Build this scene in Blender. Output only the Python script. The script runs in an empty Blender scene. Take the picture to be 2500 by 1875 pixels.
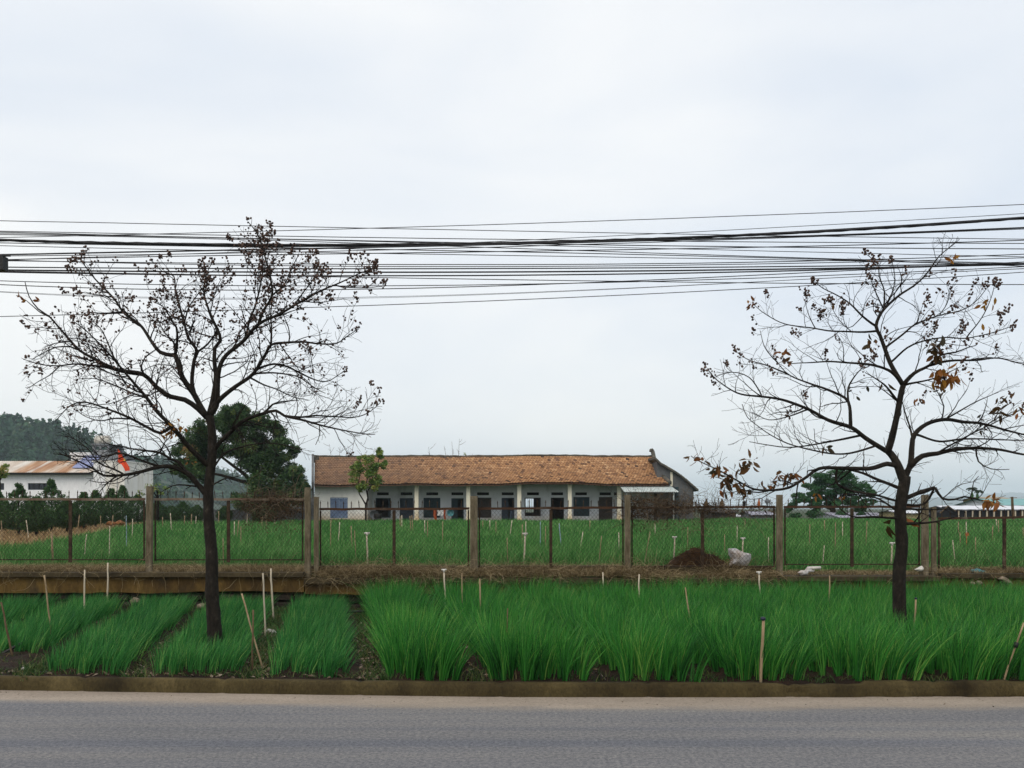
import bpy, math, random
import numpy as np
from mathutils import Vector, Matrix, noise as mnoise

random.seed(7)
RNG = np.random.default_rng(7)
SC = bpy.context.scene
COL = SC.collection
R = math.radians

# ------------------------------------------------------------------ camera
F = 2200.0            # focal length in photo pixels (photo is 2500 wide)
CX, HY = 1250.0, 1240.0   # principal column, horizon row
EYE = 1.6
cam_data = bpy.data.cameras.new("camera")
cam = bpy.data.objects.new("camera", cam_data)
COL.objects.link(cam)
cam.location = (0, 0, EYE)
cam.rotation_euler = (R(90), 0, 0)
cam_data.sensor_width = 36.0
cam_data.lens = 36.0 * F / 2500.0
cam_data.shift_y = (HY - 937.5) / 2500.0
cam_data.clip_end = 30000
cam_data.clip_start = 0.05
SC.camera = cam

# ------------------------------------------------------------------ world, sun, exposure
SUN_EL, SUN_AZ = R(48), R(205)       # azimuth measured from +Y towards +X
w = bpy.data.worlds.new("World")
SC.world = w
w.use_nodes = True
nt = w.node_tree
nt.nodes.clear()
out = nt.nodes.new("ShaderNodeOutputWorld")
bg = nt.nodes.new("ShaderNodeBackground")
bg.inputs["Strength"].default_value = 0.1
sky = nt.nodes.new("ShaderNodeTexSky")
sky.sky_type = 'NISHITA'
sky.sun_disc = False
sky.sun_elevation = SUN_EL
sky.sun_rotation = SUN_AZ
sky.air_density = 1.2
sky.dust_density = 2.0
tc = nt.nodes.new("ShaderNodeTexCoord")
mp = nt.nodes.new("ShaderNodeMapping")
mp.inputs["Scale"].default_value = (1.0, 0.9, 3.0)
mp.inputs["Location"].default_value = (0.35, 0.2, 0.1)
nz = nt.nodes.new("ShaderNodeTexNoise")
nz.inputs["Scale"].default_value = 1.7
nz.inputs["Detail"].default_value = 5
nz.inputs["Roughness"].default_value = 0.45
nz.inputs["Distortion"].default_value = 0.35
cr = nt.nodes.new("ShaderNodeValToRGB")
cr.color_ramp.elements[0].position = 0.34
cr.color_ramp.elements[0].color = (7.6, 8.15, 8.95, 1)
cr.color_ramp.elements[1].position = 0.62
cr.color_ramp.elements[1].color = (10.0, 10.0, 9.9, 1)
mx = nt.nodes.new("ShaderNodeMix")
mx.data_type = 'RGBA'
mx.inputs[0].default_value = 0.9
nt.links.new(tc.outputs["Generated"], mp.inputs["Vector"])
nt.links.new(mp.outputs[0], nz.inputs["Vector"])
nt.links.new(nz.outputs[0], cr.inputs[0])
nt.links.new(sky.outputs[0], mx.inputs[6])
nt.links.new(cr.outputs[0], mx.inputs[7])
nt.links.new(mx.outputs[2], bg.inputs["Color"])
nt.links.new(bg.outputs[0], out.inputs["Surface"])

sun_d = bpy.data.lights.new("sun", 'SUN')
sun_d.energy = 1.5
sun_d.angle = R(40)
sun_d.color = (1.0, 0.90, 0.78)
sun = bpy.data.objects.new("sun", sun_d)
COL.objects.link(sun)
sdir = Vector((math.sin(SUN_AZ) * math.cos(SUN_EL), math.cos(SUN_AZ) * math.cos(SUN_EL), math.sin(SUN_EL)))
sun.rotation_euler = sdir.to_track_quat('Z', 'Y').to_euler()
sun.location = (0, 0, 50)

SC.view_settings.view_transform = 'Standard'
SC.view_settings.look = 'None'
SC.view_settings.exposure = 0.16
SC.view_settings.gamma = 1.0
SC.view_settings.use_curve_mapping = False
try:
    SC.cycles.volume_bounces = 2
    SC.cycles.max_bounces = 6
    SC.cycles.sample_clamp_direct = 3.0
    SC.cycles.sample_clamp_indirect = 2.0
    SC.cycles.transparent_max_bounces = 8
    SC.cycles.use_denoising = True
    SC.cycles.denoising_prefilter = 'ACCURATE'
    SC.cycles.denoising_input_passes = 'RGB_ALBEDO_NORMAL'
except Exception:
    pass

# ------------------------------------------------------------------ helpers
def at(px, py, d):
    """photo pixel + distance -> world point"""
    return Vector(((px - CX) / F * d, d, EYE + (HY - py) / F * d))

def X(px, d): return (px - CX) / F * d
def Z(py, d): return EYE + (HY - py) / F * d

ROOT = {}

def tag(o, label=None, cat=None, group=None, kind=None):
    if label: o["label"] = label
    if cat: o["category"] = cat
    if group: o["group"] = group
    if kind: o["kind"] = kind
    return o

def thing(name, loc, label, cat, group=None):
    o = bpy.data.objects.new(name, None)
    COL.objects.link(o)
    o.location = loc
    o.empty_display_size = 0.1
    tag(o, label, cat, group)
    ROOT[o.name] = Vector(loc)
    return o

def link(name, me, mat, parent=None):
    o = bpy.data.objects.new(name, me)
    COL.objects.link(o)
    if mat is not None:
        me.materials.append(mat)
    if parent is not None:
        o.parent = parent
        ROOT[o.name] = ROOT[parent.name]
    return o

def np_mesh(name, co, quads, rnd=None, smooth=False):
    me = bpy.data.meshes.new(name)
    nv, nf, k = len(co), len(quads), quads.shape[1]
    me.vertices.add(nv)
    me.vertices.foreach_set("co", np.ascontiguousarray(co, dtype=np.float32).ravel())
    me.loops.add(nf * k)
    me.loops.foreach_set("vertex_index", np.ascontiguousarray(quads, dtype=np.int32).ravel())
    me.polygons.add(nf)
    me.polygons.foreach_set("loop_start", np.arange(0, nf * k, k, dtype=np.int32))
    if smooth:
        me.polygons.foreach_set("use_smooth", np.ones(nf, dtype=bool))
    me.update(calc_edges=True)
    if rnd is not None:
        a = me.attributes.new("rnd", 'FLOAT', 'FACE')
        a.data.foreach_set("value", np.ascontiguousarray(rnd, dtype=np.float32))
    return me

class MB:
    """collects simple shapes in world coordinates, builds ONE mesh object"""
    def __init__(self):
        self.v, self.f, self.r = [], [], []
        self.cur = 0.5
    def add(self, vs, fs):
        b = len(self.v)
        self.v += [tuple(p) for p in vs]
        for q in fs:
            self.f.append(tuple(b + i for i in q))
            self.r.append(self.cur)
    def box(self, x0, x1, y0, y1, z0, z1):
        self.add([(x0,y0,z0),(x1,y0,z0),(x1,y1,z0),(x0,y1,z0),(x0,y0,z1),(x1,y0,z1),(x1,y1,z1),(x0,y1,z1)],
                 [(0,3,2,1),(4,5,6,7),(0,1,5,4),(1,2,6,5),(2,3,7,6),(3,0,4,7)])
    def quad(self, a, b, c, d):
        self.add([a, b, c, d], [(0, 1, 2, 3)])
    def tube(self, pts, rad, n=6, cap=True):
        pts = [Vector(p) for p in pts]
        if not hasattr(rad, '__len__'): rad = [rad] * len(pts)
        b = len(self.v)
        prev = None
        m = len(pts)
        for i, p in enumerate(pts):
            t = (pts[min(i + 1, m - 1)] - pts[max(i - 1, 0)])
            if t.length < 1e-9: t = Vector((0, 0, 1))
            t.normalize()
            if prev is None:
                a = Vector((0, 0, 1)) if abs(t.z) < 0.9 else Vector((1, 0, 0))
                u = t.cross(a).normalized()
            else:
                u = (prev - t * prev.dot(t))
                if u.length < 1e-6: u = t.orthogonal()
                u.normalize()
            prev = u
            vv = t.cross(u)
            for k in range(n):
                an = 2 * math.pi * k / n
                q = p + (u * math.cos(an) + vv * math.sin(an)) * rad[i]
                self.v.append((q.x, q.y, q.z))
        for i in range(m - 1):
            for k in range(n):
                k2 = (k + 1) % n
                self.f.append((b + i * n + k, b + i * n + k2, b + (i + 1) * n + k2, b + (i + 1) * n + k))
                self.r.append(self.cur)
        if cap:
            self.f.append(tuple(b + k for k in reversed(range(n)))); self.r.append(self.cur)
            self.f.append(tuple(b + (m - 1) * n + k for k in range(n))); self.r.append(self.cur)
    def prism_xz(self, poly, y0, y1):
        """polygon in the x-z plane (anticlockwise seen from -y) pushed from y0 to y1"""
        n = len(poly)
        vs = [(x, y0, z) for x, z in poly] + [(x, y1, z) for x, z in poly]
        fs = [tuple(range(n)), tuple(reversed(range(n, 2 * n)))]
        for i in range(n):
            j = (i + 1) % n
            fs.append((j, i, n + i, n + j))
        self.add(vs, fs)
    def lathe(self, c, prof, n=12):
        b = len(self.v)
        for r, z in prof:
            for k in range(n):
                a = 2 * math.pi * k / n
                self.v.append((c[0] + r * math.cos(a), c[1] + r * math.sin(a), c[2] + z))
        for i in range(len(prof) - 1):
            for k in range(n):
                k2 = (k + 1) % n
                self.f.append((b + i * n + k, b + i * n + k2, b + (i + 1) * n + k2, b + (i + 1) * n + k)); self.r.append(self.cur)
        self.f.append(tuple(b + k for k in reversed(range(n)))); self.r.append(self.cur)
        e = b + (len(prof) - 1) * n
        self.f.append(tuple(e + k for k in range(n))); self.r.append(self.cur)
    def build(self, name, mat, parent=None, smooth=False, jitter=0.0, js=8.0):
        off = ROOT[parent.name] if parent is not None else Vector((0, 0, 0))
        vs = self.v
        if jitter:
            vs = []
            for p in self.v:
                nv = mnoise.noise_vector(Vector(p) * js)
                vs.append((p[0] + nv.x * jitter, p[1] + nv.y * jitter, p[2] + nv.z * jitter))
        me = bpy.data.meshes.new(name)
        me.from_pydata([(p[0] - off.x, p[1] - off.y, p[2] - off.z) for p in vs], [], self.f)
        me.update()
        if smooth:
            me.polygons.foreach_set("use_smooth", np.ones(len(me.polygons), dtype=bool))
        a = me.attributes.new("rnd", 'FLOAT', 'FACE')
        if len(self.r) == len(me.polygons):
            a.data.foreach_set("value", np.array(self.r, dtype=np.float32))
        return link(name, me, mat, parent)

def single(mb, name, mat, label, cat, group=None, smooth=False, kind=None, jitter=0.0, js=8.0):
    """a thing that is one mesh: its origin is put at the middle of its base"""
    vs = np.array(mb.v)
    c = Vector(((vs[:,0].min() + vs[:,0].max()) / 2, (vs[:,1].min() + vs[:,1].max()) / 2, vs[:,2].min()))
    mb.v = [(p[0] - c.x, p[1] - c.y, p[2] - c.z) for p in mb.v]
    o = mb.build(name, mat, None, smooth, jitter, js)
    o.location = c
    ROOT[o.name] = c
    return tag(o, label, cat, group, kind)

# ------------------------------------------------------------------ materials
def mat_new(name):
    m = bpy.data.materials.new(name)
    m.use_nodes = True
    n = m.node_tree
    p = n.nodes["Principled BSDF"]
    p.inputs["Roughness"].default_value = 0.85
    p.inputs["Specular IOR Level"].default_value = 0.25
    return m, n, p

def ramp(n, stops):
    c = n.nodes.new("ShaderNodeValToRGB")
    e = c.color_ramp.elements
    while len(e) < len(stops): e.new(0.5)
    for i, (pos, col) in enumerate(stops):
        e[i].position = pos
        e[i].color = (*col, 1)
    return c

def noise_node(n, scale, detail=6, rough=0.6, stretch=None, coord="Object", distortion=0.0):
    t = n.nodes.new("ShaderNodeTexCoord")
    z = n.nodes.new("ShaderNodeTexNoise")
    z.inputs["Scale"].default_value = scale
    z.inputs["Detail"].default_value = detail
    z.inputs["Roughness"].default_value = rough
    z.inputs["Distortion"].default_value = distortion
    if stretch:
        m = n.nodes.new("ShaderNodeMapping")
        m.inputs["Scale"].default_value = stretch
        n.links.new(t.outputs[coord], m.inputs[0])
        n.links.new(m.outputs[0], z.inputs["Vector"])
    else:
        n.links.new(t.outputs[coord], z.inputs["Vector"])
    return z

def mixc(n, fac, a, b, blend='MIX'):
    m = n.nodes.new("ShaderNodeMix")
    m.data_type = 'RGBA'
    m.blend_type = blend
    for sock, val in ((0, fac), (6, a), (7, b)):
        if isinstance(val, (int, float)): m.inputs[sock].default_value = val
        elif isinstance(val, tuple): m.inputs[sock].default_value = (*val, 1)
        else: n.links.new(val, m.inputs[sock])
    return m.outputs[2]

def bump(n, p, height, strength=0.4, dist=0.02):
    b = n.nodes.new("ShaderNodeBump")
    b.inputs["Strength"].default_value = strength
    b.inputs["Distance"].default_value = dist
    n.links.new(height, b.inputs["Height"])
    n.links.new(b.outputs[0], p.inputs["Normal"])

def noisy(name, cols, scale=6, detail=8, rough=0.65, stretch=None, bs=0.4, bd=0.01, fine=60, fine_amt=0.25, roughness=0.88, spec=0.2, lo=0.3, hi=0.7):
    m, n, p = mat_new(name)
    z = noise_node(n, scale, detail, rough, stretch)
    k = len(cols)
    c = ramp(n, [(lo + (hi - lo) * i / max(1, k - 1), cols[i]) for i in range(k)])
    n.links.new(z.outputs[0], c.inputs[0])
    z2 = noise_node(n, fine, 4, 0.7, stretch)
    g = ramp(n, [(0.3, (1 - fine_amt,) * 3), (0.7, (1 + fine_amt * 0.6,) * 3)])
    n.links.new(z2.outputs[0], g.inputs[0])
    n.links.new(mixc(n, 1.0, c.outputs[0], g.outputs[0], 'MULTIPLY'), p.inputs["Base Color"])
    p.inputs["Roughness"].default_value = roughness
    p.inputs["Specular IOR Level"].default_value = spec
    bump(n, p, z2.outputs[0], bs, bd)
    return m

def leafy(name, cols, transl=0.35, rough=0.55, spec=0.25, nscale=0.8, namt=0.35):
    """leaves / blades: colour by the per-face attribute 'rnd' and slow noise, some light passes through"""
    m, n, p = mat_new(name)
    a = n.nodes.new("ShaderNodeAttribute")
    a.attribute_name = "rnd"
    k = len(cols)
    c = ramp(n, [(i / max(1, k - 1), cols[i]) for i in range(k)])
    z = noise_node(n, nscale, 3, 0.6)
    ma = n.nodes.new("ShaderNodeMath"); ma.operation = 'MULTIPLY_ADD'
    n.links.new(z.outputs[0], ma.inputs[0])
    ma.inputs[1].default_value = namt
    ma.inputs[2].default_value = -namt / 2
    ad = n.nodes.new("ShaderNodeMath"); ad.operation = 'ADD'; ad.use_clamp = True
    n.links.new(a.outputs["Fac"], ad.inputs[0])
    n.links.new(ma.outputs[0], ad.inputs[1])
    n.links.new(ad.outputs[0], c.inputs[0])
    n.links.new(c.outputs[0], p.inputs["Base Color"])
    p.inputs["Roughness"].default_value = rough
    p.inputs["Specular IOR Level"].default_value = spec
    if transl > 0:
        tr = n.nodes.new("ShaderNodeBsdfTranslucent")
        n.links.new(c.outputs[0], tr.inputs["Color"])
        ms = n.nodes.new("ShaderNodeMixShader")
        ms.inputs[0].default_value = transl
        n.links.new(p.outputs[0], ms.inputs[1])
        n.links.new(tr.outputs[0], ms.inputs[2])
        n.links.new(ms.outputs[0], n.nodes["Material Output"].inputs["Surface"])
    return m

def plain(name, col, roughness=0.7, spec=0.3, metal=0.0, var=0.2, scale=12):
    m = noisy(name, [tuple(c * (1 - var) for c in col), col, tuple(min(1, c * (1 + var)) for c in col)], scale=scale, bs=0.15, bd=0.004, fine_amt=0.12, roughness=roughness, spec=spec)
    m.node_tree.nodes["Principled BSDF"].inputs["Metallic"].default_value = metal
    return m

M = {}
def asphalt_colour(n):
    z = noise_node(n, 0.9, 5, 0.6, (0.18, 1.0, 1.0))
    c = ramp(n, [(0.3, (0.112, 0.115, 0.126)), (0.5, (0.137, 0.138, 0.148)), (0.72, (0.172, 0.169, 0.168))])
    n.links.new(z.outputs[0], c.inputs[0])
    z2 = noise_node(n, 34, 4, 0.95)
    g = ramp(n, [(0.32, (0.42, 0.43, 0.47)), (0.5, (1.0,) * 3), (0.68, (1.8, 1.75, 1.6))])
    n.links.new(z2.outputs[0], g.inputs[0])
    z3 = noise_node(n, 1.0, 2, 0.5, (0.03, 3.2, 1.0))
    g3 = ramp(n, [(0.35, (0.86, 0.88, 0.93)), (0.65, (1.16, 1.12, 1.04))])
    n.links.new(z3.outputs[0], g3.inputs[0])
    a = mixc(n, 1.0, c.outputs[0], g.outputs[0], 'MULTIPLY')
    return mixc(n, 1.0, a, g3.outputs[0], 'MULTIPLY'), z2
def road_material():
    m, n, p = mat_new("asphalt")
    col, z2 = asphalt_colour(n)
    n.links.new(col, p.inputs["Base Color"])
    p.inputs["Roughness"].default_value = 0.9
    p.inputs["Specular IOR Level"].default_value = 0.2
    return m
M['asphalt'] = road_material()

def shoulder_material():
    """sand drifted against the kerb, thinning out onto the asphalt"""
    m, n, p = mat_new("sandy_dust")
    asp, z2 = asphalt_colour(n)
    z = noise_node(n, 3, 6, 0.6, (0.4, 1, 1))
    c = ramp(n, [(0.3, (0.235, 0.196, 0.158)), (0.7, (0.32, 0.27, 0.22))])
    n.links.new(z.outputs[0], c.inputs[0])
    zz = noise_node(n, 32, 4, 0.95)
    g = ramp(n, [(0.30, (0.5, 0.48, 0.46)), (0.45, (0.95,) * 3), (0.72, (1.25,) * 3)])
    n.links.new(zz.outputs[0], g.inputs[0])
    col = mixc(n, 1.0, c.outputs[0], g.outputs[0], 'MULTIPLY')
    uv = n.nodes.new("ShaderNodeUVMap")
    sx = n.nodes.new("ShaderNodeSeparateXYZ")
    n.links.new(uv.outputs[0], sx.inputs[0])
    nn = noise_node(n, 2.0, 9, 0.8, (0.3, 1.5, 1))
    ma = n.nodes.new("ShaderNodeMath"); ma.operation = 'MULTIPLY_ADD'
    n.links.new(nn.outputs[0], ma.inputs[0]); ma.inputs[1].default_value = 0.55; ma.inputs[2].default_value = -0.275
    ad = n.nodes.new("ShaderNodeMath"); ad.operation = 'ADD'
    n.links.new(sx.outputs[1], ad.inputs[0]); n.links.new(ma.outputs[0], ad.inputs[1])
    z4 = noise_node(n, 80, 2, 0.8)
    ad2 = n.nodes.new("ShaderNodeMath"); ad2.operation = 'MULTIPLY_ADD'
    n.links.new(z4.outputs[0], ad2.inputs[0]); ad2.inputs[1].default_value = 0.4
    n.links.new(ad.outputs[0], ad2.inputs[2])
    rr = ramp(n, [(0.66, (0, 0, 0)), (0.86, (1, 1, 1))])
    n.links.new(ad2.outputs[0], rr.inputs[0])
    n.links.new(mixc(n, rr.outputs[0], asp, col), p.inputs["Base Color"])
    p.inputs["Roughness"].default_value = 0.9
    p.inputs["Specular IOR Level"].default_value = 0.2
    return m
M['sand'] = shoulder_material()
M['kerb'] = noisy("dirty_concrete_kerb", [(0.018, 0.013, 0.005), (0.042, 0.031, 0.012), (0.062, 0.047, 0.018), (0.11, 0.083, 0.034)], scale=2.2, fine=55, fine_amt=0.4, bs=0.6, bd=0.01, stretch=(1, 1, 0.6))
M['soil'] = noisy("dark_soil", [(0.009, 0.005, 0.003), (0.023, 0.012, 0.007), (0.052, 0.028, 0.015)], scale=5, fine=45, fine_amt=0.5, bs=0.9, bd=0.03)
M['field'] = noisy("field_ground", [(0.022, 0.035, 0.014), (0.035, 0.055, 0.018), (0.05, 0.05, 0.022)], scale=0.6, fine=14, fine_amt=0.4)
M['straw'] = noisy("dry_straw_ground", [(0.17, 0.11, 0.055), (0.27, 0.19, 0.095), (0.36, 0.27, 0.15)], scale=1.2, fine=10, fine_amt=0.5)
M['plaster_brown'] = noisy("ochre_stained_plaster", [(0.03, 0.022, 0.012), (0.075, 0.045, 0.014), (0.13, 0.08, 0.022), (0.06, 0.042, 0.02)], scale=1.6, fine=22, fine_amt=0.35, bs=0.5, stretch=(1, 1, 0.45), bd=0.012)
M['coping'] = noisy("mossy_coping", [(0.022, 0.017, 0.010), (0.055, 0.042, 0.022), (0.09, 0.068, 0.036)], scale=3, fine=35, fine_amt=0.4, bs=0.6, bd=0.01)
M['post'] = noisy("weathered_concrete_post", [(0.050, 0.038, 0.022), (0.115, 0.092, 0.058), (0.175, 0.145, 0.098), (0.24, 0.205, 0.15)], scale=5, fine=50, fine_amt=0.35, stretch=(3, 3, 0.5), bs=0.5, bd=0.008)
M['rust'] = noisy("rusty_steel", [(0.010, 0.007, 0.005), (0.028, 0.018, 0.011), (0.055, 0.034, 0.019), (0.12, 0.092, 0.064)], scale=7, fine=70, fine_amt=0.4, roughness=0.8, bs=0.5, bd=0.004)
M['rail'] = noisy("rusty_rail", [(0.026, 0.015, 0.010), (0.075, 0.036, 0.019), (0.05, 0.028, 0.017), (0.20, 0.16, 0.12)], scale=5, fine=60, fine_amt=0.35, roughness=0.8, bs=0.4, bd=0.004, stretch=(0.6, 1, 1))
M['rail_grey'] = noisy('weathered_rail', [(0.05, 0.03, 0.02), (0.12, 0.075, 0.05), (0.20, 0.16, 0.12), (0.26, 0.22, 0.18)], scale=4, fine=50, fine_amt=0.35, roughness=0.85, bs=0.4, bd=0.004, stretch=(0.6, 1, 1))
M['link'] = noisy("rusty_wire", [(0.02, 0.016, 0.012), (0.045, 0.035, 0.025), (0.08, 0.06, 0.045)], scale=2, fine=40, fine_amt=0.3)
M['wire'] = plain("black_cable_sheath", (0.012, 0.012, 0.014), 0.55, 0.35)
M['wire_grey'] = plain("grey_cable_sheath", (0.10, 0.10, 0.11), 0.6, 0.3)
M['bamboo'] = noisy("pale_bamboo", [(0.17, 0.12, 0.065), (0.30, 0.22, 0.13), (0.42, 0.34, 0.22)], scale=4, fine=30, fine_amt=0.25, stretch=(4, 4, 1))
M['bamboo_pale'] = noisy("bleached_bamboo", [(0.40, 0.33, 0.23), (0.52, 0.45, 0.34), (0.62, 0.55, 0.44)], scale=4, fine=30, fine_amt=0.2, stretch=(4, 4, 1))
M['bamboo_dark'] = noisy("weathered_bamboo", [(0.06, 0.04, 0.022), (0.12, 0.08, 0.045), (0.18, 0.13, 0.075)], scale=5, fine=30, fine_amt=0.3, stretch=(4, 4, 1))
M['pipe_blue'] = plain("pale_blue_pipe", (0.22, 0.30, 0.36), 0.5)
M['cap_white'] = plain("white_plastic", (0.58, 0.55, 0.50), 0.5)
M['cap_dark'] = plain("dark_blue_plastic", (0.012, 0.018, 0.035), 0.45)
M['black'] = plain("black_plastic", (0.012, 0.012, 0.012), 0.5)

# ------------------------------------------------------------------ blades (vectorised)
def blade_mesh(base, hdir, height, width, lean, nseg, rnd, yaw, droop=None):
    """base (N,3); hdir (N,2) unit lean direction; lean = horizontal travel / height"""
    N = len(base)
    if droop is None: droop = np.zeros(N)
    rows = []
    sx, sy = np.cos(yaw), np.sin(yaw)
    for s in range(nseg + 1):
        t = s / nseg
        off = lean * height * (0.35 * t + 0.65 * t * t)
        z = height * (t - droop * t ** 3)
        wd = width * 0.5 * (1 - 0.92 * t ** 1.6)
        cx = base[:, 0] + hdir[:, 0] * off
        cy = base[:, 1] + hdir[:, 1] * off
        cz = base[:, 2] + z
        rows.append(np.stack([cx - sx * wd, cy - sy * wd, cz], 1))
        rows.append(np.stack([cx + sx * wd, cy + sy * wd, cz], 1))
    co = np.stack(rows, 1).reshape(-1, 3)          # N * 2(nseg+1)
    per = 2 * (nseg + 1)
    b = (np.arange(N) * per)[:, None]
    qs = []
    for s in range(nseg):
        qs.append(np.concatenate([b + 2 * s, b + 2 * s + 1, b + 2 * s + 3, b + 2 * s + 2], 1))
    q = np.stack(qs, 1).reshape(-1, 4)
    return co, q, np.repeat(rnd, nseg)

def blades_obj(name, mat, base, **k):
    co, q, r = blade_mesh(base, **k)
    me = np_mesh(name, co, q, r)
    return link(name, me, mat)

M['crop'] = leafy("young_onion_green", [(0.006, 0.050, 0.010), (0.024, 0.15, 0.022), (0.054, 0.27, 0.036), (0.24, 0.42, 0.085)], transl=0.18, rough=0.5, spec=0.25, nscale=0.7, namt=0.5)
M['crop_short'] = leafy("seedling_green", [(0.009, 0.06, 0.017), (0.028, 0.155, 0.033), (0.062, 0.27, 0.054), (0.26, 0.42, 0.11)], transl=0.2, rough=0.5, spec=0.25, nscale=0.9, namt=0.5)
M['crop_field'] = leafy("field_crop_green", [(0.011, 0.060, 0.014), (0.034, 0.145, 0.028), (0.074, 0.24, 0.050), (0.27, 0.43, 0.15)], transl=0.3, rough=0.55, spec=0.25, nscale=0.35, namt=0.5)
M['drygrass'] = leafy("dry_grass", [(0.040, 0.028, 0.013), (0.13, 0.095, 0.045), (0.30, 0.225, 0.12), (0.56, 0.45, 0.27)], transl=0.2, rough=0.8, spec=0.1, nscale=2.0, namt=0.5)
M['weed'] = leafy("weeds", [(0.02, 0.05, 0.015), (0.04, 0.09, 0.025), (0.10, 0.13, 0.04), (0.2, 0.16, 0.08)], transl=0.25, rough=0.7, spec=0.15)

# ------------------------------------------------------------------ ground, road, kerb
KX = np.array([-400.0, -60, -20, -9, -4.5, -1.57, 0.0, 2.0, 4.3, 12, 60, 400])
KD = np.array([12.0, 9.2, 8.5, 8.12, 7.89, 7.69, 7.60, 7.59, 7.62, 7.7, 7.9, 8.2])
def kerb_d(x): return float(np.interp(x, KX, KD))

def make_ground():
    # one sheet: low in front of the retaining wall, a step hidden inside the wall, then level to the horizon
    xs = [-7000, -2000, -400, -120, -40, -10, 0, 10, 40, 120, 400, 2000, 7000]
    prof = [(-400, -0.02), (-20, -0.02), (7.0, -0.02), (13.75, -0.02), (13.80, 0.56), (20, 0.56), (40, 0.57), (70, 0.56), (150, 0.4), (400, 0.0), (1500, -1), (8600, -3)]
    co = np.array([(x, y, z) for y, z in prof for x in xs], dtype=float)
    n = len(xs)
    q = np.array([(j * n + i, j * n + i + 1, (j + 1) * n + i + 1, (j + 1) * n + i) for j in range(len(prof) - 1) for i in range(n - 1)])
    o = link("ground", np_mesh("ground", co, q), M['field'])
    tag(o, kind='structure')

def strip_obj(name, mat, xs, f0, f1, z, uv=True):
    co, q, uvs = [], [], []
    for x in xs:
        co += [(x, f0(x), -0.001 if z > 0 else z), (x, f1(x), z)]
    for i in range(len(xs) - 1):
        q.append((2 * i, 2 * i + 2, 2 * i + 3, 2 * i + 1))
    me = np_mesh(name, np.array(co), np.array(q))
    l = me.uv_layers.new(name="UVMap")
    vi = np.zeros(len(me.loops), dtype=np.int32)
    me.loops.foreach_get("vertex_index", vi)
    arr = np.stack([np.array(co)[vi, 0], (vi % 2).astype(float)], 1)
    l.data.foreach_set("uv", arr.astype(np.float32).ravel())
    o = link(name, me, mat)
    return tag(o, kind='structure')

make_ground()
xs = list(np.concatenate([[-400, -200, -100, -60, -40], np.arange(-25, 25.1, 0.5), [40, 60, 100, 200, 400]]))
strip_obj("road", M['asphalt'], xs, lambda x: -3.0, lambda x: kerb_d(x) + 0.05, 0.0)
strip_obj("road_shoulder", M['sand'], xs, lambda x: kerb_d(x) - 0.95, lambda x: kerb_d(x) + 0.02, 0.004)

def make_kerb():
    mb = MB()
    x = -60.0
    n = 3
    xs_ = list(np.arange(-40, 40.01, 0.05))
    prof = [(0.0, -0.02), (0.0, 0.03), (0.006, 0.075), (0.012, 0.108), (0.030, 0.120), (0.05, 0.121), (0.075, 0.121), (0.075, 0.0)]
    rows = []
    for x in xs_:
        right = min(1.0, max(0.0, (x - 1.9) / 0.5))     # broken stretch on the right
        cell = math.floor(x / 0.42 + 0.3 * mnoise.noise(Vector((x * 0.4, 3, 1))))
        rough = right * (0.034 * mnoise.noise(Vector((cell * 7.7, 1.3, 0))) + 0.012 * mnoise.noise(Vector((x * 9, 0.2, 0))))
        joint = 0.0
        ph = (x + 50.13) % 1.22
        if ph < 0.05: joint = 0.02
        row = []
        for (dy, z) in prof:
            zz = z
            if z > 0.05:
                zz = z + 0.004 * mnoise.noise(Vector((x * 3, dy * 30, 2))) + rough - joint * 0.8
                zz += right * (-0.02 if (mnoise.noise(Vector((x * 2.1, 9, 4))) > 0.35) else 0)
            yy = kerb_d(x) + dy + 0.005 * mnoise.noise(Vector((x * 4, z * 30, 5))) + joint + right * 0.035 * mnoise.noise(Vector((cell * 3.3, 2, 8))) + right * 0.025 * mnoise.noise(Vector((x * 5 + z * 12, z * 20, 8)))
            row.append((x, yy, zz))
        rows.append(row)
    m = len(prof)
    co = np.array([p for r_ in rows for p in r_])
    q = np.array([(i * m + k, (i + 1) * m + k, (i + 1) * m + k + 1, i * m + k + 1) for i in range(len(rows) - 1) for k in range(m - 1)])
    o = link("kerb", np_mesh("kerb", co, q), M['kerb'])
    tag(o, kind='structure')
make_kerb()

# planting beds in front of the wall: gaps slant towards the upper left of the photo
BED_U = np.array([-12, -2.6, -1.27, 0.5, 3, 12.0]); BED_V = np.array([-0.232, -0.225, -0.185, -0.175, -0.17, -0.16])
def BS(u): return np.interp(u, BED_U, BED_V)
GAPS = [-9.4, -8.4, -7.4, -6.4, -5.4, -4.38, -3.39, -2.32, -1.27, -0.36, 0.78, 1.72, 2.62, 3.6, 4.6, 5.6, 6.6, 7.6, 8.6, 9.6, 10.6]
def bed_u(x, y):
    u = x + 0.2 * (y - 8.2)
    for _ in range(2): u = x - BS(u) * (y - 8.2)
    return u

def soil_h(x, y):
    u = bed_u(x, y)
    g = min(abs(u - q) for q in GAPS)
    bed = min(1.0, max(0.0, (g - 0.10) / 0.12))
    return 0.085 + 0.055 * bed + 0.02 * mnoise.noise(Vector((x * 6, y * 6, 0))) + 0.012 * mnoise.noise(Vector((x * 19, y * 19, 3)))

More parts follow.
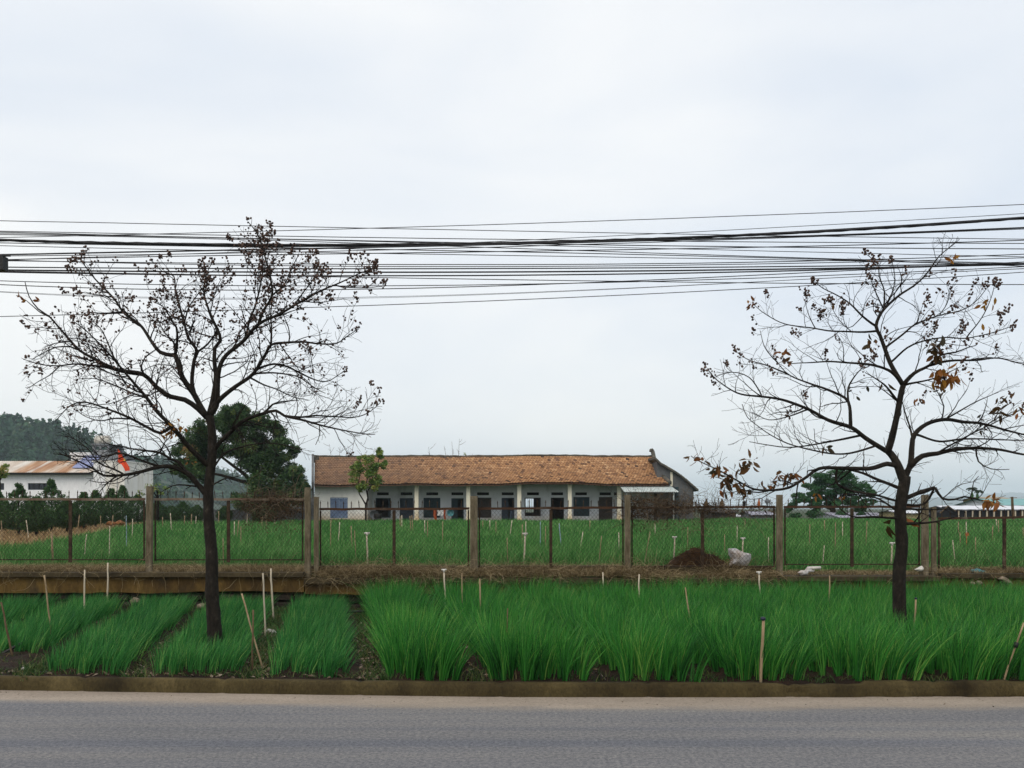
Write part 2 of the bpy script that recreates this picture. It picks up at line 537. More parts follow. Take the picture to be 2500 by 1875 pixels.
def make_soil():
    xs = np.arange(-13, 13.01, 0.06)
    ys = np.linspace(0, 1, 90)
    co = []
    for t in ys:
        for x in xs:
            y0 = kerb_d(x) + 0.04
            y = y0 + (13.62 - y0) * t
            z = soil_h(x, y)
            if t == 0: z = 0.07
            elif t < 0.04: z = min(z, 0.113)
            co.append((x, y, z))
    n = len(xs)
    m = len(ys)
    q = np.array([(j * n + i, j * n + i + 1, (j + 1) * n + i + 1, (j + 1) * n + i) for j in range(m - 1) for i in range(n - 1)])
    o = link("soil", np_mesh("soil", np.array(co), q, smooth=True), M['soil'])
    tag(o, kind='structure')
make_soil()

# ------------------------------------------------------------------ crop beds in front of the wall
def crop_bed(g0, g1, tall, label, dens=1.0):
    rng = np.random.default_rng(int(abs(g0) * 1000) + 5)
    inset = 0.18 if tall else 0.20
    a, b = g0 + inset, g1 - inset
    sp = 0.098 if tall else 0.095
    us = np.arange(a, b, sp)
    vs = np.arange(7.65, 13.4, sp * 1.05)
    U, V = np.meshgrid(us, vs)
    U = U.ravel() + rng.normal(0, sp * 0.34, U.size)
    V = V.ravel() + rng.normal(0, sp * 0.34, V.size)
    Xc = U + BS((a + b) / 2) * (V - 8.2)
    kd = np.interp(Xc, KX, KD)
    lim = kd + (0.085 if tall else (0.20 if g0 > -4.5 else 1.15)) + rng.uniform(0, 0.05, len(kd))
    back = 13.35 if tall else 13.15
    keep = (V > lim) & (V < back) & (np.abs(Xc) < 0.60 * V + 2.6)
    if not tall: keep &= rng.uniform(0, 1, len(V)) > 0.03
    for tx_, ty_ in ((X(527, 9.4), 9.4), (X(2196, 9.45), 9.45)):     # trampled soil at the foot of the street trees
        keep &= ((Xc - tx_) / 0.17) ** 2 + ((V - ty_ + 0.22) / 0.42) ** 2 > 1
    Xc, V, U = Xc[keep], V[keep], U[keep]
    if len(Xc) == 0: return
    nb = (32 if tall else 28)
    nb = int(nb * dens)
    N = len(Xc) * nb
    tx, ty, tu = np.repeat(Xc, nb), np.repeat(V, nb), np.repeat(U, nb)
    ang = rng.uniform(0, 2 * np.pi, N)
    rad = np.abs(rng.normal(0, 0.020 if tall else 0.03, N))
    bx, by = tx + np.cos(ang) * rad, ty + np.sin(ang) * rad
    base = np.stack([bx, by, np.full(N, 0.115)], 1)
    # lean: outwards from the tuft, towards the gap at the edges, and a breeze to the right
    mid, half = (a + b) / 2, (b - a) / 2
    e = np.clip((tu - mid) / half, -1, 1)
    ex = np.sign(e) * np.abs(e) ** 3 * (0.34 if tall else 0.20)
    ef = -np.exp(-(ty - np.interp(tx, KX, KD) - 0.25) / 0.22) * (0.22 if tall else 0.15)
    sway = np.array([0.12 * mnoise.noise(Vector((x * 1.3, y * 1.3, 7))) for x, y in zip(Xc, V)])
    sway = np.repeat(sway, nb)
    dx = np.cos(ang) * rng.uniform(0.03, 0.42, N) + ex + (0.12 if tall else 0.26) + sway
    dy = np.sin(ang) * rng.uniform(0.03, 0.36, N) + ef + 0.4 * sway
    lean = np.sqrt(dx * dx + dy * dy)
    hd = np.stack([dx, dy], 1) / np.maximum(lean, 1e-6)[:, None]
    hv = np.array([1 + 0.16 * mnoise.noise(Vector((x * 1.1, y * 1.1, 17))) + 0.10 * mnoise.noise(Vector((x * 5, y * 5, 3))) for x, y in zip(Xc, V)])
    H = np.repeat(hv, nb) * (0.44 if tall else 0.255) * rng.uniform(0.55, 1.12, N)
    outl = rng.uniform(0, 1, N) < 0.02
    lean = np.where(outl, lean + rng.uniform(0.3, 0.9, N), lean)
    wdt = rng.uniform(0.005, 0.0098, N) if tall else rng.uniform(0.0045, 0.0085, N)
    rnd = np.clip(rng.normal(0.42, 0.22, N) + np.repeat(rng.normal(0, 0.09, len(Xc)), nb), 0, 1)
    droop = np.where(rng.uniform(0, 1, N) < 0.25, rng.uniform(0.05, 0.22, N), 0.0)
    o = blades_obj("crop_bed", M['crop'] if tall else M['crop_short'], base, hdir=hd, height=H, width=wdt, lean=lean, nseg=4 if tall else 3, rnd=rnd, yaw=rng.uniform(0, 2 * np.pi, N), droop=droop)
    tag(o, label, "crop", "crop beds between the kerb and the retaining wall", 'stuff')

SHORT = {
    (-6.4, -5.4): "short green crop at the far left edge of the photo beside the leaning stake",
    (-5.4, -4.38): "short green crop with the two pale upright poles in it",
    (-4.38, -3.39): "slanting bed of short green crop left of the bare tree's bed",
    (-3.39, -2.32): "short green crop growing round the trunk of the larger bare tree",
    (-2.32, -1.27): "short green crop in the last low bed beside the tall crop",
    (-7.4, -6.4): "short green crop in the corner under the ochre wall",
    (-8.4, -7.4): "short green crop beyond the corner bed under the ochre wall",
}
TALL = {
    (-1.27, -0.36): "tall green crop in the first tall bed next to the low beds",
    (-0.36, 0.78): "tall green crop in the second tall bed counted from the low beds",
    (0.78, 1.72): "tall green crop in front of the dark compost heap",
    (1.72, 2.62): "tall green crop around the blue capped pole at the kerb",
    (2.62, 3.6): "tall green crop just left of the smaller bare tree trunk",
    (3.6, 4.6): "tall green crop around the foot of the smaller bare tree",
    (4.6, 5.6): "tall green crop right of the smaller bare tree",
    (5.6, 6.6): "tall green crop with the black taped stick at its edge",
    (6.6, 7.6): "tall green crop at the right border under the pale sandbag",
    (7.6, 8.6): "tall green crop in the far right corner by the wall",
    (8.6, 9.6): "tall green crop beyond the right corner by the wall",
    (9.6, 10.6): "tall green crop farthest right along the wall",
}
for (a, b), l in SHORT.items(): crop_bed(a, b, False, l)
for (a, b), l in TALL.items(): crop_bed(a, b, True, l)

# weeds, litter and stones in the gaps between the low beds
def gap_weeds():
    rng = np.random.default_rng(31)
    P = []
    for g, n in ((-5.4, 120), (-4.38, 260), (-3.39, 200), (-2.32, 520), (-1.27, 360), (-0.36, 120), (0.78, 80), (1.72, 80), (2.62, 60), (3.6, 60)):
        y = rng.uniform(7.9, 13.3, n)
        u = g + rng.normal(0, 0.07, n)
        P.append(np.stack([u + BS(g) * (y - 8.2), y], 1))
    n = 500
    x = rng.uniform(-5, 6, n)
    P.append(np.stack([x, np.interp(x, KX, KD) + rng.uniform(0.17, 0.3, n)], 1))
    P.append(np.stack([rng.uniform(-5.2, -3.9, 260), rng.uniform(8.05, 9.1, 260)], 1))
    P = np.concatenate(P)
    nb = 4
    N = len(P) * nb
    base = np.zeros((N, 3)); base[:, :2] = np.repeat(P, nb, 0) + rng.normal(0, 0.02, (N, 2)); base[:, 2] = 0.085
    an = rng.uniform(0, 2 * np.pi, N)
    o = blades_obj("weeds", M['weed'], base, hdir=np.stack([np.cos(an), np.sin(an)], 1), height=rng.uniform(0.03, 0.12, N), width=rng.uniform(0.005, 0.013, N), lean=rng.uniform(0.2, 1.5, N), nseg=3, rnd=np.clip(rng.normal(0.4, 0.3, N), 0, 1), yaw=rng.uniform(0, 6.28, N), droop=rng.uniform(0, 0.4, N))
    tag(o, "small weeds sprouting in the bare gaps between the crop beds", "weeds", None, 'stuff')
gap_weeds()

M['litter'] = leafy("pale_litter", [(0.04, 0.028, 0.018), (0.11, 0.08, 0.055), (0.25, 0.205, 0.16), (0.09, 0.06, 0.034)], transl=0.0, rough=0.9, spec=0.1)
def litter(name, centres, label, size=(0.012, 0.04), seed=3, mat='litter'):
    rng = np.random.default_rng(seed)
    co, q, r = [], [], []
    for (x, y, z) in centres:
        s = rng.uniform(*size)
        a = rng.uniform(0, 6.28)
        ax = np.array([math.cos(a), math.sin(a), rng.normal(0, 0.35)]) * s
        bx = np.array([-math.sin(a), math.cos(a), rng.normal(0, 0.35)]) * s * rng.uniform(0.3, 0.8)
        c = np.array([x, y, z + s * 0.2])
        up = np.array([0, 0, s * 0.35])
        b = len(co)
        co += [c - ax, c - bx, c + ax, c + bx, c + up]
        for k in range(4):
            q.append((b + k, b + (k + 1) % 4, b + 4)); r.append(rng.uniform(0, 1))
    o = link(name, np_mesh(name, np.array(co), np.array(q), np.array(r)), M[mat])
    return tag(o, label, "litter", None, 'stuff')
rr = np.random.default_rng(11)
C = []
for g, n in ((-2.32, 380), (-1.27, 280), (-0.36, 90), (-3.39, 110), (-4.38, 140), (0.78, 60)):
    for _ in range(n):
        y = rr.uniform(7.9, 11.8 if g > -3 else 13)
        x = g + rr.normal(0, 0.065) + BS(g) * (y - 8.2)
        C.append((x, y, soil_h(x, y)))
for _ in range(55):
    x = rr.uniform(-4.8, -1.2)
    y = kerb_d(x) + rr.uniform(0.14, 0.36)
    C.append((x, y - 0.04, 0.115))
litter("dead_leaves", C, "pale dead leaves and chips scattered in the bare gaps of soil")
C = []
for _ in range(200):
    x = rr.uniform(-8, 8)
    C.append((x, kerb_d(x) - abs(rr.normal(0, 0.25)) - 0.01, 0.004))
litter("grit", C, "small dark grit lying on the sandy road edge", (0.004, 0.011), 5)

# ------------------------------------------------------------------ field crop behind the fence
def left_edge(d): return float(np.interp(d, [13, 17.2, 18.2, 25.7, 48, 70], [-60, -14, -10.4, -12.9, -19.8, -26]))
def field_band(d0, d1, dens, hw, seed, hmul=1.0, nseg=2):
    rng = np.random.default_rng(seed)
    w0 = 0.61 * d1 + 3.5
    n = int((d1 - d0) * 2 * w0 * dens)
    y = rng.uniform(d0, d1, n)
    x = rng.uniform(-w0, w0, n)
    le = np.interp(y, [13, 17.2, 18.2, 25.7, 48, 70], [-60, -14, -10.4, -12.9, -19.8, -26])
    # gentle tufting
    k = (np.abs(x) < 0.60 * y + 3.5) & (x > le)
    farcut = np.where(x < 13, 60.3, 69.0)
    farcut = np.where(x < -14.5, 55.0, farcut)
    k &= y < farcut
    x, y = x[k], y[k]
    n = len(x)
    z = np.full(n, 0.56)
    an = rng.uniform(0, 6.28, n)
    dx = np.cos(an) * rng.uniform(0.05, 0.4, n) + 0.18
    dy = np.sin(an) * rng.uniform(0.05, 0.4, n)
    ln = np.hypot(dx, dy)
    H = 0.33 * hmul * rng.uniform(0.6, 1.15, n)
    near = np.clip((y - 14.0) / 1.2, 0.45, 1)
    H *= near
    H *= 1 + 0.25 * np.sin(x * 1.7 + 2 * np.sin(y * 0.7)) * np.cos(y * 1.1)
    return np.stack([x, y, z], 1), dict(hdir=np.stack([dx, dy], 1) / ln[:, None], height=H, width=hw * rng.uniform(0.7, 1.3, n), lean=ln, nseg=nseg, rnd=np.clip(rng.normal(0.5, 0.24, n), 0, 1), yaw=rng.uniform(-0.9, 0.9, n), droop=rng.uniform(0, 0.25, n))
cos_, qs_, rs_, off = [], [], [], 0
for args in ((14.45, 18, 900, 0.011, 41, 1.0, 3), (18, 26, 330, 0.016, 42, 1.0, 2), (26, 40, 120, 0.026, 43, 1.0, 2), (40, 69, 55, 0.042, 44, 1.0, 2)):
    base, kw = field_band(*args)
    c_, q_, r_ = blade_mesh(base, **kw)
    cos_.append(c_); qs_.append(q_ + off); rs_.append(r_); off += len(c_)
o = link("field_crop", np_mesh("field_crop", np.concatenate(cos_), np.concatenate(qs_), np.concatenate(rs_)), M['crop_field'])
tag(o, "wide field of green crop between the wire fence and the tiled house", "crop", None, 'stuff')

# dry straw ground at the left under the young conifers
def straw_ground():
    ys = np.linspace(18.2, 62, 40)
    co, q = [], []
    for y in ys:
        co += [(-0.62 * y - 6, y, 0.585), (left_edge(y) + 0.3 * math.sin(y * 1.3), y, 0.585)]
    for i in range(len(ys) - 1):
        q.append((2 * i, 2 * i + 1, 2 * i + 3, 2 * i + 2))
    o = link("dry_ground", np_mesh("dry_ground", np.array(co), np.array(q)), M['straw'])
    tag(o, kind='structure')
    rng = np.random.default_rng(51)
    n = 26000
    y = 18 + 42 * rng.uniform(0, 1, n) ** 1.3
    le = np.interp(y, [13, 17.2, 18.2, 25.7, 48, 70], [-60, -14, -10.4, -12.9, -19.8, -26])
    x = le - rng.uniform(-0.3, 1, n) ** 1 * np.minimum(0.6 * y + le + 5, 14)
    an = rng.uniform(0, 6.28, n)
    M['strawblade'] = leafy("straw_blades", [(0.16, 0.10, 0.05), (0.29, 0.20, 0.10), (0.42, 0.32, 0.18)], transl=0.2, rough=0.85, spec=0.1)
    o = blades_obj("dry_straw", M['strawblade'], np.stack([x, y, np.full(n, 0.57)], 1), hdir=np.stack([np.cos(an), np.sin(an)], 1), height=rng.uniform(0.05, 0.2, n), width=rng.uniform(0.02, 0.04, n), lean=rng.uniform(0.3, 1.6, n), nseg=2, rnd=rng.uniform(0, 1, n), yaw=rng.uniform(-0.8, 0.8, n))
    tag(o, "straw coloured dry grass under the row of young conifers", "dry grass", None, 'stuff')
straw_ground()

# ------------------------------------------------------------------ retaining wall, four sections
WD = 13.60
def stone_base(parent, x0, x1, ztop):
    mb = MB()
    rng = random.Random(int(x0 * 10) + 3)
    z = 0.02
    while z < ztop - 0.03:
        h = min(rng.uniform(0.12, 0.19), ztop - z)
        x = x0
        while x < x1:
            wd = min(rng.uniform(0.16, 0.36), x1 - x)
            if wd < 0.05: break
            mb.cur = rng.random()
            g = 0.008
            y = WD + rng.uniform(0.03, 0.07)
            xs_ = [x + g, x + g + 0.03, x + wd - g - 0.03, x + wd - g]
            zs_ = [z + g, z + g + 0.025, z + h - g - 0.025, z + h - g]
            b = []
            for j, zz in enumerate(zs_):
                for i, xx in enumerate(xs_):
                    edge = (i in (0, 3)) + (j in (0, 3))
                    b.append((xx + rng.uniform(-.006, .006), y + 0.03 * edge + rng.uniform(-.006, .006), zz + rng.uniform(-.006, .006)))
            mb.add(b, [(j * 4 + i, j * 4 + i + 1, (j + 1) * 4 + i + 1, (j + 1) * 4 + i) for j in range(3) for i in range(3)])
            x += wd
        z += h
    mb.cur = 0.0
    mb.box(x0, x1, WD + 0.10, WD + 0.22, 0.0, ztop)
    return mb.build("stone_base", M['stone'], parent)
M['stone'] = noisy("dark_rubble_stone", [(0.014, 0.011, 0.009), (0.032, 0.026, 0.02), (0.06, 0.05, 0.04)], scale=5, fine=40, fine_amt=0.4, bs=0.6, bd=0.012)

def wall_section(px0, px1, ycop0, ycop1, yface, label, beam=None, lip=0.07):
    d = WD
    x0, x1 = X(px0, d), X(px1, d)
    zt, zb, zf = Z(ycop0, d), Z(ycop1, d), Z(yface, d)
    root = thing("retaining_wall", ((x0 + x1) / 2, d + 0.1, 0.0), label, "wall", "sections of the retaining wall under the fence")
    n = max(2, int((x1 - x0) / 0.08))
    def slab(name, y0, y1, z0, z1, mat, jit, low=0.0):
        mb = MB()
        rows = []
        for i in range(n + 1):
            x = x0 + (x1 - x0) * i / n
            a = jit * mnoise.noise(Vector((x * 2.2, z0, y0)))
            c = jit * 0.6 * mnoise.noise(Vector((x * 5, z1 * 3, y0)))
            lw = low * mnoise.noise(Vector((x * 1.1, 4.4, 0))) + low * 0.6 * mnoise.noise(Vector((x * 4, 4.4, 3)))
            rows.append([(x, y1, z0 + lw), (x, y0 + a, z0 + lw), (x, y0 + a * 0.5 - c, z1 - 0.008), (x, y0 + 0.01 + c, z1 + c * 0.4), (x, y1, z1)])
        vs = [p for r_ in rows for p in r_]
        fs = [(i * 5 + k, (i + 1) * 5 + k, (i + 1) * 5 + k + 1, i * 5 + k + 1) for i in range(n) for k in range(4)]
        fs += [(0, 1, 2, 3, 4), tuple(reversed([n * 5 + k for k in range(5)]))]
        mb.add(vs, fs)
        return mb.build(name, mat, root)
    slab("coping", d - lip, d + 0.42, zb, zt, M['coping'], 0.012)
    slab("wall_face", d, d + 0.20, zf, zb - 0.003, M['plaster_brown'], 0.012, 0.03)
    stone_base(root, x0, x1, zf - 0.02)
    if beam:
        slab("fence_beam", d + 0.30, d + 0.425, Z(beam[1], d + 0.3), Z(beam[0], d + 0.3), M['coping'], 0.015)
    return root
wall_section(-900, 742, 1397, 1408, 1447, "long ochre stained wall section at the left, plastered above dark rubble stones")
wall_section(744.5, 1900, 1411, 1424, 1452, "dark wall section hung with dry grass behind the tall crop", beam=(1382, 1400))
wall_section(1902.5, 2292, 1406, 1418, 1455, "short wall section with a clean coping behind the smaller bare tree", beam=None)
wall_section(2294.5, 3500, 1400, 1411, 1462, "wall section at the right edge with litter along its foot", beam=None, lip=0.05)

# ------------------------------------------------------------------ fence posts and panels
PD = 13.74
def fence_post(pxc, wpx, ytop, ybot, label, lean=0.0, seed=0):
    rng = random.Random(seed + int(pxc))
    xc = X(pxc, PD)
    hw = wpx / 2 / F * PD / (1 + 0.8 * abs(xc) / PD)      # the visible width takes in part of the side face
    z0, z1 = Z(ybot, PD) - 0.06, Z(ytop, PD)
    mb = MB()
    rings = 16
    for i in range(rings + 1):
        t = i / rings
        z = z0 + (z1 - z0) * t
        cx = xc + lean * (t - 0.5) + 0.004 * mnoise.noise(Vector((pxc, z * 4, 0)))
        k = 1.03 - 0.05 * t
        c = 0.012
        ring = []
        for sx, sy in ((-1, -1), (1, -1), (1, 1), (-1, 1)):
            for (ax, ay) in (((1, 0) if sx * sy > 0 else (0, 1)), ((0, 1) if sx * sy > 0 else (1, 0))):
                ox = sx * (hw * k - (c if ay else 0)) if not ax else sx * (hw * k - c)
                pass
            ring.append((cx + sx * hw * k, PD + sy * hw * 0.9 * k, z))
        # chamfered square
        h, hy = hw * k, hw * 0.8 * k
        ring = [(cx - h + c, PD - hy, z), (cx + h - c, PD - hy, z), (cx + h, PD - hy + c, z), (cx + h, PD + hy - c, z), (cx + h - c, PD + hy, z), (cx - h + c, PD + hy, z), (cx - h, PD + hy - c, z), (cx - h, PD - hy + c, z)]
        ring = [(p[0] + 0.003 * mnoise.noise(Vector(p) * 11), p[1] + 0.004 * mnoise.noise(Vector(p) * 9), p[2]) for p in ring]
        mb.v += ring
    for i in range(rings):
        for k in range(8):
            k2 = (k + 1) % 8
            mb.f.append((i * 8 + k, i * 8 + k2, (i + 1) * 8 + k2, (i + 1) * 8 + k)); mb.r.append(0.5)
    mb.f.append(tuple(rings * 8 + k for k in range(8))); mb.r.append(0.5)
    return single(mb, "fence_post", M['post'], label, "fence post", "concrete posts of the fence")
fence_post(365, 20, 1187, 1398, "weathered concrete post left of the larger bare tree", 0.01)
fence_post(751.5, 17, 1190, 1401, "taller of the two concrete posts at the corner of the tiled house")
fence_post(772.5, 14, 1213, 1396, "shorter of the paired concrete posts by the blue shuttered window")
fence_post(1157, 19, 1211, 1416, "concrete post in front of the middle of the tiled house")
fence_post(1532, 16, 1208, 1413, "concrete post with dry vine on its head, by the awning")
fence_post(1903, 18, 1208, 1408, "concrete post just right of the white sack")
fence_post(2258, 21, 1208, 1404, "taller grey concrete post right of the smaller bare tree")
fence_post(2279.5, 16, 1238, 1404, "shorter concrete post tucked behind the taller grey one")

FD = 13.90
def fence_panel(px0, px1, yr0, yr1, ybot, label, mids, spike0=None, sp=19.0, stile=(True, True), bottom=True, mesh_to=None):
    d = FD
    x0, x1 = X(px0, d), X(px1, d)
    def zr(x): return Z(yr0 + (yr1 - yr0) * ((x - x0) / (x1 - x0)), d)
    zb = Z(ybot, d)
    root = thing("wire_fence", ((x0 + x1) / 2, d, zb), label, "fence", "chain link fence panels")
    mb = MB()
    n = 24
    pts = [Vector((x0 + (x1 - x0) * i / n, d + 0.008 * mnoise.noise(Vector((i * 0.7, px0, 0))), zr(x0 + (x1 - x0) * i / n) + 0.010 * mnoise.noise(Vector((i * 0.4, px0, 3))))) for i in range(n + 1)]
    hw = 0.018
    vs, fs = [], []
    for p in pts: vs += [(p.x, p.y - hw, p.z - hw), (p.x, p.y + hw, p.z - hw), (p.x, p.y + hw, p.z + hw), (p.x, p.y - hw, p.z + hw)]
    for i in range(n):
        for k in range(4):
            k2 = (k + 1) % 4
            fs.append((i * 4 + k, i * 4 + k2, (i + 1) * 4 + k2, (i + 1) * 4 + k))
    fs += [(3, 2, 1, 0), tuple(n * 4 + k for k in range(4))]
    mb.add(vs, fs)
    mb.build("top_rail", M['rail_grey'] if px0 < 500 else M['rail'], root)
    if bottom:
        mb = MB(); mb.box(x0, x1, d - 0.012, d + 0.012, zb, zb + 0.017)
        mb.build("bottom_rail", M['rust'], root, jitter=0.004, js=3)
    for m_ in mids:
        xm = X(m_, d)
        mb = MB(); mb.box(xm - 0.024, xm + 0.024, d - 0.012, d + 0.012, zb - 0.03, zr(xm) - hw - 0.002)
        mb.build("middle_post", M['rust'], root, jitter=0.004, js=5)
    for f, xx, sg in ((stile[0], x0, 1), (stile[1], x1, -1)):
        if f:
            xm = xx + sg * 0.014
            mb = MB(); mb.box(xm - 0.011, xm + 0.011, d - 0.010, d + 0.010, zb - 0.01, zr(xm) - hw - 0.002)
            mb.build("stile", M['rust'], root, jitter=0.003, js=5)
    # chain link: two layers of slanted wires
    s = 0.058
    co, q = [], []
    rw = 0.0019
    def bar(a, b, yoff):
        a = np.array(a); b = np.array(b)
        t = b - a; L = np.linalg.norm(t)
        if L < 0.02: return
        k = max(1, int(L / 0.25))
        for i in range(k):
            p, r_ = a + t * i / k, a + t * (i + 1) / k
            j = 0.004
            pz = [p, r_]
            nrm = np.array([-t[2], 0, t[0]]) / L
            bi = len(co)
            for e in pz:
                w_ = j * mnoise.noise(Vector((e[0] * 3, e[2] * 3, yoff * 100)))
                e2 = e + nrm * w_
                e2[1] += 0.012 * mnoise.noise(Vector((e[0] * 1.3, 5, e[2] * 1.3)))
                co.extend([e2 + nrm * rw, e2 - nrm * rw * 0.5 + np.array([0, rw, 0]), e2 - nrm * rw * 0.5 - np.array([0, rw, 0])])
            for m2 in range(3):
                m3 = (m2 + 1) % 3
                q.append((bi + m2, bi + m3, bi + 3 + m3, bi + 3 + m2))
    zt = min(zr(x0), zr(x1)) - hw
    Hh = zt - zb
    slope = 1.15
    nn = int((x1 - x0 + Hh / slope) / s) + 1
    for i in range(nn):
        xa = x0 - Hh / slope + i * s
        # rising to the right
        za, xb_, zb_ = zb, xa + Hh / slope, zt
        if xa < x0: za = zb + (x0 - xa) * slope; xs_ = x0
        else: xs_ = xa
        if xb_ > x1: zb_ = zb + (x1 - xa) * slope; xb_ = x1
        bar((xs_, d - 0.004, za), (xb_, d - 0.004, zb_), -0.004)
        # mirrored
        bar((x0 + x1 - xs_, d + 0.004, za), (x0 + x1 - xb_, d + 0.004, zb_), 0.004)
    off_ = np.array(ROOT[root.name])
    link("chain_link", np_mesh("chain_link", np.array(co) - off_, np.array(q)), M['link'], root)
    # spikes along the rail
    k = 0
    px = (spike0 if spike0 is not None else px0 + sp * 0.5)
    rng = random.Random(int(px0) + 9)
    while px < px1 - 3:
        xx = X(px, d)
        h = 0.118 * rng.uniform(0.85, 1.1)
        lean = rng.uniform(-0.010, 0.010)
        if rng.random() < 0.06: px += sp; continue
        zz = zr(xx) + hw
        mb = MB()
        mb.tube([(xx, d, zz - 0.005), (xx + lean * 0.7, d, zz + h * 0.62), (xx + lean * 0.72, d, zz + h * 0.66), (xx + lean, d, zz + h)], [0.0065, 0.0065, 0.0105, 0.001], 5)
        mb.build("spike", M['rust'], root)
        px += sp + rng.uniform(-1, 1)
    return root
fence_panel(-60, 354, 1219, 1219, 1368, "first fence panel at the left edge, in front of the young conifers", [172], 16)
fence_panel(377, 741, 1219, 1219, 1368, "fence panel behind the larger bare tree with dry vine at its end", [558], 392)
fence_panel(780, 1146, 1243, 1242, 1390, "rusty fence panel in front of the blue shuttered window", [962], 782)
fence_panel(1168, 1523, 1242, 1239, 1388, "rusty fence panel in front of the row of columns", [1345], 1176)
fence_panel(1541, 1892, 1240, 1237, 1384, "fence panel behind the compost heap, overgrown with dry vine on top", [1715], 1552)
fence_panel(1914, 2246, 1238, 1237, 1379, "fence panel crossed by the smaller bare tree's trunk", [2080], 1924)
fence_panel(2290, 2860, 1266, 1258, 1400, "lowest fence panel at the right edge, in front of the netted shed", [2452, 2640], 2300)

# ------------------------------------------------------------------ dry vines, dry grass
def strands(n, box, seed, length=(0.25, 0.8), rad=0.0025, droop=0.3, segs=9, dens=None, flat=1.0):
    """tangle of curved thin stems inside a box (x0,x1,y0,y1,z0,z1); three-sided"""
    rng = np.random.default_rng(seed)
    co, q, r = [], [], []
    x0, x1, y0, y1, z0, z1 = box
    made = 0
    while made < n:
        p = np.array([rng.uniform(x0, x1), rng.uniform(y0, y1), rng.uniform(z0, z1)])
        if dens is not None and rng.uniform() > dens(p): continue
        made += 1
        L = rng.uniform(*length)
        d = rng.normal(0, 1, 3); d[1] *= flat; d[2] *= 0.6; d /= np.linalg.norm(d)
        st = L / segs
        c = rng.uniform(0, 1)
        b0 = len(co)
        rr_ = rad * rng.uniform(0.6, 1.4)
        for s in range(segs + 1):
            k = rr_ * (1 - 0.6 * s / segs)
            a = np.cross(d, [0.3, 0.9, 0.1]); a /= np.linalg.norm(a) + 1e-9
            e = np.cross(d, a)
            for j in range(3):
                co.append(p + k * (math.cos(2.094 * j) * a + math.sin(2.094 * j) * e))
            p = p + d * st
            d = d + rng.normal(0, 0.33, 3) * np.array([1, flat, 1]) + np.array([0, 0, -droop * 0.12])
            d /= np.linalg.norm(d)
        for s in range(segs):
            for j in range(3):
                j2 = (j + 1) % 3
                q.append((b0 + s * 3 + j, b0 + s * 3 + j2, b0 + (s + 1) * 3 + j2, b0 + (s + 1) * 3 + j)); r.append(c)
    return np.array(co), np.array(q), np.array(r)
M['vine'] = leafy("dead_vine", [(0.03, 0.022, 0.014), (0.075, 0.052, 0.032), (0.14, 0.10, 0.065), (0.22, 0.17, 0.12)], transl=0.0, rough=0.9, spec=0.1, namt=0.4)
M['vine_leaf'] = leafy("dead_vine_leaf", [(0.028, 0.018, 0.012), (0.07, 0.045, 0.026), (0.12, 0.08, 0.045)], transl=0.15, rough=0.9, spec=0.1)

def leaf_quads(P, size, rng, rnd=None, aspect=0.5, droop=0.0):
    """one bent diamond leaf per point: 2 quads"""
    n = len(P)
    a = rng.normal(0, 1, (n, 3)); a[:, 2] = a[:, 2] * 0.7 - droop
    a /= np.linalg.norm(a, axis=1)[:, None]
    b = np.cross(a, rng.normal(0, 1, (n, 3))); b /= np.linalg.norm(b, axis=1)[:, None] + 1e-9
    c = np.cross(a, b)
    s = size[:, None] if hasattr(size, '__len__') else size
    base = P - a * s * 0.5
    tip = P + a * s * 0.5
    l_ = P + b * s * aspect * 0.5 + c * s * 0.08
    r_ = P - b * s * aspect * 0.5 + c * s * 0.08
    co = np.stack([base, l_, tip, r_], 1).reshape(-1, 3)
    q = (np.arange(n) * 4)[:, None] + np.array([0, 1, 2, 3])
    return co, q, (rng.uniform(0, 1, n) if rnd is None else rnd)

def merge(parts):
    cs, qs, rs, o_ = [], [], [], 0
    for c, q, r in parts:
        cs.append(c); qs.append(q + o_); rs.append(r); o_ += len(c)
    return np.concatenate(cs), np.concatenate(qs), np.concatenate(rs)

def dry_vine(px0, px1, ytop, ybot, label, n, seed, prof):
    d = FD
    box = (X(px0, d), X(px1, d), d - 0.10, d + 0.10, Z(ybot, d), Z(ytop, d))
    root = thing("dry_vine", ((box[0] + box[1]) / 2, d, box[4]), label, "vine")
    def dens(p):
        t = (p[0] - box[0]) / (box[1] - box[0])
        lo, hi = prof(t)
        zz = (p[2] - box[4]) / (box[5] - box[4])
        return 1.0 if lo < zz < hi else 0.06
    co, q, r = strands(n, box, seed, (0.2, 0.6), 0.0026, 0.5, 9, dens, 0.35)
    o_ = np.array(ROOT[root.name])
    link("stems", np_mesh("stems", co - o_, q, r), M['vine'], root)
    rng = np.random.default_rng(seed + 1)
    P = []
    while len(P) < n * 2:
        p = np.array([rng.uniform(box[0], box[1]), rng.uniform(box[2], box[3]), rng.uniform(box[4], box[5])])
        if rng.uniform() < dens(p): P.append(p)
    c2, q2, r2 = leaf_quads(np.array(P), rng.uniform(0.02, 0.05, len(P)), rng)
    link("dead_leaves", np_mesh("dead_leaves", c2 - o_, q2, r2), M['vine_leaf'], root)
dry_vine(590, 742, 1202, 1300, "brown dead vine sagging over the rail beside the taller corner post", 420, 61, lambda t: (0.62 - 0.35 * math.sin(3.1 * t), 0.80 + 0.12 * math.sin(t * 3.14)))
dry_vine(1536, 1770, 1206, 1300, "wide dead vine heaped on the rail in front of the awning", 640, 62, lambda t: (0.34 + 0.25 * t, 0.92 - 0.18 * t))
dry_vine(1715, 1905, 1222, 1275, "thin dead vine creeping along the rail toward the smaller tree", 150, 63, lambda t: (0.45, 0.75))

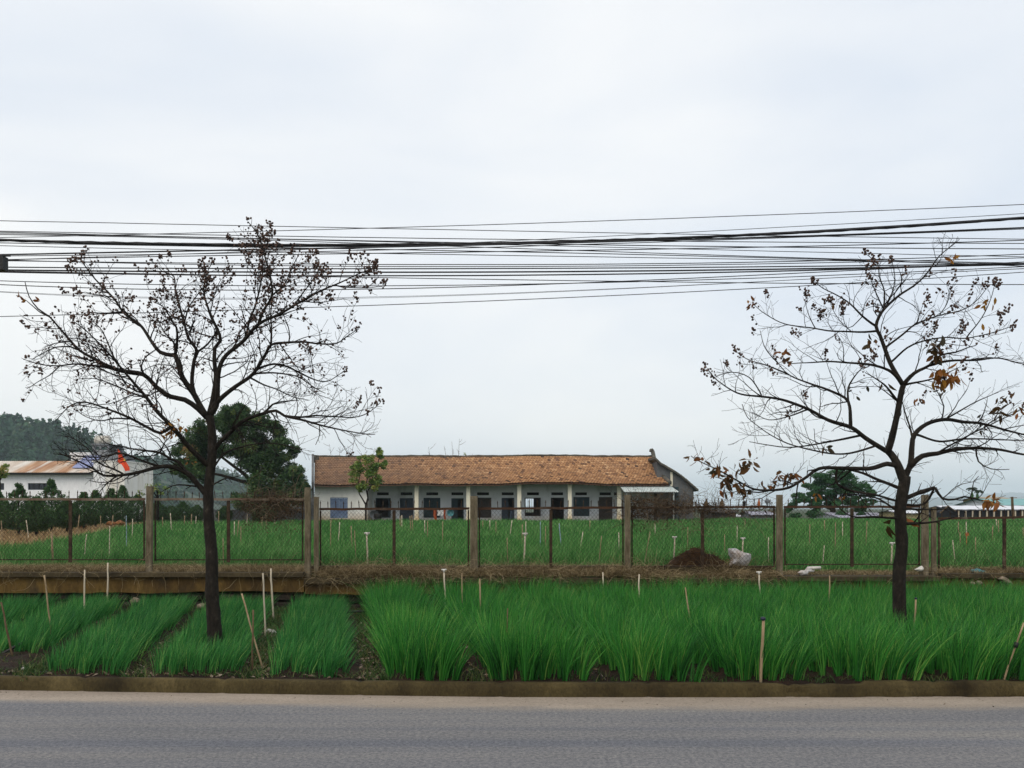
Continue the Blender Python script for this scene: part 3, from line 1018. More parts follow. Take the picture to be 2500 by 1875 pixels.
def grass_strip(px0, px1, n, seed, label, y=(13.55, 14.3), z=0.6, h=(0.05, 0.16), hang=0.0):
    """dry grass on the ledge plus strands hanging over the coping"""
    rng = np.random.default_rng(seed)
    xa, xb = X(px0, 13.6), X(px1, 13.6)
    x = rng.uniform(xa, xb, n)
    den = np.array([0.5 + 0.5 * mnoise.noise(Vector((xx * 1.6, seed, 0))) + 0.3 * mnoise.noise(Vector((xx * 6, seed, 2))) for xx in x])
    x = x[rng.uniform(0.05, 0.9, n) < den]
    n = len(x)
    yy = rng.uniform(*y, n)
    an = rng.uniform(0, 6.28, n)
    parts = [blade_mesh(np.stack([x, yy, np.full(n, z - 0.01)], 1), np.stack([np.cos(an), np.sin(an)], 1), rng.uniform(*h, n), rng.uniform(0.003, 0.006, n), rng.uniform(0.3, 2.2, n), 4, rng.uniform(0, 1, n), rng.uniform(0, 6.28, n), rng.uniform(0.0, 0.5, n))]
    if hang:
        m = int(n * hang)
        def dens(p):
            return max(0, 0.45 + 0.8 * mnoise.noise(Vector((p[0] * 1.3, seed, 9))))
        c, q, r = strands(m, (xa, xb, WD - 0.12, WD + 0.28, z - 0.10, z + 0.10), seed + 2, (0.15, 0.5), 0.0022, 1.2, 7, dens, 0.4)
        parts.append((c, q, r))
    c, q, r = merge(parts)
    o = link("dry_grass", np_mesh("dry_grass", c, q, r), M['drygrass'])
    tag(o, label, "dry grass", None, 'stuff')
grass_strip(-150, 742, 34000, 71, "dry brown grass along the top of the ochre wall", (13.70, 14.5), 0.62, (0.05, 0.17), 0.03)
grass_strip(770, 1540, 42000, 72, "thick dry grass spilling over the dark wall in front of the house", (13.54, 14.5), 0.58, (0.07, 0.21), 0.14)
grass_strip(1540, 1900, 16000, 73, "dry grass and twigs at the foot of the compost heap", (13.56, 14.3), 0.55, (0.05, 0.15), 0.22)
grass_strip(1900, 2290, 10000, 74, "sparse dry grass on the coping behind the smaller bare tree", (13.75, 14.5), 0.57, (0.03, 0.10), 0.02)
grass_strip(2290, 2640, 16000, 75, "pale dry grass on the wall at the right edge", (13.66, 14.5), 0.60, (0.04, 0.12), 0.03)

# ------------------------------------------------------------------ the two bare street trees
M['bark'] = noisy("dark_bark", [(0.005, 0.004, 0.003), (0.012, 0.0095, 0.007), (0.019, 0.0150, 0.011), (0.034, 0.028, 0.021), (0.17, 0.15, 0.12)], scale=15, fine=45, fine_amt=0.5, bs=0.9, bd=0.015, stretch=(1.3, 1.3, 0.6), lo=0.26, hi=0.80)
M['twig'] = noisy("twig_bark", [(0.008, 0.006, 0.005), (0.017, 0.012, 0.010)], scale=6, fine=40, fine_amt=0.2)
M['capsule'] = leafy("seed_capsule", [(0.030, 0.018, 0.015), (0.075, 0.045, 0.036), (0.13, 0.085, 0.065)], transl=0.0, rough=0.8, spec=0.15)
M['autumn'] = leafy("autumn_leaf", [(0.030, 0.026, 0.012), (0.10, 0.05, 0.016), (0.22, 0.075, 0.02), (0.30, 0.15, 0.022)], transl=0.35, rough=0.6, spec=0.2, namt=0.2)

def smooth_line(pts, rad, step=0.05):
    """Catmull-Rom through points, radii follow"""
    P = [Vector(p) for p in pts]
    P = [P[0] * 2 - P[1]] + P + [P[-1] * 2 - P[-2]]
    out_p, out_r = [], []
    for i in range(1, len(P) - 2):
        L = (P[i + 1] - P[i]).length
        k = max(1, int(L / step))
        for s in range(k):
            t = s / k
            a, b, c, d = P[i - 1], P[i], P[i + 1], P[i + 2]
            v = 0.5 * ((2 * b) + (c - a) * t + (2 * a - 5 * b + 4 * c - d) * t * t + (3 * b - a - 3 * c + d) * t ** 3)
            out_p.append(v)
            out_r.append(rad[i - 1] * (1 - t) + rad[i] * t)
    out_p.append(P[-2]); out_r.append(rad[-1])
    return out_p, out_r

ICO_V = []
g_ = (1 + 5 ** 0.5) / 2
for a_ in (-1, 1):
    for b_ in (-g_, g_):
        ICO_V += [(0, a_, b_), (a_, b_, 0), (b_, 0, a_)]
ICO_V = np.array(ICO_V) / math.sqrt(1 + g_ * g_)
ICO_F = []
for i in range(12):
    for j in range(i + 1, 12):
        for k in range(j + 1, 12):
            d1 = np.linalg.norm(ICO_V[i] - ICO_V[j]); d2 = np.linalg.norm(ICO_V[j] - ICO_V[k]); d3 = np.linalg.norm(ICO_V[i] - ICO_V[k])
            if max(d1, d2, d3) < 1.1:
                n_ = np.cross(ICO_V[j] - ICO_V[i], ICO_V[k] - ICO_V[i])
                ICO_F.append((i, j, k) if n_ @ ICO_V[i] > 0 else (i, k, j))
ICO_F = np.array(ICO_F)

class BareTree:
    def __init__(self, d, conv, seed):
        self.d, self.conv, self.seed = d, conv, seed
        self.rng = random.Random(seed)
        self.paths = []       # (points, radii, level)
        self.tips = []        # (point, direction, level)
        self.env = None
        self.scatter = None
        self.skip = None
    def nearest(self, px, py):
        best, bd = None, 1e9
        for pts, rad, lv in self.paths:
            for p, r in zip(pts, rad):
                qx, qy = CX + p.x / p.y * F, HY - (p.z - EYE) / p.y * F
                e = (qx - px) ** 2 + (qy - py) ** 2
                if e < bd: bd, best = e, p
        return best
    def limb(self, pts, r0, r1, slope=0.0, root=False, curve=0.0):
        """pts: traced points; r0, r1 half widths in photo pixels; slope: metres of depth per metre of run"""
        px = [self.conv(*p) for p in pts]
        if root: y0 = self.d
        else: y0 = self.nearest(*px[0]).y
        out_, run = [], 0.0
        for i, (x, y) in enumerate(px):
            if i: run += math.hypot(x - px[i - 1][0], y - px[i - 1][1]) / F * self.d
            dep = y0 + slope * run + curve * run * run
            out_.append(at(x, y, dep))
        if not root: out_[0] = self.nearest(*px[0])
        n = len(out_)
        cum = [0.0]
        for i in range(1, n): cum.append(cum[-1] + (out_[i] - out_[i - 1]).length)
        rad = [(r0 + (r1 - r0) * (c / cum[-1]) ** 0.8) / F * self.d for c in cum]
        P, Rr = smooth_line(out_, rad)
        if len(P) > 4:
            P = [p + Vector((mnoise.noise(p * 3.1), mnoise.noise(p * 3.1 + Vector((5, 1, 2))), mnoise.noise(p * 3.1 + Vector((1, 8, 4))))) * 0.012 if 0 < i < len(P) - 1 else p for i, p in enumerate(P)]
        self.paths.append((P, Rr, 0))
        self.tips.append((P[-1], (P[-1] - P[-2]).normalized(), 0))
    def grow(self, start, direc, length, r0, level, up=0.12, wig=0.22):
        rng = self.rng
        n = max(3, int(length / 0.055))
        st = length / n
        p, d = start.copy(), direc.normalized()
        pts, rad = [p.copy()], [r0]
        bias = Vector((rng.gauss(0, 1), rng.gauss(0, 1), rng.gauss(0, 0.6))) * 0.10
        for i in range(n):
            d = d + Vector((rng.gauss(0, 1), rng.gauss(0, 1), rng.gauss(0, 1))) * wig * 0.5 + bias + Vector((0, 0, up))
            d.normalize()
            p = p + d * st
            if self.env is not None and self.outside(p) and len(pts) > 1: break
            pts.append(p.copy())
            rad.append(max(0.0017, r0 * (1 - 0.72 * (i + 1) / n)))
        self.paths.append((pts, rad, level))
        self.tips.append((pts[-1], d.copy(), level))
        return pts, rad
    def side_dir(self, t, ang):
        rng = self.rng
        v = Vector((rng.gauss(0, 1), rng.gauss(0, 0.8), rng.gauss(0, 1)))
        v = (v - t * v.dot(t))
        if v.length < 1e-3: v = t.orthogonal()
        v.normalize()
        return (t * math.cos(ang) + v * math.sin(ang)).normalized()
    def envelope(self, margin):
        pts = []
        for P, Rr, lv in self.paths[1:]:
            for p in P: pts.append((CX + p.x / p.y * F, HY - (p.z - EYE) / p.y * F))
        pts = np.array(pts)
        self.cen = (pts[:, 0].min() * 0.5 + pts[:, 0].max() * 0.5, pts[:, 1].max() - 0.35 * (pts[:, 1].max() - pts[:, 1].min()))
        a = np.arctan2(pts[:, 1] - self.cen[1], pts[:, 0] - self.cen[0]); r = np.hypot(pts[:, 0] - self.cen[0], pts[:, 1] - self.cen[1])
        nb = 72
        self.env = np.array([max([0] + list(r[np.abs((a - (-math.pi + (k + .5) * 2 * math.pi / nb) + math.pi) % (2 * math.pi) - math.pi) < 0.13])) for k in range(nb)])
        self.env = np.maximum(self.env, 60) + margin
    def outside(self, p):
        x, y = CX + p.x / p.y * F - self.cen[0], HY - (p.z - EYE) / p.y * F - self.cen[1]
        k = int((math.atan2(y, x) + math.pi) / (2 * math.pi) * 72) % 72
        return math.hypot(x, y) > self.env[k]
    def branch_out(self, spec):
        """spec: per level (spacing, len range, start fraction, up)"""
        rng = self.rng
        self.envelope(6)
        done = 0
        for lv, (sp, lr, f0, up) in enumerate(spec):
            src = [pp for pp in self.paths[1:] if pp[2] == lv]
            for P, Rr, _ in src:
                L = sum((P[i + 1] - P[i]).length for i in range(len(P) - 1))
                acc, nxt = 0.0, f0 * L + rng.uniform(0.2, 1) * sp
                for i in range(len(P) - 1):
                    sl = (P[i + 1] - P[i]).length
                    acc += sl
                    if acc >= nxt:
                        nxt += sp * rng.uniform(0.5, 1.5)
                        fr = acc / L
                        t = (P[i + 1] - P[i]).normalized()
                        ln = rng.uniform(*lr) * (1.0 - 0.35 * fr)
                        if lv == 0: ln *= min(1.0, 0.4 + L / 1.6)
                        if lv > 0: ln = min(ln, L * 0.75)
                        if ln < 0.05 or (self.skip and self.skip(P[i])): continue
                        r = min(Rr[i] * 0.55, [0.0072, 0.0038, 0.0025][min(lv, 2)] * rng.uniform(0.7, 1.25))
                        self.grow(P[i], self.side_dir(t, R(rng.uniform(28, 62))), ln, max(r, 0.0014), lv + 1, up, 0.30)
    def build(self, label, cat, fruit, leaves):
        base = self.paths[0][0][0]
        root = thing("bare_tree", (base.x, base.y, 0.1), label, cat, "bare roadside trees with seed capsules")
        off = np.array(ROOT[root.name])
        # trunk (path 0)
        mb = MB()
        P, Rr, _ = self.paths[0]
        P = [P[0] - Vector((0, 0, 0.14))] + P
        Rr = [Rr[0] * 1.18] + Rr
        mb.tube(P, [r * (1 + 0.09 * mnoise.noise(Vector((i * 0.35, self.seed, 0)))) for i, r in enumerate(Rr)], 14)
        mb.build("trunk", M['bark'], root, True, jitter=0.006, js=14)
        mb = MB()
        for P, Rr, lv in self.paths[1:]:
            if lv == 0: mb.tube(P, [r * (1 + 0.10 * mnoise.noise(p * 5)) for p, r in zip(P, Rr)], 8)
        mb.build("branches", M['bark'], root, True)
        mb = MB()
        for P, Rr, lv in self.paths:
            if lv > 0: mb.tube(P, Rr, 4 if lv == 1 else 3, cap=False)
        tw = mb
        # fruit clusters: an upright stalk with small capsules
        co, q, r = [], [], []
        rng = self.rng
        for p, d, size, cnt in fruit(self):
            ax = (d * 0.6 + Vector((rng.gauss(0, 0.15), rng.gauss(0, 0.15), 0.75))).normalized()
            if self.outside(p + ax * size): size *= 0.45
            e = p + ax * size
            tw.tube([p, p + ax * size * 0.5, e], [0.0018, 0.0015, 0.001], 3, cap=False)
            for k in range(cnt):
                t = rng.random()
                wv = 0.028 * (1 - 0.5 * t) + 0.012
                c = p + ax * (size * t) + Vector((rng.gauss(0, 1), rng.gauss(0, 1), rng.gauss(0, 1))).normalized() * wv * rng.uniform(0.4, 1.0)
                s = rng.uniform(0.0085, 0.0135)
                rot = Matrix.Rotation(rng.uniform(0, 6.28), 3, Vector((rng.gauss(0, 1), rng.gauss(0, 1), rng.gauss(0, 1))))
                vs = (ICO_V * np.array([s, s, s * 1.2])) @ np.array(rot)
                co.append(vs + np.array(c)); q.append(ICO_F + 12 * (len(co) - 1)); r.append(np.full(20, rng.random()))
        for P, Rr, lv in self.paths:
            if lv == 0 or self.scatter is None: continue
            for i in range(1, len(P)):
                if rng.random() > self.scatter(P[i]): continue
                for k in range(rng.choice((1, 1, 2, 3))):
                    c = P[i] + Vector((rng.gauss(0, 1), rng.gauss(0, 1), rng.gauss(0.4, 1))).normalized() * rng.uniform(0.008, 0.035)
                    s = rng.uniform(0.008, 0.0125)
                    rot = Matrix.Rotation(rng.uniform(0, 6.28), 3, Vector((rng.gauss(0, 1), rng.gauss(0, 1), rng.gauss(0, 1))))
                    vs = (ICO_V * np.array([s, s, s * 1.2])) @ np.array(rot)
                    co.append(vs + np.array(c)); q.append(ICO_F + 12 * (len(co) - 1)); r.append(np.full(20, rng.random()))
        tw.build("twigs", M['twig'], root)
        if co:
            o_ = link("seed_capsules", np_mesh("seed_capsules", np.concatenate(co) - off, np.concatenate(q), np.concatenate(r)), M['capsule'], root)
            o_["kind"] = "stuff"
        parts = []
        nr = np.random.default_rng(self.seed)
        for (u, v, du, dv, n, size, tone, droop) in leaves:
            px, py = self.conv(u, v)
            c = self.nearest(px, py)
            ang = nr.uniform(0, 6.28, n); rad_ = np.sqrt(nr.uniform(0, 1, n))
            k = self.d / F
            P_ = np.stack([X(px, c.y) + np.cos(ang) * rad_ * du * k, c.y + nr.normal(0, 0.07, n), Z(py, c.y) + np.sin(ang) * rad_ * dv * k], 1)
            sz = size * nr.uniform(0.7, 1.2, n)
            a, b, cc = leaf_two(P_, sz, nr, np.clip(nr.normal(tone, 0.14, n), 0, 1), droop)
            parts.append((a, b, cc))
        if parts:
            a, b, cc = merge(parts)
            o_ = link("leaves", np_mesh("leaves", a - off, b, cc), M['autumn'], root)
            o_["kind"] = "stuff"
        return root

def leaf_two(P, size, rng, rnd, droop):
    """long pointed leaf with a folded midrib: 4 quads"""
    n = len(P)
    a = rng.normal(0, 1, (n, 3)) + np.array([0, 0, -droop]); a /= np.linalg.norm(a, axis=1)[:, None]
    b = np.cross(a, rng.normal(0, 1, (n, 3))); b /= np.linalg.norm(b, axis=1)[:, None] + 1e-9
    c = np.cross(a, b)
    s = size[:, None]
    ribs = []
    for t, w_ in ((0, 0.02), (0.35, 0.2), (0.7, 0.16), (1.0, 0.01)):
        m = P + a * s * t + c * s * (-0.18 * t * t)
        ribs.append((m + b * s * w_ + c * s * 0.05 * (w_ > 0.05), m, m - b * s * w_ + c * s * 0.05 * (w_ > 0.05)))
    co = np.stack([p for r_ in ribs for p in r_], 1).reshape(-1, 3)
    qs = []
    base = (np.arange(n) * 12)[:, None]
    for k in range(3):
        for m in range(2):
            qs.append(base + np.array([k * 3 + m, k * 3 + m + 1, (k + 1) * 3 + m + 1, (k + 1) * 3 + m]))
    q = np.stack(qs, 1).reshape(-1, 4)
    return co, q, np.repeat(rnd, 6)

cA = lambda u, v: (u / 2.304, 500 + v / 2.304)
cB = lambda u, v: (1660 + u / 1.6595, 560 + v / 1.6595)

# ---- larger tree
T = BareTree(9.4, cA, 21)
T.limb([(1215, 2510), (1206, 2400), (1196, 2250), (1190, 2000), (1180, 1850), (1170, 1700), (1176, 1560), (1188, 1450), (1194, 1330), (1188, 1240), (1178, 1185)], 19, 9.5, 0, True)
L = T.limb
L([(1178, 1190), (1165, 1195), (1120, 1120), (1088, 1060), (1045, 1000), (1015, 950), (1000, 890), (985, 845)], 8, 6, 0.15)
L([(985, 850), (960, 845), (900, 828), (860, 780), (800, 690), (740, 640), (690, 600), (650, 540), (600, 480), (540, 420), (490, 360), (450, 300)], 5.5, 1.2, 0.25)
L([(690, 602), (640, 605), (580, 608), (520, 605)], 3.0, 1.0, -0.3)
L([(990, 840), (995, 760), (992, 690), (965, 645), (920, 570), (860, 545)], 4.0, 1.0, -0.3)
L([(993, 700), (950, 640), (900, 660), (880, 620)], 2.4, .8, 0.5)
L([(985, 850), (975, 770), (930, 720), (890, 650)], 3, .9, 0.55)
L([(1165, 1195), (1110, 1145), (1040, 1098), (960, 1080), (880, 1030), (830, 975), (780, 945), (690, 930), (600, 900), (520, 860), (450, 820), (400, 770), (340, 700), (280, 630), (215, 585), (165, 515), (140, 430)], 7.5, 0.9, -0.18)
L([(800, 950), (690, 935), (560, 910), (440, 896), (340, 905), (230, 900), (130, 868)], 4.0, 0.9, 0.35)
L([(450, 820), (400, 800), (320, 800), (250, 830), (180, 870)], 2.2, .8, -.4)
L([(340, 905), (280, 960), (210, 1000), (150, 1035)], 1.8, .7, .4)
L([(280, 640), (220, 600), (150, 540), (90, 510)], 1.6, .7, -.3)
L([(1192, 1470), (1150, 1450), (1090, 1390), (1040, 1340), (1000, 1290), (940, 1222), (880, 1160), (830, 1090), (780, 1030), (720, 960), (650, 880), (580, 800), (500, 720), (420, 660)], 7.5, 0.9, -0.45)
L([(650, 880), (600, 760), (560, 690), (500, 640)], 2.2, .8, .3)
L([(960, 1245), (900, 1285), (830, 1250), (740, 1200), (640, 1160), (560, 1130), (480, 1110), (400, 1130), (310, 1220)], 4.5, .8, -0.2)
L([(740, 1200), (640, 1200), (560, 1215), (480, 1190), (420, 1150)], 2.2, .7, 0.4)
L([(830, 1095), (740, 1060), (640, 1010), (540, 980), (450, 980)], 2.6, .7, 0.5)
L([(1150, 1640), (1105, 1560), (1060, 1510), (980, 1475), (900, 1470), (800, 1500), (700, 1520), (580, 1525), (530, 1490), (440, 1440), (330, 1395)], 8, 1.0, -0.35)
L([(1060, 1510), (1010, 1450), (960, 1430), (900, 1395), (800, 1380), (700, 1360), (600, 1340), (560, 1300)], 4.2, .9, 0.2)
L([(900, 1470), (800, 1440), (680, 1400), (560, 1420), (450, 1415), (300, 1400)], 3.2, .9, -.5)
L([(900, 1395), (930, 1330), (960, 1300)], 2, .8, 0.3)
L([(700, 1520), (620, 1480), (560, 1450), (500, 1380), (420, 1320), (370, 1300)], 2.6, .8, .3)
L([(640, 1522), (600, 1570), (540, 1640)], 2, .8, -.3)
L([(1178, 1190), (1198, 1100), (1214, 1000), (1216, 950), (1205, 880), (1210, 800), (1240, 760), (1222, 700), (1190, 640), (1172, 590), (1150, 500), (1160, 400), (1190, 330)], 8, 1.0, 0.12)
L([(1090, 1065), (1080, 970), (1090, 870), (1110, 828), (1060, 750), (1035, 660), (1010, 580), (985, 480), (975, 400), (910, 370), (860, 320)], 5.5, 0.9, 0.3)
L([(1110, 825), (1165, 785), (1205, 730), (1225, 690)], 3, 1.5, -0.2)
L([(1035, 660), (1060, 580), (1110, 510), (1170, 440)], 2.2, .8, -.4)
L([(1190, 1180), (1216, 1130), (1232, 950), (1260, 870), (1300, 820), (1370, 760), (1430, 690), (1480, 655), (1560, 622), (1650, 570), (1720, 530), (1790, 490), (1880, 450), (1990, 400), (2100, 352)], 7.5, 0.9, -0.2)
L([(1880, 450), (1960, 465), (2060, 470), (2150, 460)], 1.6, .7, .3)
L([(1300, 820), (1330, 800), (1380, 740), (1405, 650), (1440, 560), (1462, 450), (1480, 330), (1470, 230), (1440, 150)], 3.5, .9, 0.35)
L([(1440, 680), (1480, 600), (1530, 510), (1515, 400), (1490, 300), (1460, 180), (1395, 95)], 4, .9, 0.1)
L([(1530, 510), (1600, 440), (1640, 350), (1680, 280)], 2.2, .8, -.3)
L([(1650, 570), (1700, 500), (1760, 420), (1810, 330)], 2.0, .8, .4)
L([(1185, 1165), (1240, 1090), (1320, 1022), (1400, 970), (1440, 930), (1490, 850), (1525, 790), (1600, 775), (1700, 770), (1800, 782), (1890, 780), (1940, 745), (2010, 700)], 6.5, 0.9, -0.35)
L([(1525, 790), (1526, 700), (1522, 620), (1530, 560)], 2.8, 1.5, 0.25)
L([(1440, 935), (1540, 898), (1620, 910), (1700, 950), (1790, 990), (1850, 990), (1940, 930)], 3.2, .8, 0.2)
L([(1440, 945), (1560, 950), (1680, 965), (1760, 1020), (1830, 1060)], 2.6, .8, -.5)
L([(1400, 975), (1480, 1010), (1560, 1040), (1640, 1080), (1740, 1100)], 2.4, .8, .4)
L([(1200, 1400), (1240, 1330), (1340, 1240), (1400, 1200), (1480, 1170), (1550, 1155), (1600, 1185), (1720, 1215), (1850, 1250), (2000, 1280), (2110, 1290)], 6, 0.9, -0.3)
L([(1600, 1185), (1700, 1195), (1770, 1187), (1880, 1192), (1990, 1196), (2070, 1170), (2140, 1112)], 2.8, .8, 0.3)
L([(1480, 1170), (1530, 1120), (1590, 1105), (1680, 1100)], 3.0, .8, .3)
L([(1200, 1500), (1260, 1400), (1360, 1360), (1480, 1340), (1600, 1350), (1700, 1380)], 2.6, .8, -.6)
L([(1800, 1235), (1800, 1290), (1775, 1350)], 1.5, .7, 0.2)
L([(1190, 1590), (1260, 1540), (1330, 1530), (1400, 1500)], 2.4, .8, -0.4)
L([(1110, 1610), (1040, 1575), (970, 1580), (900, 1620)], 2.4, .8, -0.3)
T.skip = lambda p: (CX + p.x / p.y * F) * 2.304 < 330 and (HY - (p.z - EYE) / p.y * F - 500) * 2.304 < 640
T.branch_out([(0.075, (0.28, 0.75), 0.16, 0.05), (0.055, (0.10, 0.32), 0.12, 0.03)])

def scatter_big(p):
    u, v = (CX + p.x / p.y * F) * 2.304, (HY - (p.z - EYE) / p.y * F - 500) * 2.304
    return float(np.interp(v, [0, 300, 520, 680, 800, 1050, 1200], [0.36, 0.34, 0.28, 0.17, 0.07, 0.04, 0.0]))
T.scatter = scatter_big
def fruit_big(t):
    out_ = []
    for p, d, lv in t.tips:
        px, py = CX + p.x / p.y * F, HY - (p.z - EYE) / p.y * F
        u, v = px * 2.304, (py - 500) * 2.304
        pr = 0.0
        if u < 330 and v < 640: continue
        if v < 230 and lv > 0 and t.rng.random() < 0.6: continue
        if v < 330: pr = 0.5
        elif v < 520: pr = 0.34
        elif v < 700: pr = 0.2
        elif v < 1000: pr = 0.12 if (u < 800 or u > 1400) else 0.05
        elif v < 1250: pr = 0.05
        if u > 1950 and v > 1000: pr = 0.3
        if lv == 0 and v < 1000: pr = 0.8
        if lv >= 2: pr *= 0.30
        if t.rng.random() < pr:
            top = v < 560
            out_.append((p, d, t.rng.uniform(0.05, 0.11 if v < 230 else 0.19) if top else t.rng.uniform(0.05, 0.14), t.rng.randint(5, 13) if top else t.rng.randint(4, 9)))
    return out_
T.build("larger bare tree on the left with many dark seed capsules and a forked trunk", "tree", fruit_big,
        [(985, 1250, 26, 20, 46, 0.06, 0.86, 0.6), (940, 1290, 16, 10, 16, 0.055, 0.8, 0.6), (140, 525, 12, 8, 8, 0.065, 0.62, 0.3), (1060, 1440, 30, 5, 6, 0.05, 0.7, 0.8), (680, 1600, 20, 8, 0, 0.05, 0.8, 0.5)])

# ---- smaller tree
T = BareTree(9.45, cB, 33)
L = T.limb
T.limb([(893, 1708), (893, 1640), (890, 1500), (886, 1400), (898, 1290), (895, 1220), (890, 1150), (893, 1110), (905, 1050), (914, 1000)], 17.5, 13, 0, True)
L([(912, 1015), (880, 950), (855, 912), (840, 895)], 12, 9, 0.1)
L([(850, 910), (810, 882), (750, 845), (690, 800), (600, 770), (520, 730), (430, 695), (330, 680), (230, 660), (150, 612), (112, 568)], 7, 1.0, -0.3)
L([(690, 800), (688, 720), (668, 682), (600, 650), (520, 622), (440, 590), (395, 540)], 5, 1.0, 0.2)
L([(440, 590), (350, 550), (280, 530), (230, 498)], 2.2, .8, -.2)
L([(395, 545), (345, 480), (325, 410)], 1.6, .7, .3)
L([(675, 690), (680, 640), (705, 595), (742, 558)], 3, 1.0, .5)
L([(740, 842), (640, 852), (540, 872), (440, 882), (340, 872), (280, 860)], 3.0, .8, 0.3)
L([(800, 875), (700, 905), (600, 905), (480, 882), (400, 850), (320, 800), (272, 760), (252, 708)], 2.8, .8, -.35)
L([(520, 730), (440, 760), (360, 770), (290, 740)], 2, .7, -.3)
L([(330, 680), (280, 600), (210, 580), (140, 600)], 1.8, .7, .4)
L([(845, 900), (862, 830), (876, 770), (890, 700), (905, 632)], 9, 7, -0.1)
L([(905, 632), (880, 592), (852, 540), (830, 480), (812, 430), (796, 392), (815, 340), (850, 300), (900, 260), (960, 220), (1000, 180), (1050, 110), (1132, 40)], 6, 0.9, 0.2)
L([(900, 625), (860, 580), (790, 550), (700, 540), (600, 536), (500, 540), (440, 546)], 4.5, .9, -.3)
L([(890, 690), (840, 640), (800, 610), (750, 580)], 3.5, .9, -.5)
L([(796, 392), (740, 350), (690, 300), (640, 270), (580, 240), (550, 215)], 3, .9, -.2)
L([(800, 405), (720, 416), (620, 410), (550, 400), (430, 385), (350, 345), (305, 310)], 2.8, .8, .3)
L([(555, 400), (525, 350), (508, 290)], 1.4, .7, .2)
L([(740, 350), (680, 400), (630, 340), (610, 300)], 1.3, .6, .4)
L([(818, 330), (826, 250), (805, 190), (800, 140), (755, 100)], 2.4, .8, .2)
L([(818, 325), (790, 250), (765, 185)], 2, .8, -.3)
L([(822, 320), (850, 280), (870, 205), (855, 120)], 2, .8, .1)
L([(905, 632), (950, 580), (1010, 550), (1060, 510), (1120, 500), (1200, 470)], 5.5, 1, -.25)
L([(1010, 552), (1100, 532), (1200, 530), (1290, 520), (1400, 545), (1470, 530)], 3.5, .9, .3)
L([(915, 632), (1000, 610), (1060, 592), (1130, 560)], 3, .8, -.4)
L([(838, 478), (900, 430), (960, 380), (1050, 350), (1140, 330), (1200, 290), (1245, 235)], 3, .8, .25)
L([(860, 535), (920, 480), (1000, 450), (1080, 440), (1160, 445), (1260, 420), (1350, 390)], 2.6, .8, -.3)
L([(1050, 350), (1080, 300), (1090, 240)], 1.4, .7, .2)
L([(1160, 445), (1220, 360), (1260, 280), (1275, 225)], 1.8, .7, .2)
L([(916, 1010), (935, 950), (940, 880), (950, 832), (1000, 790), (1080, 770), (1150, 780), (1230, 790), (1394, 830), (1480, 850)], 7.5, 1.4, 0.25)
L([(932, 965), (980, 920), (1040, 910), (1120, 890), (1200, 885), (1300, 892), (1394, 912), (1500, 925)], 7, 1.6, -0.25)
L([(950, 835), (1050, 860), (1150, 850), (1250, 850), (1390, 852), (1480, 830)], 3.2, 1.0, .45)
L([(938, 850), (930, 800), (908, 730), (895, 680)], 3, .9, .4)
L([(1190, 887), (1212, 940), (1262, 970), (1335, 972)], 2.4, .8, -.3)
L([(1080, 770), (1160, 720), (1220, 690), (1290, 660)], 2.4, .8, .3)
L([(1040, 910), (1120, 860), (1240, 800), (1394, 720)], 2.4, .8, -.5)
L([(890, 960), (840, 950), (760, 970), (640, 966), (560, 970), (500, 1012), (440, 1048), (370, 1058), (300, 1050), (230, 1015), (150, 970), (100, 945), (45, 918)], 6.5, 0.9, -.25)
L([(885, 1055), (800, 1015), (740, 990), (680, 972)], 4.5, 2.5, .1)
L([(640, 968), (640, 1030), (700, 1060), (800, 1080), (872, 1098)], 3, 2.5, .1)
L([(380, 1055), (320, 1065), (240, 1050), (190, 1020), (130, 1000)], 1.8, .7, .3)
L([(880, 1150), (820, 1100), (760, 1080), (690, 1075)], 3, .9, .3)
L([(878, 1162), (800, 1165), (700, 1162), (640, 1120), (600, 1080)], 3.6, .9, -.2)
L([(905, 1085), (980, 1060), (1033, 1046)], 5.5, 4.2, -.1)
L([(1025, 1048), (1062, 1090), (1110, 1092), (1150, 1080), (1230, 1098), (1300, 1112)], 3.6, .9, -.2)
L([(900, 1115), (960, 1118), (1000, 1105), (1028, 1055)], 3, 2.6, .1)
L([(905, 1192), (1010, 1190), (1060, 1180), (1112, 1166)], 4.0, 1.4, -.3)
L([(905, 1140), (1000, 1136), (1090, 1132)], 3.0, 1.2, .2)
L([(1180, 1088), (1190, 1020), (1210, 1000)], 1.4, .7, .2)
L([(1065, 1088), (1120, 1040), (1200, 1020)], 1.3, .6, -.3)
T.branch_out([(0.105, (0.22, 0.65), 0.2, 0.04), (0.075, (0.08, 0.28), 0.12, 0.03)])

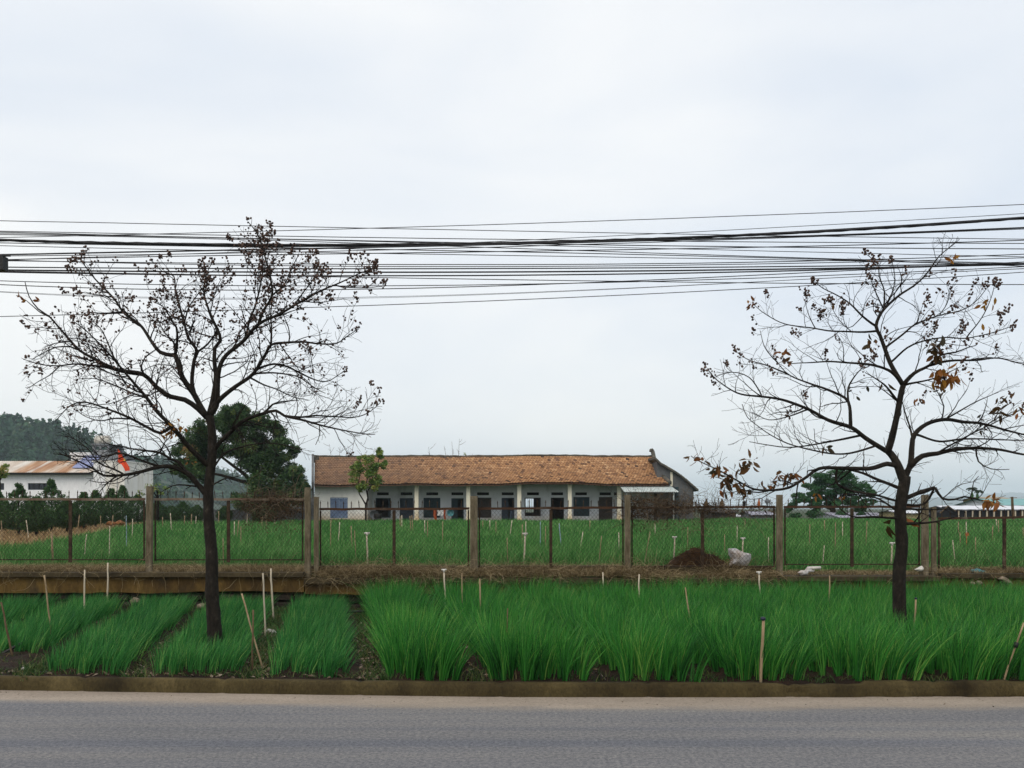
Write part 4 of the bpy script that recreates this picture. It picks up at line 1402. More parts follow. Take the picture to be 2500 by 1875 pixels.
def fruit_small(t):
    out_ = []
    for p, d, lv in t.tips:
        px, py = CX + p.x / p.y * F, HY - (p.z - EYE) / p.y * F
        u, v = (px - 1660) * 1.6595, (py - 560) * 1.6595
        pr = 0.0
        if u > 980 and v < 160: continue
        if v < 480: pr = 0.30
        elif v < 620: pr = 0.16
        elif v < 800: pr = 0.06
        if lv == 0 and v < 620: pr = 0.75
        if u > 850 and 230 < v < 520: pr = max(pr, 0.42)
        if lv >= 2: pr *= 0.3
        if t.rng.random() < pr:
            out_.append((p, d, t.rng.uniform(0.08, 0.18), t.rng.randint(6, 15)))
    return out_
T.build("smaller bare tree on the right with a few red and yellow leaves left", "tree", fruit_small, [
    (292, 300, 10, 6, 9, 0.07, 0.66, 0.0), (400, 508, 14, 9, 9, 0.085, 0.66, 0.2), (430, 540, 8, 8, 5, 0.08, 0.45, 0.4), (1110, 125, 10, 9, 9, 0.08, 0.93, 0.1),
    (780, 468, 16, 9, 12, 0.10, 0.3, 0.3), (1085, 590, 38, 16, 42, 0.12, 0.85, 0.9), (1035, 490, 18, 26, 30, 0.11, 0.12, 0.5), (1290, 730, 12, 18, 14, 0.12, 0.2, 0.6),
    (60, 930, 18, 9, 12, 0.09, 0.55, 0.4), (150, 970, 22, 12, 16, 0.09, 0.42, 0.9), (205, 1000, 22, 22, 22, 0.105, 0.3, 1.4), (265, 950, 24, 16, 20, 0.10, 0.35, 1.0), (250, 1050, 26, 16, 18, 0.10, 0.3, 1.5),
    (180, 1055, 16, 10, 8, 0.10, 0.45, 1.6), (430, 1005, 34, 12, 34, 0.08, 0.42, 0.6), (350, 1030, 22, 12, 12, 0.08, 0.36, 0.8), (1265, 1100, 24, 6, 16, 0.11, 0.75, 0.5), (820, 1195, 16, 5, 3, 0.19, 0.08, 0.2),
    (590, 880, 6, 6, 3, 0.09, 0.2, 1.0), (1060, 655, 14, 8, 6, 0.09, 0.25, 0.6), (970, 690, 10, 10, 4, 0.08, 0.75, 0.6), (1250, 300, 12, 10, 7, 0.09, 0.9, 0.2), (590, 330, 8, 10, 3, 0.09, 0.15, 1.2),
    (730, 650, 24, 20, 8, 0.07, 0.15, 0.5), (1275, 395, 9, 6, 4, 0.09, 0.68, 0.3), (1300, 690, 20, 10, 8, 0.09, 0.3, 0.5), (660, 1078, 10, 4, 4, 0.08, 0.85, 0.5), (550, 1075, 12, 5, 6, 0.07, 0.8, 0.5), (1380, 740, 12, 20, 6, 0.1, 0.5, 0.8),
    (920, 1165, 10, 5, 2, 0.14, 0.62, 0.6), (1200, 790, 30, 20, 12, 0.06, 0.1, 0.5), (820, 625, 10, 4, 2, 0.11, 0.1, 0.4)])

# ------------------------------------------------------------------ overhead cables
WIRES = [  # heights (photo rows) at columns 0, 700, 1300, 2000, 2500, thickness in photo px, colour
    ([539, 553, 565, 577, 584], 2.2, 'wire'), ([580, 563, 545, 520, 499], 2.2, 'wire'), ([564.5, 577, 585, 592, 594.5], 2.4, 'wire'),
    ([567, 583.5, 596, 604, 608], 2.8, 'wire'), ([573, 587.6, 609, 630, 643], 2.4, 'wire'), ([586, 598, 592, 565, 532], 7.5, 'wire'),
    ([587, 600, 596, 561, 531], 4.0, 'wire'), ([593, 605, 616, 633, 650], 2.6, 'wire'), ([622, 608, 595, 575, 556], 4.2, 'wire'),
    ([625, 616, 600, 578, 559], 2.4, 'wire'), ([634, 623, 611, 602, 586], 2.8, 'wire'), ([636.6, 643.6, 647, 636, 621], 2.6, 'wire'),
    ([634, 650, 649, 643, 629], 2.4, 'wire'), ([652, 657, 654, 651, 643], 3.2, 'wire'), ([659, 665.7, 662, 657, 645], 4.2, 'wire'),
    ([664, 673.6, 671, 660, 643], 3.6, 'wire'), ([662, 674, 684, 692, 695], 2.4, 'wire'), ([685.7, 697.7, 694, 673, 651], 2.4, 'wire'),
    ([695, 707, 697, 663, 640], 2.6, 'wire'), ([712, 726, 716, 678, 656], 1.3, 'wire_grey'), ([713.5, 729, 717, 679, 657], 1.2, 'wire_grey'),
    ([773, 753, 730, 696, 664.4], 2.2, 'wire'), ([600, 615, 624.6, 636, 645], 2.2, 'wire'), ([634, 612, 584, 551, 521], 1.8, 'wire'),
    ([570, 585, 599, 616, 627], 2.0, 'wire'),
]
order = sorted(range(len(WIRES)), key=lambda i: WIRES[i][0][0])
ORD = ["first", "second", "third", "fourth", "fifth", "sixth", "seventh", "eighth", "ninth", "tenth", "eleventh", "twelfth", "thirteenth", "fourteenth", "fifteenth", "sixteenth", "seventeenth", "eighteenth", "nineteenth", "twentieth", "twenty-first", "twenty-second", "twenty-third", "twenty-fourth", "twenty-fifth"]
for rank, i in enumerate(order):
    ys, th, mt = WIRES[i]
    d0 = 11.9 + 0.35 * ((i * 7) % 11) / 11.0
    k = np.polyfit([0, 700, 1300, 2000, 2500], ys, 3)
    cols = np.linspace(0, 2500, 46)
    pts = [at(c, float(np.polyval(k, c)) + 0.35 * mnoise.noise(Vector((c * 0.006, i * 3.3, 0))), d0) for c in cols]
    # carry the cable on to the poles out of view
    s0 = (pts[1] - pts[0]); s1 = (pts[-1] - pts[-2])
    pre = [pts[0] - s0 * n_ + Vector((0, 0, 0.00055 * n_ * n_)) for n_ in range(60, 0, -3)]
    post = [pts[-1] + s1 * n_ + Vector((0, 0, 0.00055 * n_ * n_)) for n_ in range(3, 61, 3)]
    allp = pre + pts + post
    r_ = th * (0.88 if th < 3 else 0.95) / 2 / F * d0
    mb = MB()
    if th > 6:     # twisted bundle
        for s in range(3):
            mb.tube([p + Vector((0, math.cos(p.x * 6 + s * 2.094), math.sin(p.x * 6 + s * 2.094))) * r_ * 0.55 for p in allp], r_ * 0.62, 6)
    else:
        mb.tube(allp, r_, 5)
    kind_ = "thick twisted black cable" if th > 6 else ("heavy black cable" if th >= 3.5 else ("very thin grey wire" if mt == 'wire_grey' else "thin black cable"))
    o = mb.build("overhead_cable", M[mt])
    if i == 5: lb = "thickest twisted black cable bundle crossing the sky, above the roof"
    elif rank == 0: lb = "uppermost thin black cable at the left end, falling toward the right"
    elif rank == len(order) - 1: lb = "lowest black cable at the left end, rising alone toward the right"
    else: lb = f"{kind_}, {ORD[rank]} from the top where the cables leave the photo's left edge"
    tag(o, lb, "cable", "overhead cables strung along the road")
# cable joint box at the left edge
mb = MB()
p = at(0, 642, 11.7)
mb.box(p.x - 0.22, p.x + 0.062, 11.66, 11.78, p.z - 0.095, p.z + 0.085)
mb.tube([(p.x - 0.3, 11.72, p.z + 0.10), (p.x + 0.12, 11.72, p.z + 0.10)], 0.014, 6)
for xx in (p.x - 0.15, p.x + 0.03):
    mb.tube([(xx, 11.72, p.z + 0.08), (xx, 11.72, p.z + 0.115)], 0.02, 6)
single(mb, "cable_joint_box", M['black'], "black joint box hanging from the cables at the left edge", "junction box", jitter=0.004, js=9)

# ------------------------------------------------------------------ stakes and sprinkler risers
def stake(px0, py0, px1, py1, d, zg, mat, wpx, label, cat, cap=None, name="bamboo_stake", group=None, tape=False):
    top = at(px0, py0, d)
    bot = at(px1, py1, d)
    dirv = (top - bot)
    k = (top.z - zg + 0.05) / max(0.05, dirv.z)
    foot = top - dirv * k
    r = wpx / 2 / F * d
    n = max(4, int((top - foot).length / 0.12))
    pts, rad = [], []
    rng = random.Random(int(px0 * 13 + py0))
    for i in range(n + 1):
        t = i / n
        p = foot.lerp(top, t)
        p.x += rng.uniform(-1, 1) * 0.004; p.y += rng.uniform(-1, 1) * 0.004
        pts.append(p); rad.append(r * (1.05 - 0.15 * t) * rng.uniform(0.92, 1.1))
    mb = MB()
    mb.tube(pts, [q * 0.60 for q in rad], 7)
    if not cap and not tape:
        return single(mb, name, M[mat], label, cat, group, smooth=True)
    root = thing(name, (foot.x, foot.y, zg), label, cat, group)
    mb.build("pole", M[mat], root, True)
    if cap:
        mb = MB()
        if cap == 'tee':
            w_ = r * 1.9
            mb.tube([(top.x - w_, d, top.z + r * .6), (top.x + w_, d, top.z + r * 0.7)], r * 0.6, 7)
            mb.tube([(top.x, d, top.z - r), (top.x, d, top.z + r)], r * 0.85, 7)
            mb.build("sprinkler_head", M['cap_white'], root, True)
        else:
            mb.lathe((top.x, d, top.z - r * 0.4), [(r * 0.7, 0), (r * 1.0, r * 0.4), (r * 1.0, r * 0.9), (r * 0.5, r * 1.3)], 9)
            mb.build("cap", M['cap_dark'], root, True)
    if tape:
        mb = MB()
        c = foot.lerp(top, 0.62); e = foot.lerp(top, 0.70)
        mb.tube([c, e], r * 1.35, 8)
        mb.build("tape", M['black'], root, True)
    return root

G1 = "stakes standing in the crop beds in front of the wall"
def zc_depth(py, zc): return max(7.69, min(13.4, (EYE - zc) * F / (py - HY)))
FRONT = [
    (3, 1470, 22, 1560, .3, 'bamboo_dark', 8, "leaning weathered stake cut by the left edge of the photo", None),
    (109, 1404, 121, 1518, .3, 'bamboo', 7, "bamboo stake tilting left, second from the left edge", None),
    (206, 1391, 206, 1485, .28, 'bamboo_pale', 6.5, "bleached upright pole left of the tallest pale pole by the ochre wall", None),
    (263.5, 1374, 263, 1451, .28, 'bamboo_pale', 7, "tallest bleached upright pole in front of the ochre wall", None),
    (590, 1449, 629, 1587, .28, 'bamboo', 7, "slanting bamboo stick leaning across a brown stake by the weedy gap", None),
    (617.5, 1489, 616, 1637, .12, 'bamboo_dark', 7.5, "brown stake with a dark top standing in the weedy gap", None),
    (642, 1399, 646, 1514, .3, 'bamboo_pale', 7, "left one of the two pale poles right of the larger tree", None),
    (661, 1388, 667, 1491, .22, 'bamboo_pale', 7.5, "right one of the two pale poles, next to the last low bed", None),
    (1084, 1393, 1086, 1436, .5, 'bamboo_pale', 6.5, "pale riser with a white tee head above the first tall bed", 'tee'),
    (1128, 1400, 1128, 1455, .5, 'bamboo', 5, "thin brownish stick just right of the white tee headed riser", None),
    (1172, 1413, 1172, 1470, .5, 'bamboo', 7, "stout bamboo stake directly below the middle concrete post", None),
    (1240, 1485, 1239, 1510, .55, 'bamboo_dark', 5, "short dark stick almost buried in the second tall bed", None),
    (1472, 1397, 1472, 1425, .5, 'bamboo_pale', 5, "short pale stick tip in front of the dry grass, left of the vine topped post", None),
    (1560, 1402, 1560, 1444, .5, 'bamboo_pale', 6, "pale stake left of the compost heap at the back of the tall crop", None),
    (1674, 1434, 1682, 1493, .5, 'bamboo', 6, "leaning stake below the compost heap", None),
    (1853, 1399, 1855, 1434, .5, 'bamboo_pale', 6.5, "pale riser with a white head below the white sack", 'tee'),
    (2026, 1405, 2025, 1455, .5, 'bamboo', 6, "greyish stake between the white sack and the smaller tree", None),
    (1863, 1512, 1856, 1669, .14, 'bamboo', 13, "tall front pole with a dark blue cap at the kerb", 'cap'),
    (2236, 1462, 2234, 1508, .5, 'bamboo', 7, "stake with a dark cap just right of the smaller tree", 'cap'),
    (2499, 1520, 2472, 1600, .45, 'bamboo', 8, "leaning stick bound with black tape at the right edge", 'tape'),
]
for (a, b, c, e, zc, mt, wd, lb, cap) in FRONT:
    d = zc_depth(e, zc)
    stake(a, b, c, e, d, 0.11, mt, wd, lb, "stake", cap if cap in ('tee', 'cap') else None, group=G1, tape=(cap == 'tape'), name="sprinkler_riser" if cap == 'tee' else "bamboo_stake")

FIELD = [(3,1271,5,1311),(64,1270,68,1300),(126,1301,129,1365,9),(194,1257,190,1292),(211,1305,208,1343),(224,1254,222,1278),(245.5,1259,246,1281),
 (268,1284,267,1343),(276,1257,274,1281),(308,1259,309,1322,3,'pipe_blue'),(324,1267,323,1308),(352,1262,352,1280),(397,1262,397,1277),(416,1253,418,1288),
 (451,1259,450,1278),(468,1255,467,1277),(479,1261,478,1275),(534,1248,534,1274),(545,1313,545,1364),(572,1273,572,1303),(583,1270,580,1303),(588,1284,588,1323),
 (604,1256,603,1273),(640,1262,640,1282),(649,1252,650,1280),(671,1262,671,1278),
 (808,1270,807,1318),(830,1275,827,1313),(857.5,1284,859,1323),(866,1295,868,1344),(896,1304,897,1369,7,'tee'),(977,1260,977,1280),(981,1258,981,1280),(1001,1260,1002.5,1289),
 (1005.5,1258,1007.5,1287),(1037,1270,1037,1293),(1044,1273,1043.6,1303),(1080.5,1273,1081,1316),(1179,1272,1179,1287),(1196,1270,1196,1288),(1211,1273,1211,1296),(1250,1270,1246,1300),
 (1238,1313,1239,1364),(1275,1280,1275,1311),(1284,1273,1284,1305),(1282,1305,1279,1377,7,'tee'),(1319.5,1273,1319,1318,3,'pipe_blue'),(1332,1285,1332,1323),(1365,1278,1369,1323,4,'pipe_blue'),
 (1423,1298,1418,1331),(1440.5,1270,1440,1290),(1469,1308,1465,1349),(1511,1300,1511,1336),(1587,1298,1578,1351),(1599.5,1278,1599,1300),(1679,1286,1679,1319),(1647,1313,1646,1350,6,'tee'),
 (1769,1305,1769,1334),(1800,1283,1799.5,1312),(1814,1316,1813,1346,6,'tee'),(1876,1312,1876,1347),(1819,1268,1819,1284),(1977,1280,1977,1317),(2013,1270,2013,1291),(2012,1331,2010,1359),
 (2040,1275,2039,1336),(2057,1274,2057,1304),(2117,1272,2115,1317),(2178,1328,2176,1385,7,'tee'),(2292,1297,2296,1331),(2326,1319,2330,1356),(2340,1273,2340,1297),(2344,1300,2344,1325),
 (2359,1273,2359.5,1305),(2382,1311,2382,1342),(2424,1283,2423,1311),(2432,1266,2433,1280),(2437,1270,2438,1292),(2498,1288,2498,1308)]
BAY = [(0, 355, "leftmost fence panel"), (355, 742, "fence panel behind the larger tree"), (742, 962, "half panel by the blue shutters"), (962, 1157, "half panel left of the middle post"),
       (1157, 1345, "half panel right of the middle post"), (1345, 1532, "half panel left of the vine topped post"), (1532, 1715, "half panel left of the compost heap"), (1715, 1903, "half panel by the white sack"),
       (1903, 2260, "fence panel crossed by the smaller tree"), (2260, 2600, "lowest rightmost fence panel")]
for lo, hi, where in BAY:
    rows = sorted([s for s in FIELD if lo <= s[0] < hi])
    for i, s in enumerate(rows):
        kind_ = s[5] if len(s) > 5 else None
        wd = s[4] if len(s) > 4 else 3.6
        d = max(15.0, min(54, 0.74 * F / (s[3] - HY)))
        mt = 'pipe_blue' if kind_ == 'pipe_blue' else ('bamboo_pale' if (i % 3 == 1 or kind_ == 'tee') else 'bamboo')
        desc = "stout white headed riser" if kind_ == 'tee' else ("thin pale blue pipe" if kind_ == 'pipe_blue' else "pale field stake")
        stake(s[0], s[1], s[2], s[3], d, 0.56, mt, wd, f"{desc}, {ORD[i]} from left behind {where}", "stake", 'tee' if kind_ == 'tee' else None, name="sprinkler_riser" if kind_ == 'tee' else "field_stake", group="stakes standing in the field behind the fence")

# ------------------------------------------------------------------ long tiled farm house
def wall_holes(mb, x0, x1, z0, z1, holes, y, t=0.2):
    xs_ = sorted(set([x0, x1] + [h[0] for h in holes] + [h[1] for h in holes]))
    zs_ = sorted(set([z0, z1] + [h[2] for h in holes] + [h[3] for h in holes]))
    for i in range(len(xs_) - 1):
        for j in range(len(zs_) - 1):
            a, b, c, e = xs_[i], xs_[i + 1], zs_[j], zs_[j + 1]
            mx_, mz_ = (a + b) / 2, (c + e) / 2
            if any(h[0] < mx_ < h[1] and h[2] < mz_ < h[3] for h in holes): continue
            mb.add([(a, y, c), (b, y, c), (b, y, e), (a, y, e)], [(0, 1, 2, 3)])
            mb.add([(a, y + t, c), (b, y + t, c), (b, y + t, e), (a, y + t, e)], [(3, 2, 1, 0)])
    for (a, b, c, e) in holes:
        mb.add([(a, y, c), (a, y + t, c), (a, y + t, e), (a, y, e)], [(0, 1, 2, 3)])
        mb.add([(b, y, c), (b, y + t, c), (b, y + t, e), (b, y, e)], [(3, 2, 1, 0)])
        mb.add([(a, y, e), (b, y, e), (b, y + t, e), (a, y + t, e)], [(3, 2, 1, 0)])
        mb.add([(a, y, c), (b, y, c), (b, y + t, c), (a, y + t, c)], [(0, 1, 2, 3)])

def house_wall_material(name, base, stain, zsplash):
    """whitewash with grime blotches and a rain-splash stain of earth along the foot"""
    m, n, p = mat_new(name)
    z = noise_node(n, 0.7, 7, 0.7, (1, 1, 0.55))
    c = ramp(n, [(0.33, tuple(v * 0.62 for v in base)), (0.48, tuple(v * 0.9 for v in base)), (0.7, base)])
    n.links.new(z.outputs[0], c.inputs[0])
    t = n.nodes.new("ShaderNodeNewGeometry")
    s = n.nodes.new("ShaderNodeSeparateXYZ")
    n.links.new(t.outputs["Position"], s.inputs[0])
    z2 = noise_node(n, 1.3, 5, 0.65)
    ma = n.nodes.new("ShaderNodeMath"); ma.operation = 'MULTIPLY_ADD'
    n.links.new(z2.outputs[0], ma.inputs[0]); ma.inputs[1].default_value = 1.3
    n.links.new(s.outputs[2], ma.inputs[2])
    mr = n.nodes.new("ShaderNodeMapRange")
    n.links.new(ma.outputs[0], mr.inputs[0])
    mr.inputs[1].default_value = zsplash + 1.15; mr.inputs[2].default_value = zsplash + 0.25
    mr.inputs[3].default_value = 0; mr.inputs[4].default_value = 0.85
    n.links.new(mixc(n, mr.outputs[0], c.outputs[0], stain), p.inputs["Base Color"])
    bump(n, p, z.outputs[0], 0.2, 0.01)
    return m
M['white_wall'] = house_wall_material("stained_whitewash", (0.80, 0.80, 0.76), (0.46, 0.28, 0.10), 0.95)
M['veranda_wall'] = house_wall_material("shade_tinted_whitewash", (0.74, 0.78, 0.80), (0.42, 0.34, 0.22), 0.75)  # white wall; the blue-grey shade of the veranda is tinted into its colour
M['column'] = house_wall_material("cream_column", (0.80, 0.75, 0.60), (0.50, 0.33, 0.13), 0.9)
M['door_blue'] = plain("blue_grey_paint", (0.035, 0.052, 0.075), 0.6, var=0.3)
M['shutter_blue'] = noisy("faded_blue_paint", [(0.10, 0.15, 0.26), (0.16, 0.22, 0.34), (0.22, 0.28, 0.40)], scale=1.5, fine=12, fine_amt=0.2)
M['teal'] = plain("dark_teal_paint", (0.020, 0.045, 0.055), 0.6, var=0.3)
M['brown_wood'] = plain("brown_shutter_wood", (0.045, 0.036, 0.03), 0.7, var=0.3)
M['dark_in'] = plain("dimness_tinted_plaster", (0.05, 0.05, 0.05), 0.9)  # near-black base puts the dimness of the rooms into their colour
M['vent'] = plain("dark_vent_grille", (0.012, 0.012, 0.013), 0.8)
M['grey_plaster'] = noisy("grey_cement_render", [(0.075, 0.078, 0.082), (0.12, 0.125, 0.13), (0.17, 0.17, 0.165)], scale=0.9, fine=8, fine_amt=0.25)
M['moss_stone'] = noisy("mossy_barge_mortar", [(0.035, 0.034, 0.03), (0.085, 0.08, 0.066), (0.16, 0.14, 0.11)], scale=2.5, fine=14, fine_amt=0.35)
M['tin'] = noisy("pale_green_tin", [(0.36, 0.42, 0.41), (0.45, 0.50, 0.49), (0.50, 0.54, 0.52)], scale=1.2, fine=10, fine_amt=0.12, roughness=0.5, spec=0.4)
def tile_material():
    m, n, p = mat_new("clay_roof_tile")
    a = n.nodes.new("ShaderNodeAttribute"); a.attribute_name = "rnd"
    c = ramp(n, [(0.0, (0.055, 0.032, 0.024)), (0.10, (0.15, 0.075, 0.042)), (0.35, (0.30, 0.155, 0.074)), (0.7, (0.40, 0.215, 0.10)), (1.0, (0.52, 0.31, 0.16))])
    n.links.new(a.outputs["Fac"], c.inputs[0])
    # lichen and soot patches; the left end is older and greyer
    t = n.nodes.new("ShaderNodeNewGeometry")
    s = n.nodes.new("ShaderNodeSeparateXYZ")
    n.links.new(t.outputs["Position"], s.inputs[0])
    mr = n.nodes.new("ShaderNodeMapRange")
    n.links.new(s.outputs[0], mr.inputs[0])
    mr.inputs[1].default_value = 1.0; mr.inputs[2].default_value = -11.0; mr.inputs[3].default_value = 0.06; mr.inputs[4].default_value = 0.70
    z = noise_node(n, 0.55, 6, 0.7)
    rr_ = ramp(n, [(0.35, (0, 0, 0)), (0.7, (1, 1, 1))])
    n.links.new(z.outputs[0], rr_.inputs[0])
    mul = n.nodes.new("ShaderNodeMath"); mul.operation = 'MULTIPLY_ADD'
    n.links.new(rr_.outputs[0], mul.inputs[0]); mul.inputs[1].default_value = 0.45; 
    n.links.new(mr.outputs[0], mul.inputs[2])
    sub = n.nodes.new("ShaderNodeMath"); sub.operation = 'SUBTRACT'; sub.use_clamp = True
    n.links.new(mul.outputs[0], sub.inputs[0]); sub.inputs[1].default_value = 0.18
    n.links.new(mixc(n, sub.outputs[0], c.outputs[0], (0.15, 0.095, 0.066)), p.inputs["Base Color"])
    p.inputs["Roughness"].default_value = 0.9
    return m
M['tile'] = tile_material()

DW, DC, DE, DR = 64.6, 62.4, 61.8, 66.4   # veranda wall, columns, eave, ridge distances
house = thing("farm_house", (-1.2, 64.5, 0.56), "long single storey house with a sagging orange tiled roof and pillared veranda", "house")
ZG = 0.56
def sag(x): return 0.05 * math.sin(x * 0.62) + 0.05 * math.sin(x * 0.27 + 1.0) + 0.02 * math.sin(x * 1.7)
XL, XR = X(767, DE), X(1634, DE)
RXL, RXR = X(768, DR), X(1592, DR)
ZE, ZR_ = Z(1181, DE), Z(1114.5, DR)
def roof_tiles():
    mb = MB()
    rng = random.Random(5)
    rows, cols = 19, 118
    def P(s, t):
        x = (XL + (XR - XL) * s) * (1 - t) + (RXL + (RXR - RXL) * s) * t
        y = DE + (DR - DE) * t
        z = ZE + (ZR_ - ZE) * (t + 0.10 * math.sin(t * math.pi) * -1) + sag(x) * (1 - 0.55 * t) + 0.10 * max(0, s - 0.55) * (1 - t)
        return x, y, z
    for r in range(rows):
        t0, t1 = r / rows, (r + 1.12) / rows
        off_ = 0.5 if r % 2 else 0.0
        for c in range(-1, cols + 1):
            s0, s1 = (c + off_) / cols, (c + 1 + off_) / cols
            s0, s1 = max(0, s0), min(1, s1)
            if s1 - s0 < 0.001: continue
            mb.cur = min(1, max(0, rng.gauss(0.55, 0.2)))
            if rng.random() < 0.07: mb.cur = rng.uniform(0, 0.2)
            a, b, d_, e = P(s0, t0), P(s1, t0), P(s1, min(1, t1)), P(s0, min(1, t1))
            j = rng.uniform(0.0, 0.02)
            lift = 0.05 + j
            dip = rng.uniform(0.01, 0.035)
            mid0 = tuple((a[k] + b[k]) / 2 for k in range(3))
            # rounded lower lip: two corners pulled back, the middle pushed forward
            vs = [(a[0] + .012, a[1] + 0.05, a[2] + lift), (mid0[0], mid0[1] - dip, mid0[2] + lift - 0.012), (b[0] - .012, b[1] + 0.05, b[2] + lift), (d_[0], d_[1], d_[2] + 0.008), (e[0], e[1], e[2] + 0.008)]
            vs += [(v[0], v[1] + 0.012, v[2] - 0.04) for v in vs[:3]]
            mb.add(vs, [(0, 1, 2, 3, 4), (5, 6, 1, 0), (6, 7, 2, 1)])
    # underside sheet
    mb.cur = 0.05
    for c in range(40):
        for k in range(19):
            a, b, d_, e = P(c / 40, k / 19), P((c + 1) / 40, k / 19), P((c + 1) / 40, (k + 1) / 19), P(c / 40, (k + 1) / 19)
            mb.add([(v[0], v[1], v[2] - 0.12) for v in (a, b, d_, e)], [(3, 2, 1, 0)])
    # rear slope
    for c in range(30):
        d_, e = P((c + 1) / 30, 1), P(c / 30, 1)
        mb.add([e, d_, (d_[0], DR + 4.6, ZE), (e[0], DR + 4.6, ZE)], [(0, 1, 2, 3)])
    rf = mb.build("roof", M['tile'], house)
    mb = MB()
    n = 70
    pts = []
    for i in range(n + 1):
        x, y, z = P(i / n, 1)
        pts.append((x, y, z + 0.03 + rng.uniform(-0.015, 0.02)))
    mb.tube(pts, [0.085 * rng.uniform(0.85, 1.2) for _ in pts], 7)
    mb.build("ridge_cap", M['moss_stone'], rf)
    # curved barge of mortar down the right edge, with an upturned knob
    mb = MB()
    pts, rad = [], []
    for i in range(15):
        t = 1 - i / 14
        x, y, z = P(1, t)
        k = math.sin((1 - t) * math.pi)
        pts.append((x + 0.05 - 0.10 * k, y, z + 0.07 + 0.30 * max(0, t - 0.82) / 0.18 * (t > 0.82)))
        rad.append(0.15 if t > 0.8 else 0.13)
    mb.tube(pts, rad, 8)
    mb.tube([(pts[0][0] - 0.10, DR, pts[0][2] - 0.02), (pts[0][0] - 0.06, DR, pts[0][2] + 0.14), (pts[0][0] + 0.02, DR, pts[0][2] + 0.20)], [0.17, 0.17, 0.07], 8)
    mb.build("barge", M['moss_stone'], rf, True, jitter=0.03, js=3)
    # gable wall edge standing proud at the left end
    mb = MB()
    xa = X(760.5, DE)
    mb.prism_xz([(0, 0), (0.14, 0), (0.14, 1), (0, 1)], 0, 1) if False else None
    prof = [(DC, ZG), (DR + 4.4, ZG), (DR + 4.4, ZE - 0.1), (DR + 0.15, Z(1108, DR)), (DR - 0.25, Z(1109, DR)), (DE + 0.15, Z(1181, DE) + 0.10), (DE + 0.15, Z(1192, DE)), (DC, Z(1195, DC))]
    gx = lambda y: xa + (X(761, DR) - xa) * (y - DE) / (DR - DE)
    vs = [(gx(y), y, z) for y, z in prof] + [(gx(y) + 0.17, y, z) for y, z in prof]
    k = len(prof)
    mb.add(vs, [tuple(range(k)), tuple(reversed(range(k, 2 * k)))] + [((i + 1) % k, i, k + i, k + (i + 1) % k) for i in range(k)])
    mb.build("gable_wall", M['grey_plaster'], house)
    mb = MB()
    mb.prism_xz([(X(766, DR), Z(1130, DR)), (X(782, DR), Z(1130, DR)), (X(780, DR), Z(1116, DR)), (X(773, DR), Z(1116, DR)), (X(766, DR), Z(1110, DR))], DR - 0.5, DR + 0.3)
    mb.build("gable_shoulder", M['moss_stone'], house, jitter=0.03, js=3)
roof_tiles()

# veranda back wall with its openings
OPEN = [("window", 917, 954, 1216, 1264), ("door", 976, 1009, 1216, 1292), ("window", 1034, 1075, 1215.5, 1264), ("door", 1102, 1132, 1216.5, 1292), ("window", 1163, 1199.5, 1215, 1264),
        ("door", 1224.6, 1255.7, 1215.5, 1292), ("window", 1281, 1320, 1215, 1260), ("door", 1344.8, 1376.7, 1215, 1292), ("window", 1400, 1439, 1213.5, 1260), ("door", 1462, 1495, 1213.5, 1292)]
VENTS = [(920, 949), (978, 1007), (1040.5, 1069.6), (1102, 1131), (1164.6, 1193.7), (1225, 1254), (1286.6, 1315.7), (1346, 1374.7), (1404.5, 1433), (1463.8, 1491.6), (1499, 1512)]
holes = []
for kd_, a, b, c, e in OPEN:
    holes.append((X(a, DW), X(b, DW), max(ZG, Z(e, DW)), Z(c, DW)))
for a, b in VENTS:
    holes.append((X(a, DW), X(b, DW), Z(1209, DW), Z(1202, DW)))
mb = MB()
wall_holes(mb, X(892, DW), X(1640, DW), ZG, ZE + 0.82, holes, DW)
mb.build("veranda_wall", M['veranda_wall'], house)
# room behind: floor, back wall with one opening, cross walls, ceiling is the roof itself
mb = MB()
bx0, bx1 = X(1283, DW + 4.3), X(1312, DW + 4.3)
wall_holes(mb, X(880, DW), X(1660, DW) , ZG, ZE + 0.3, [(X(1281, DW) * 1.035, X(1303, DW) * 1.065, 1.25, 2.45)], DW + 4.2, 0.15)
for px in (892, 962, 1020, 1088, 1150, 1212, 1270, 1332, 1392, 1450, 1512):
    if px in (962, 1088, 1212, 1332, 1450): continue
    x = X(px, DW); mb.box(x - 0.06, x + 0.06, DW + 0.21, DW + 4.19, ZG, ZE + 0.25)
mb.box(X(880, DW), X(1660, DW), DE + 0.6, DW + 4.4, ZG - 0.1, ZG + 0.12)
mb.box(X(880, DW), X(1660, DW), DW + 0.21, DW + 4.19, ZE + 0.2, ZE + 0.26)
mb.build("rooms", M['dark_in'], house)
# bright window bars in the far wall opening
# left room, flush with the columns
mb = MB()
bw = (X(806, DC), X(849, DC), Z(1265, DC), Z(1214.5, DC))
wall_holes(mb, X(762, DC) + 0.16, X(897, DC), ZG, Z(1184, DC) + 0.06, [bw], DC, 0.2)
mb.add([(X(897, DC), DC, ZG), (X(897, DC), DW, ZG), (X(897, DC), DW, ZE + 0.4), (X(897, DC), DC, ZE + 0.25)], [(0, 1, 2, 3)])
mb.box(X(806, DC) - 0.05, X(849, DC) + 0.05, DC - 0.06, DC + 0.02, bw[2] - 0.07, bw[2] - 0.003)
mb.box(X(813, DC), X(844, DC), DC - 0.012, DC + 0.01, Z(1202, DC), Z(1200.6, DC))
mb.build("room_wall", M['white_wall'], house)

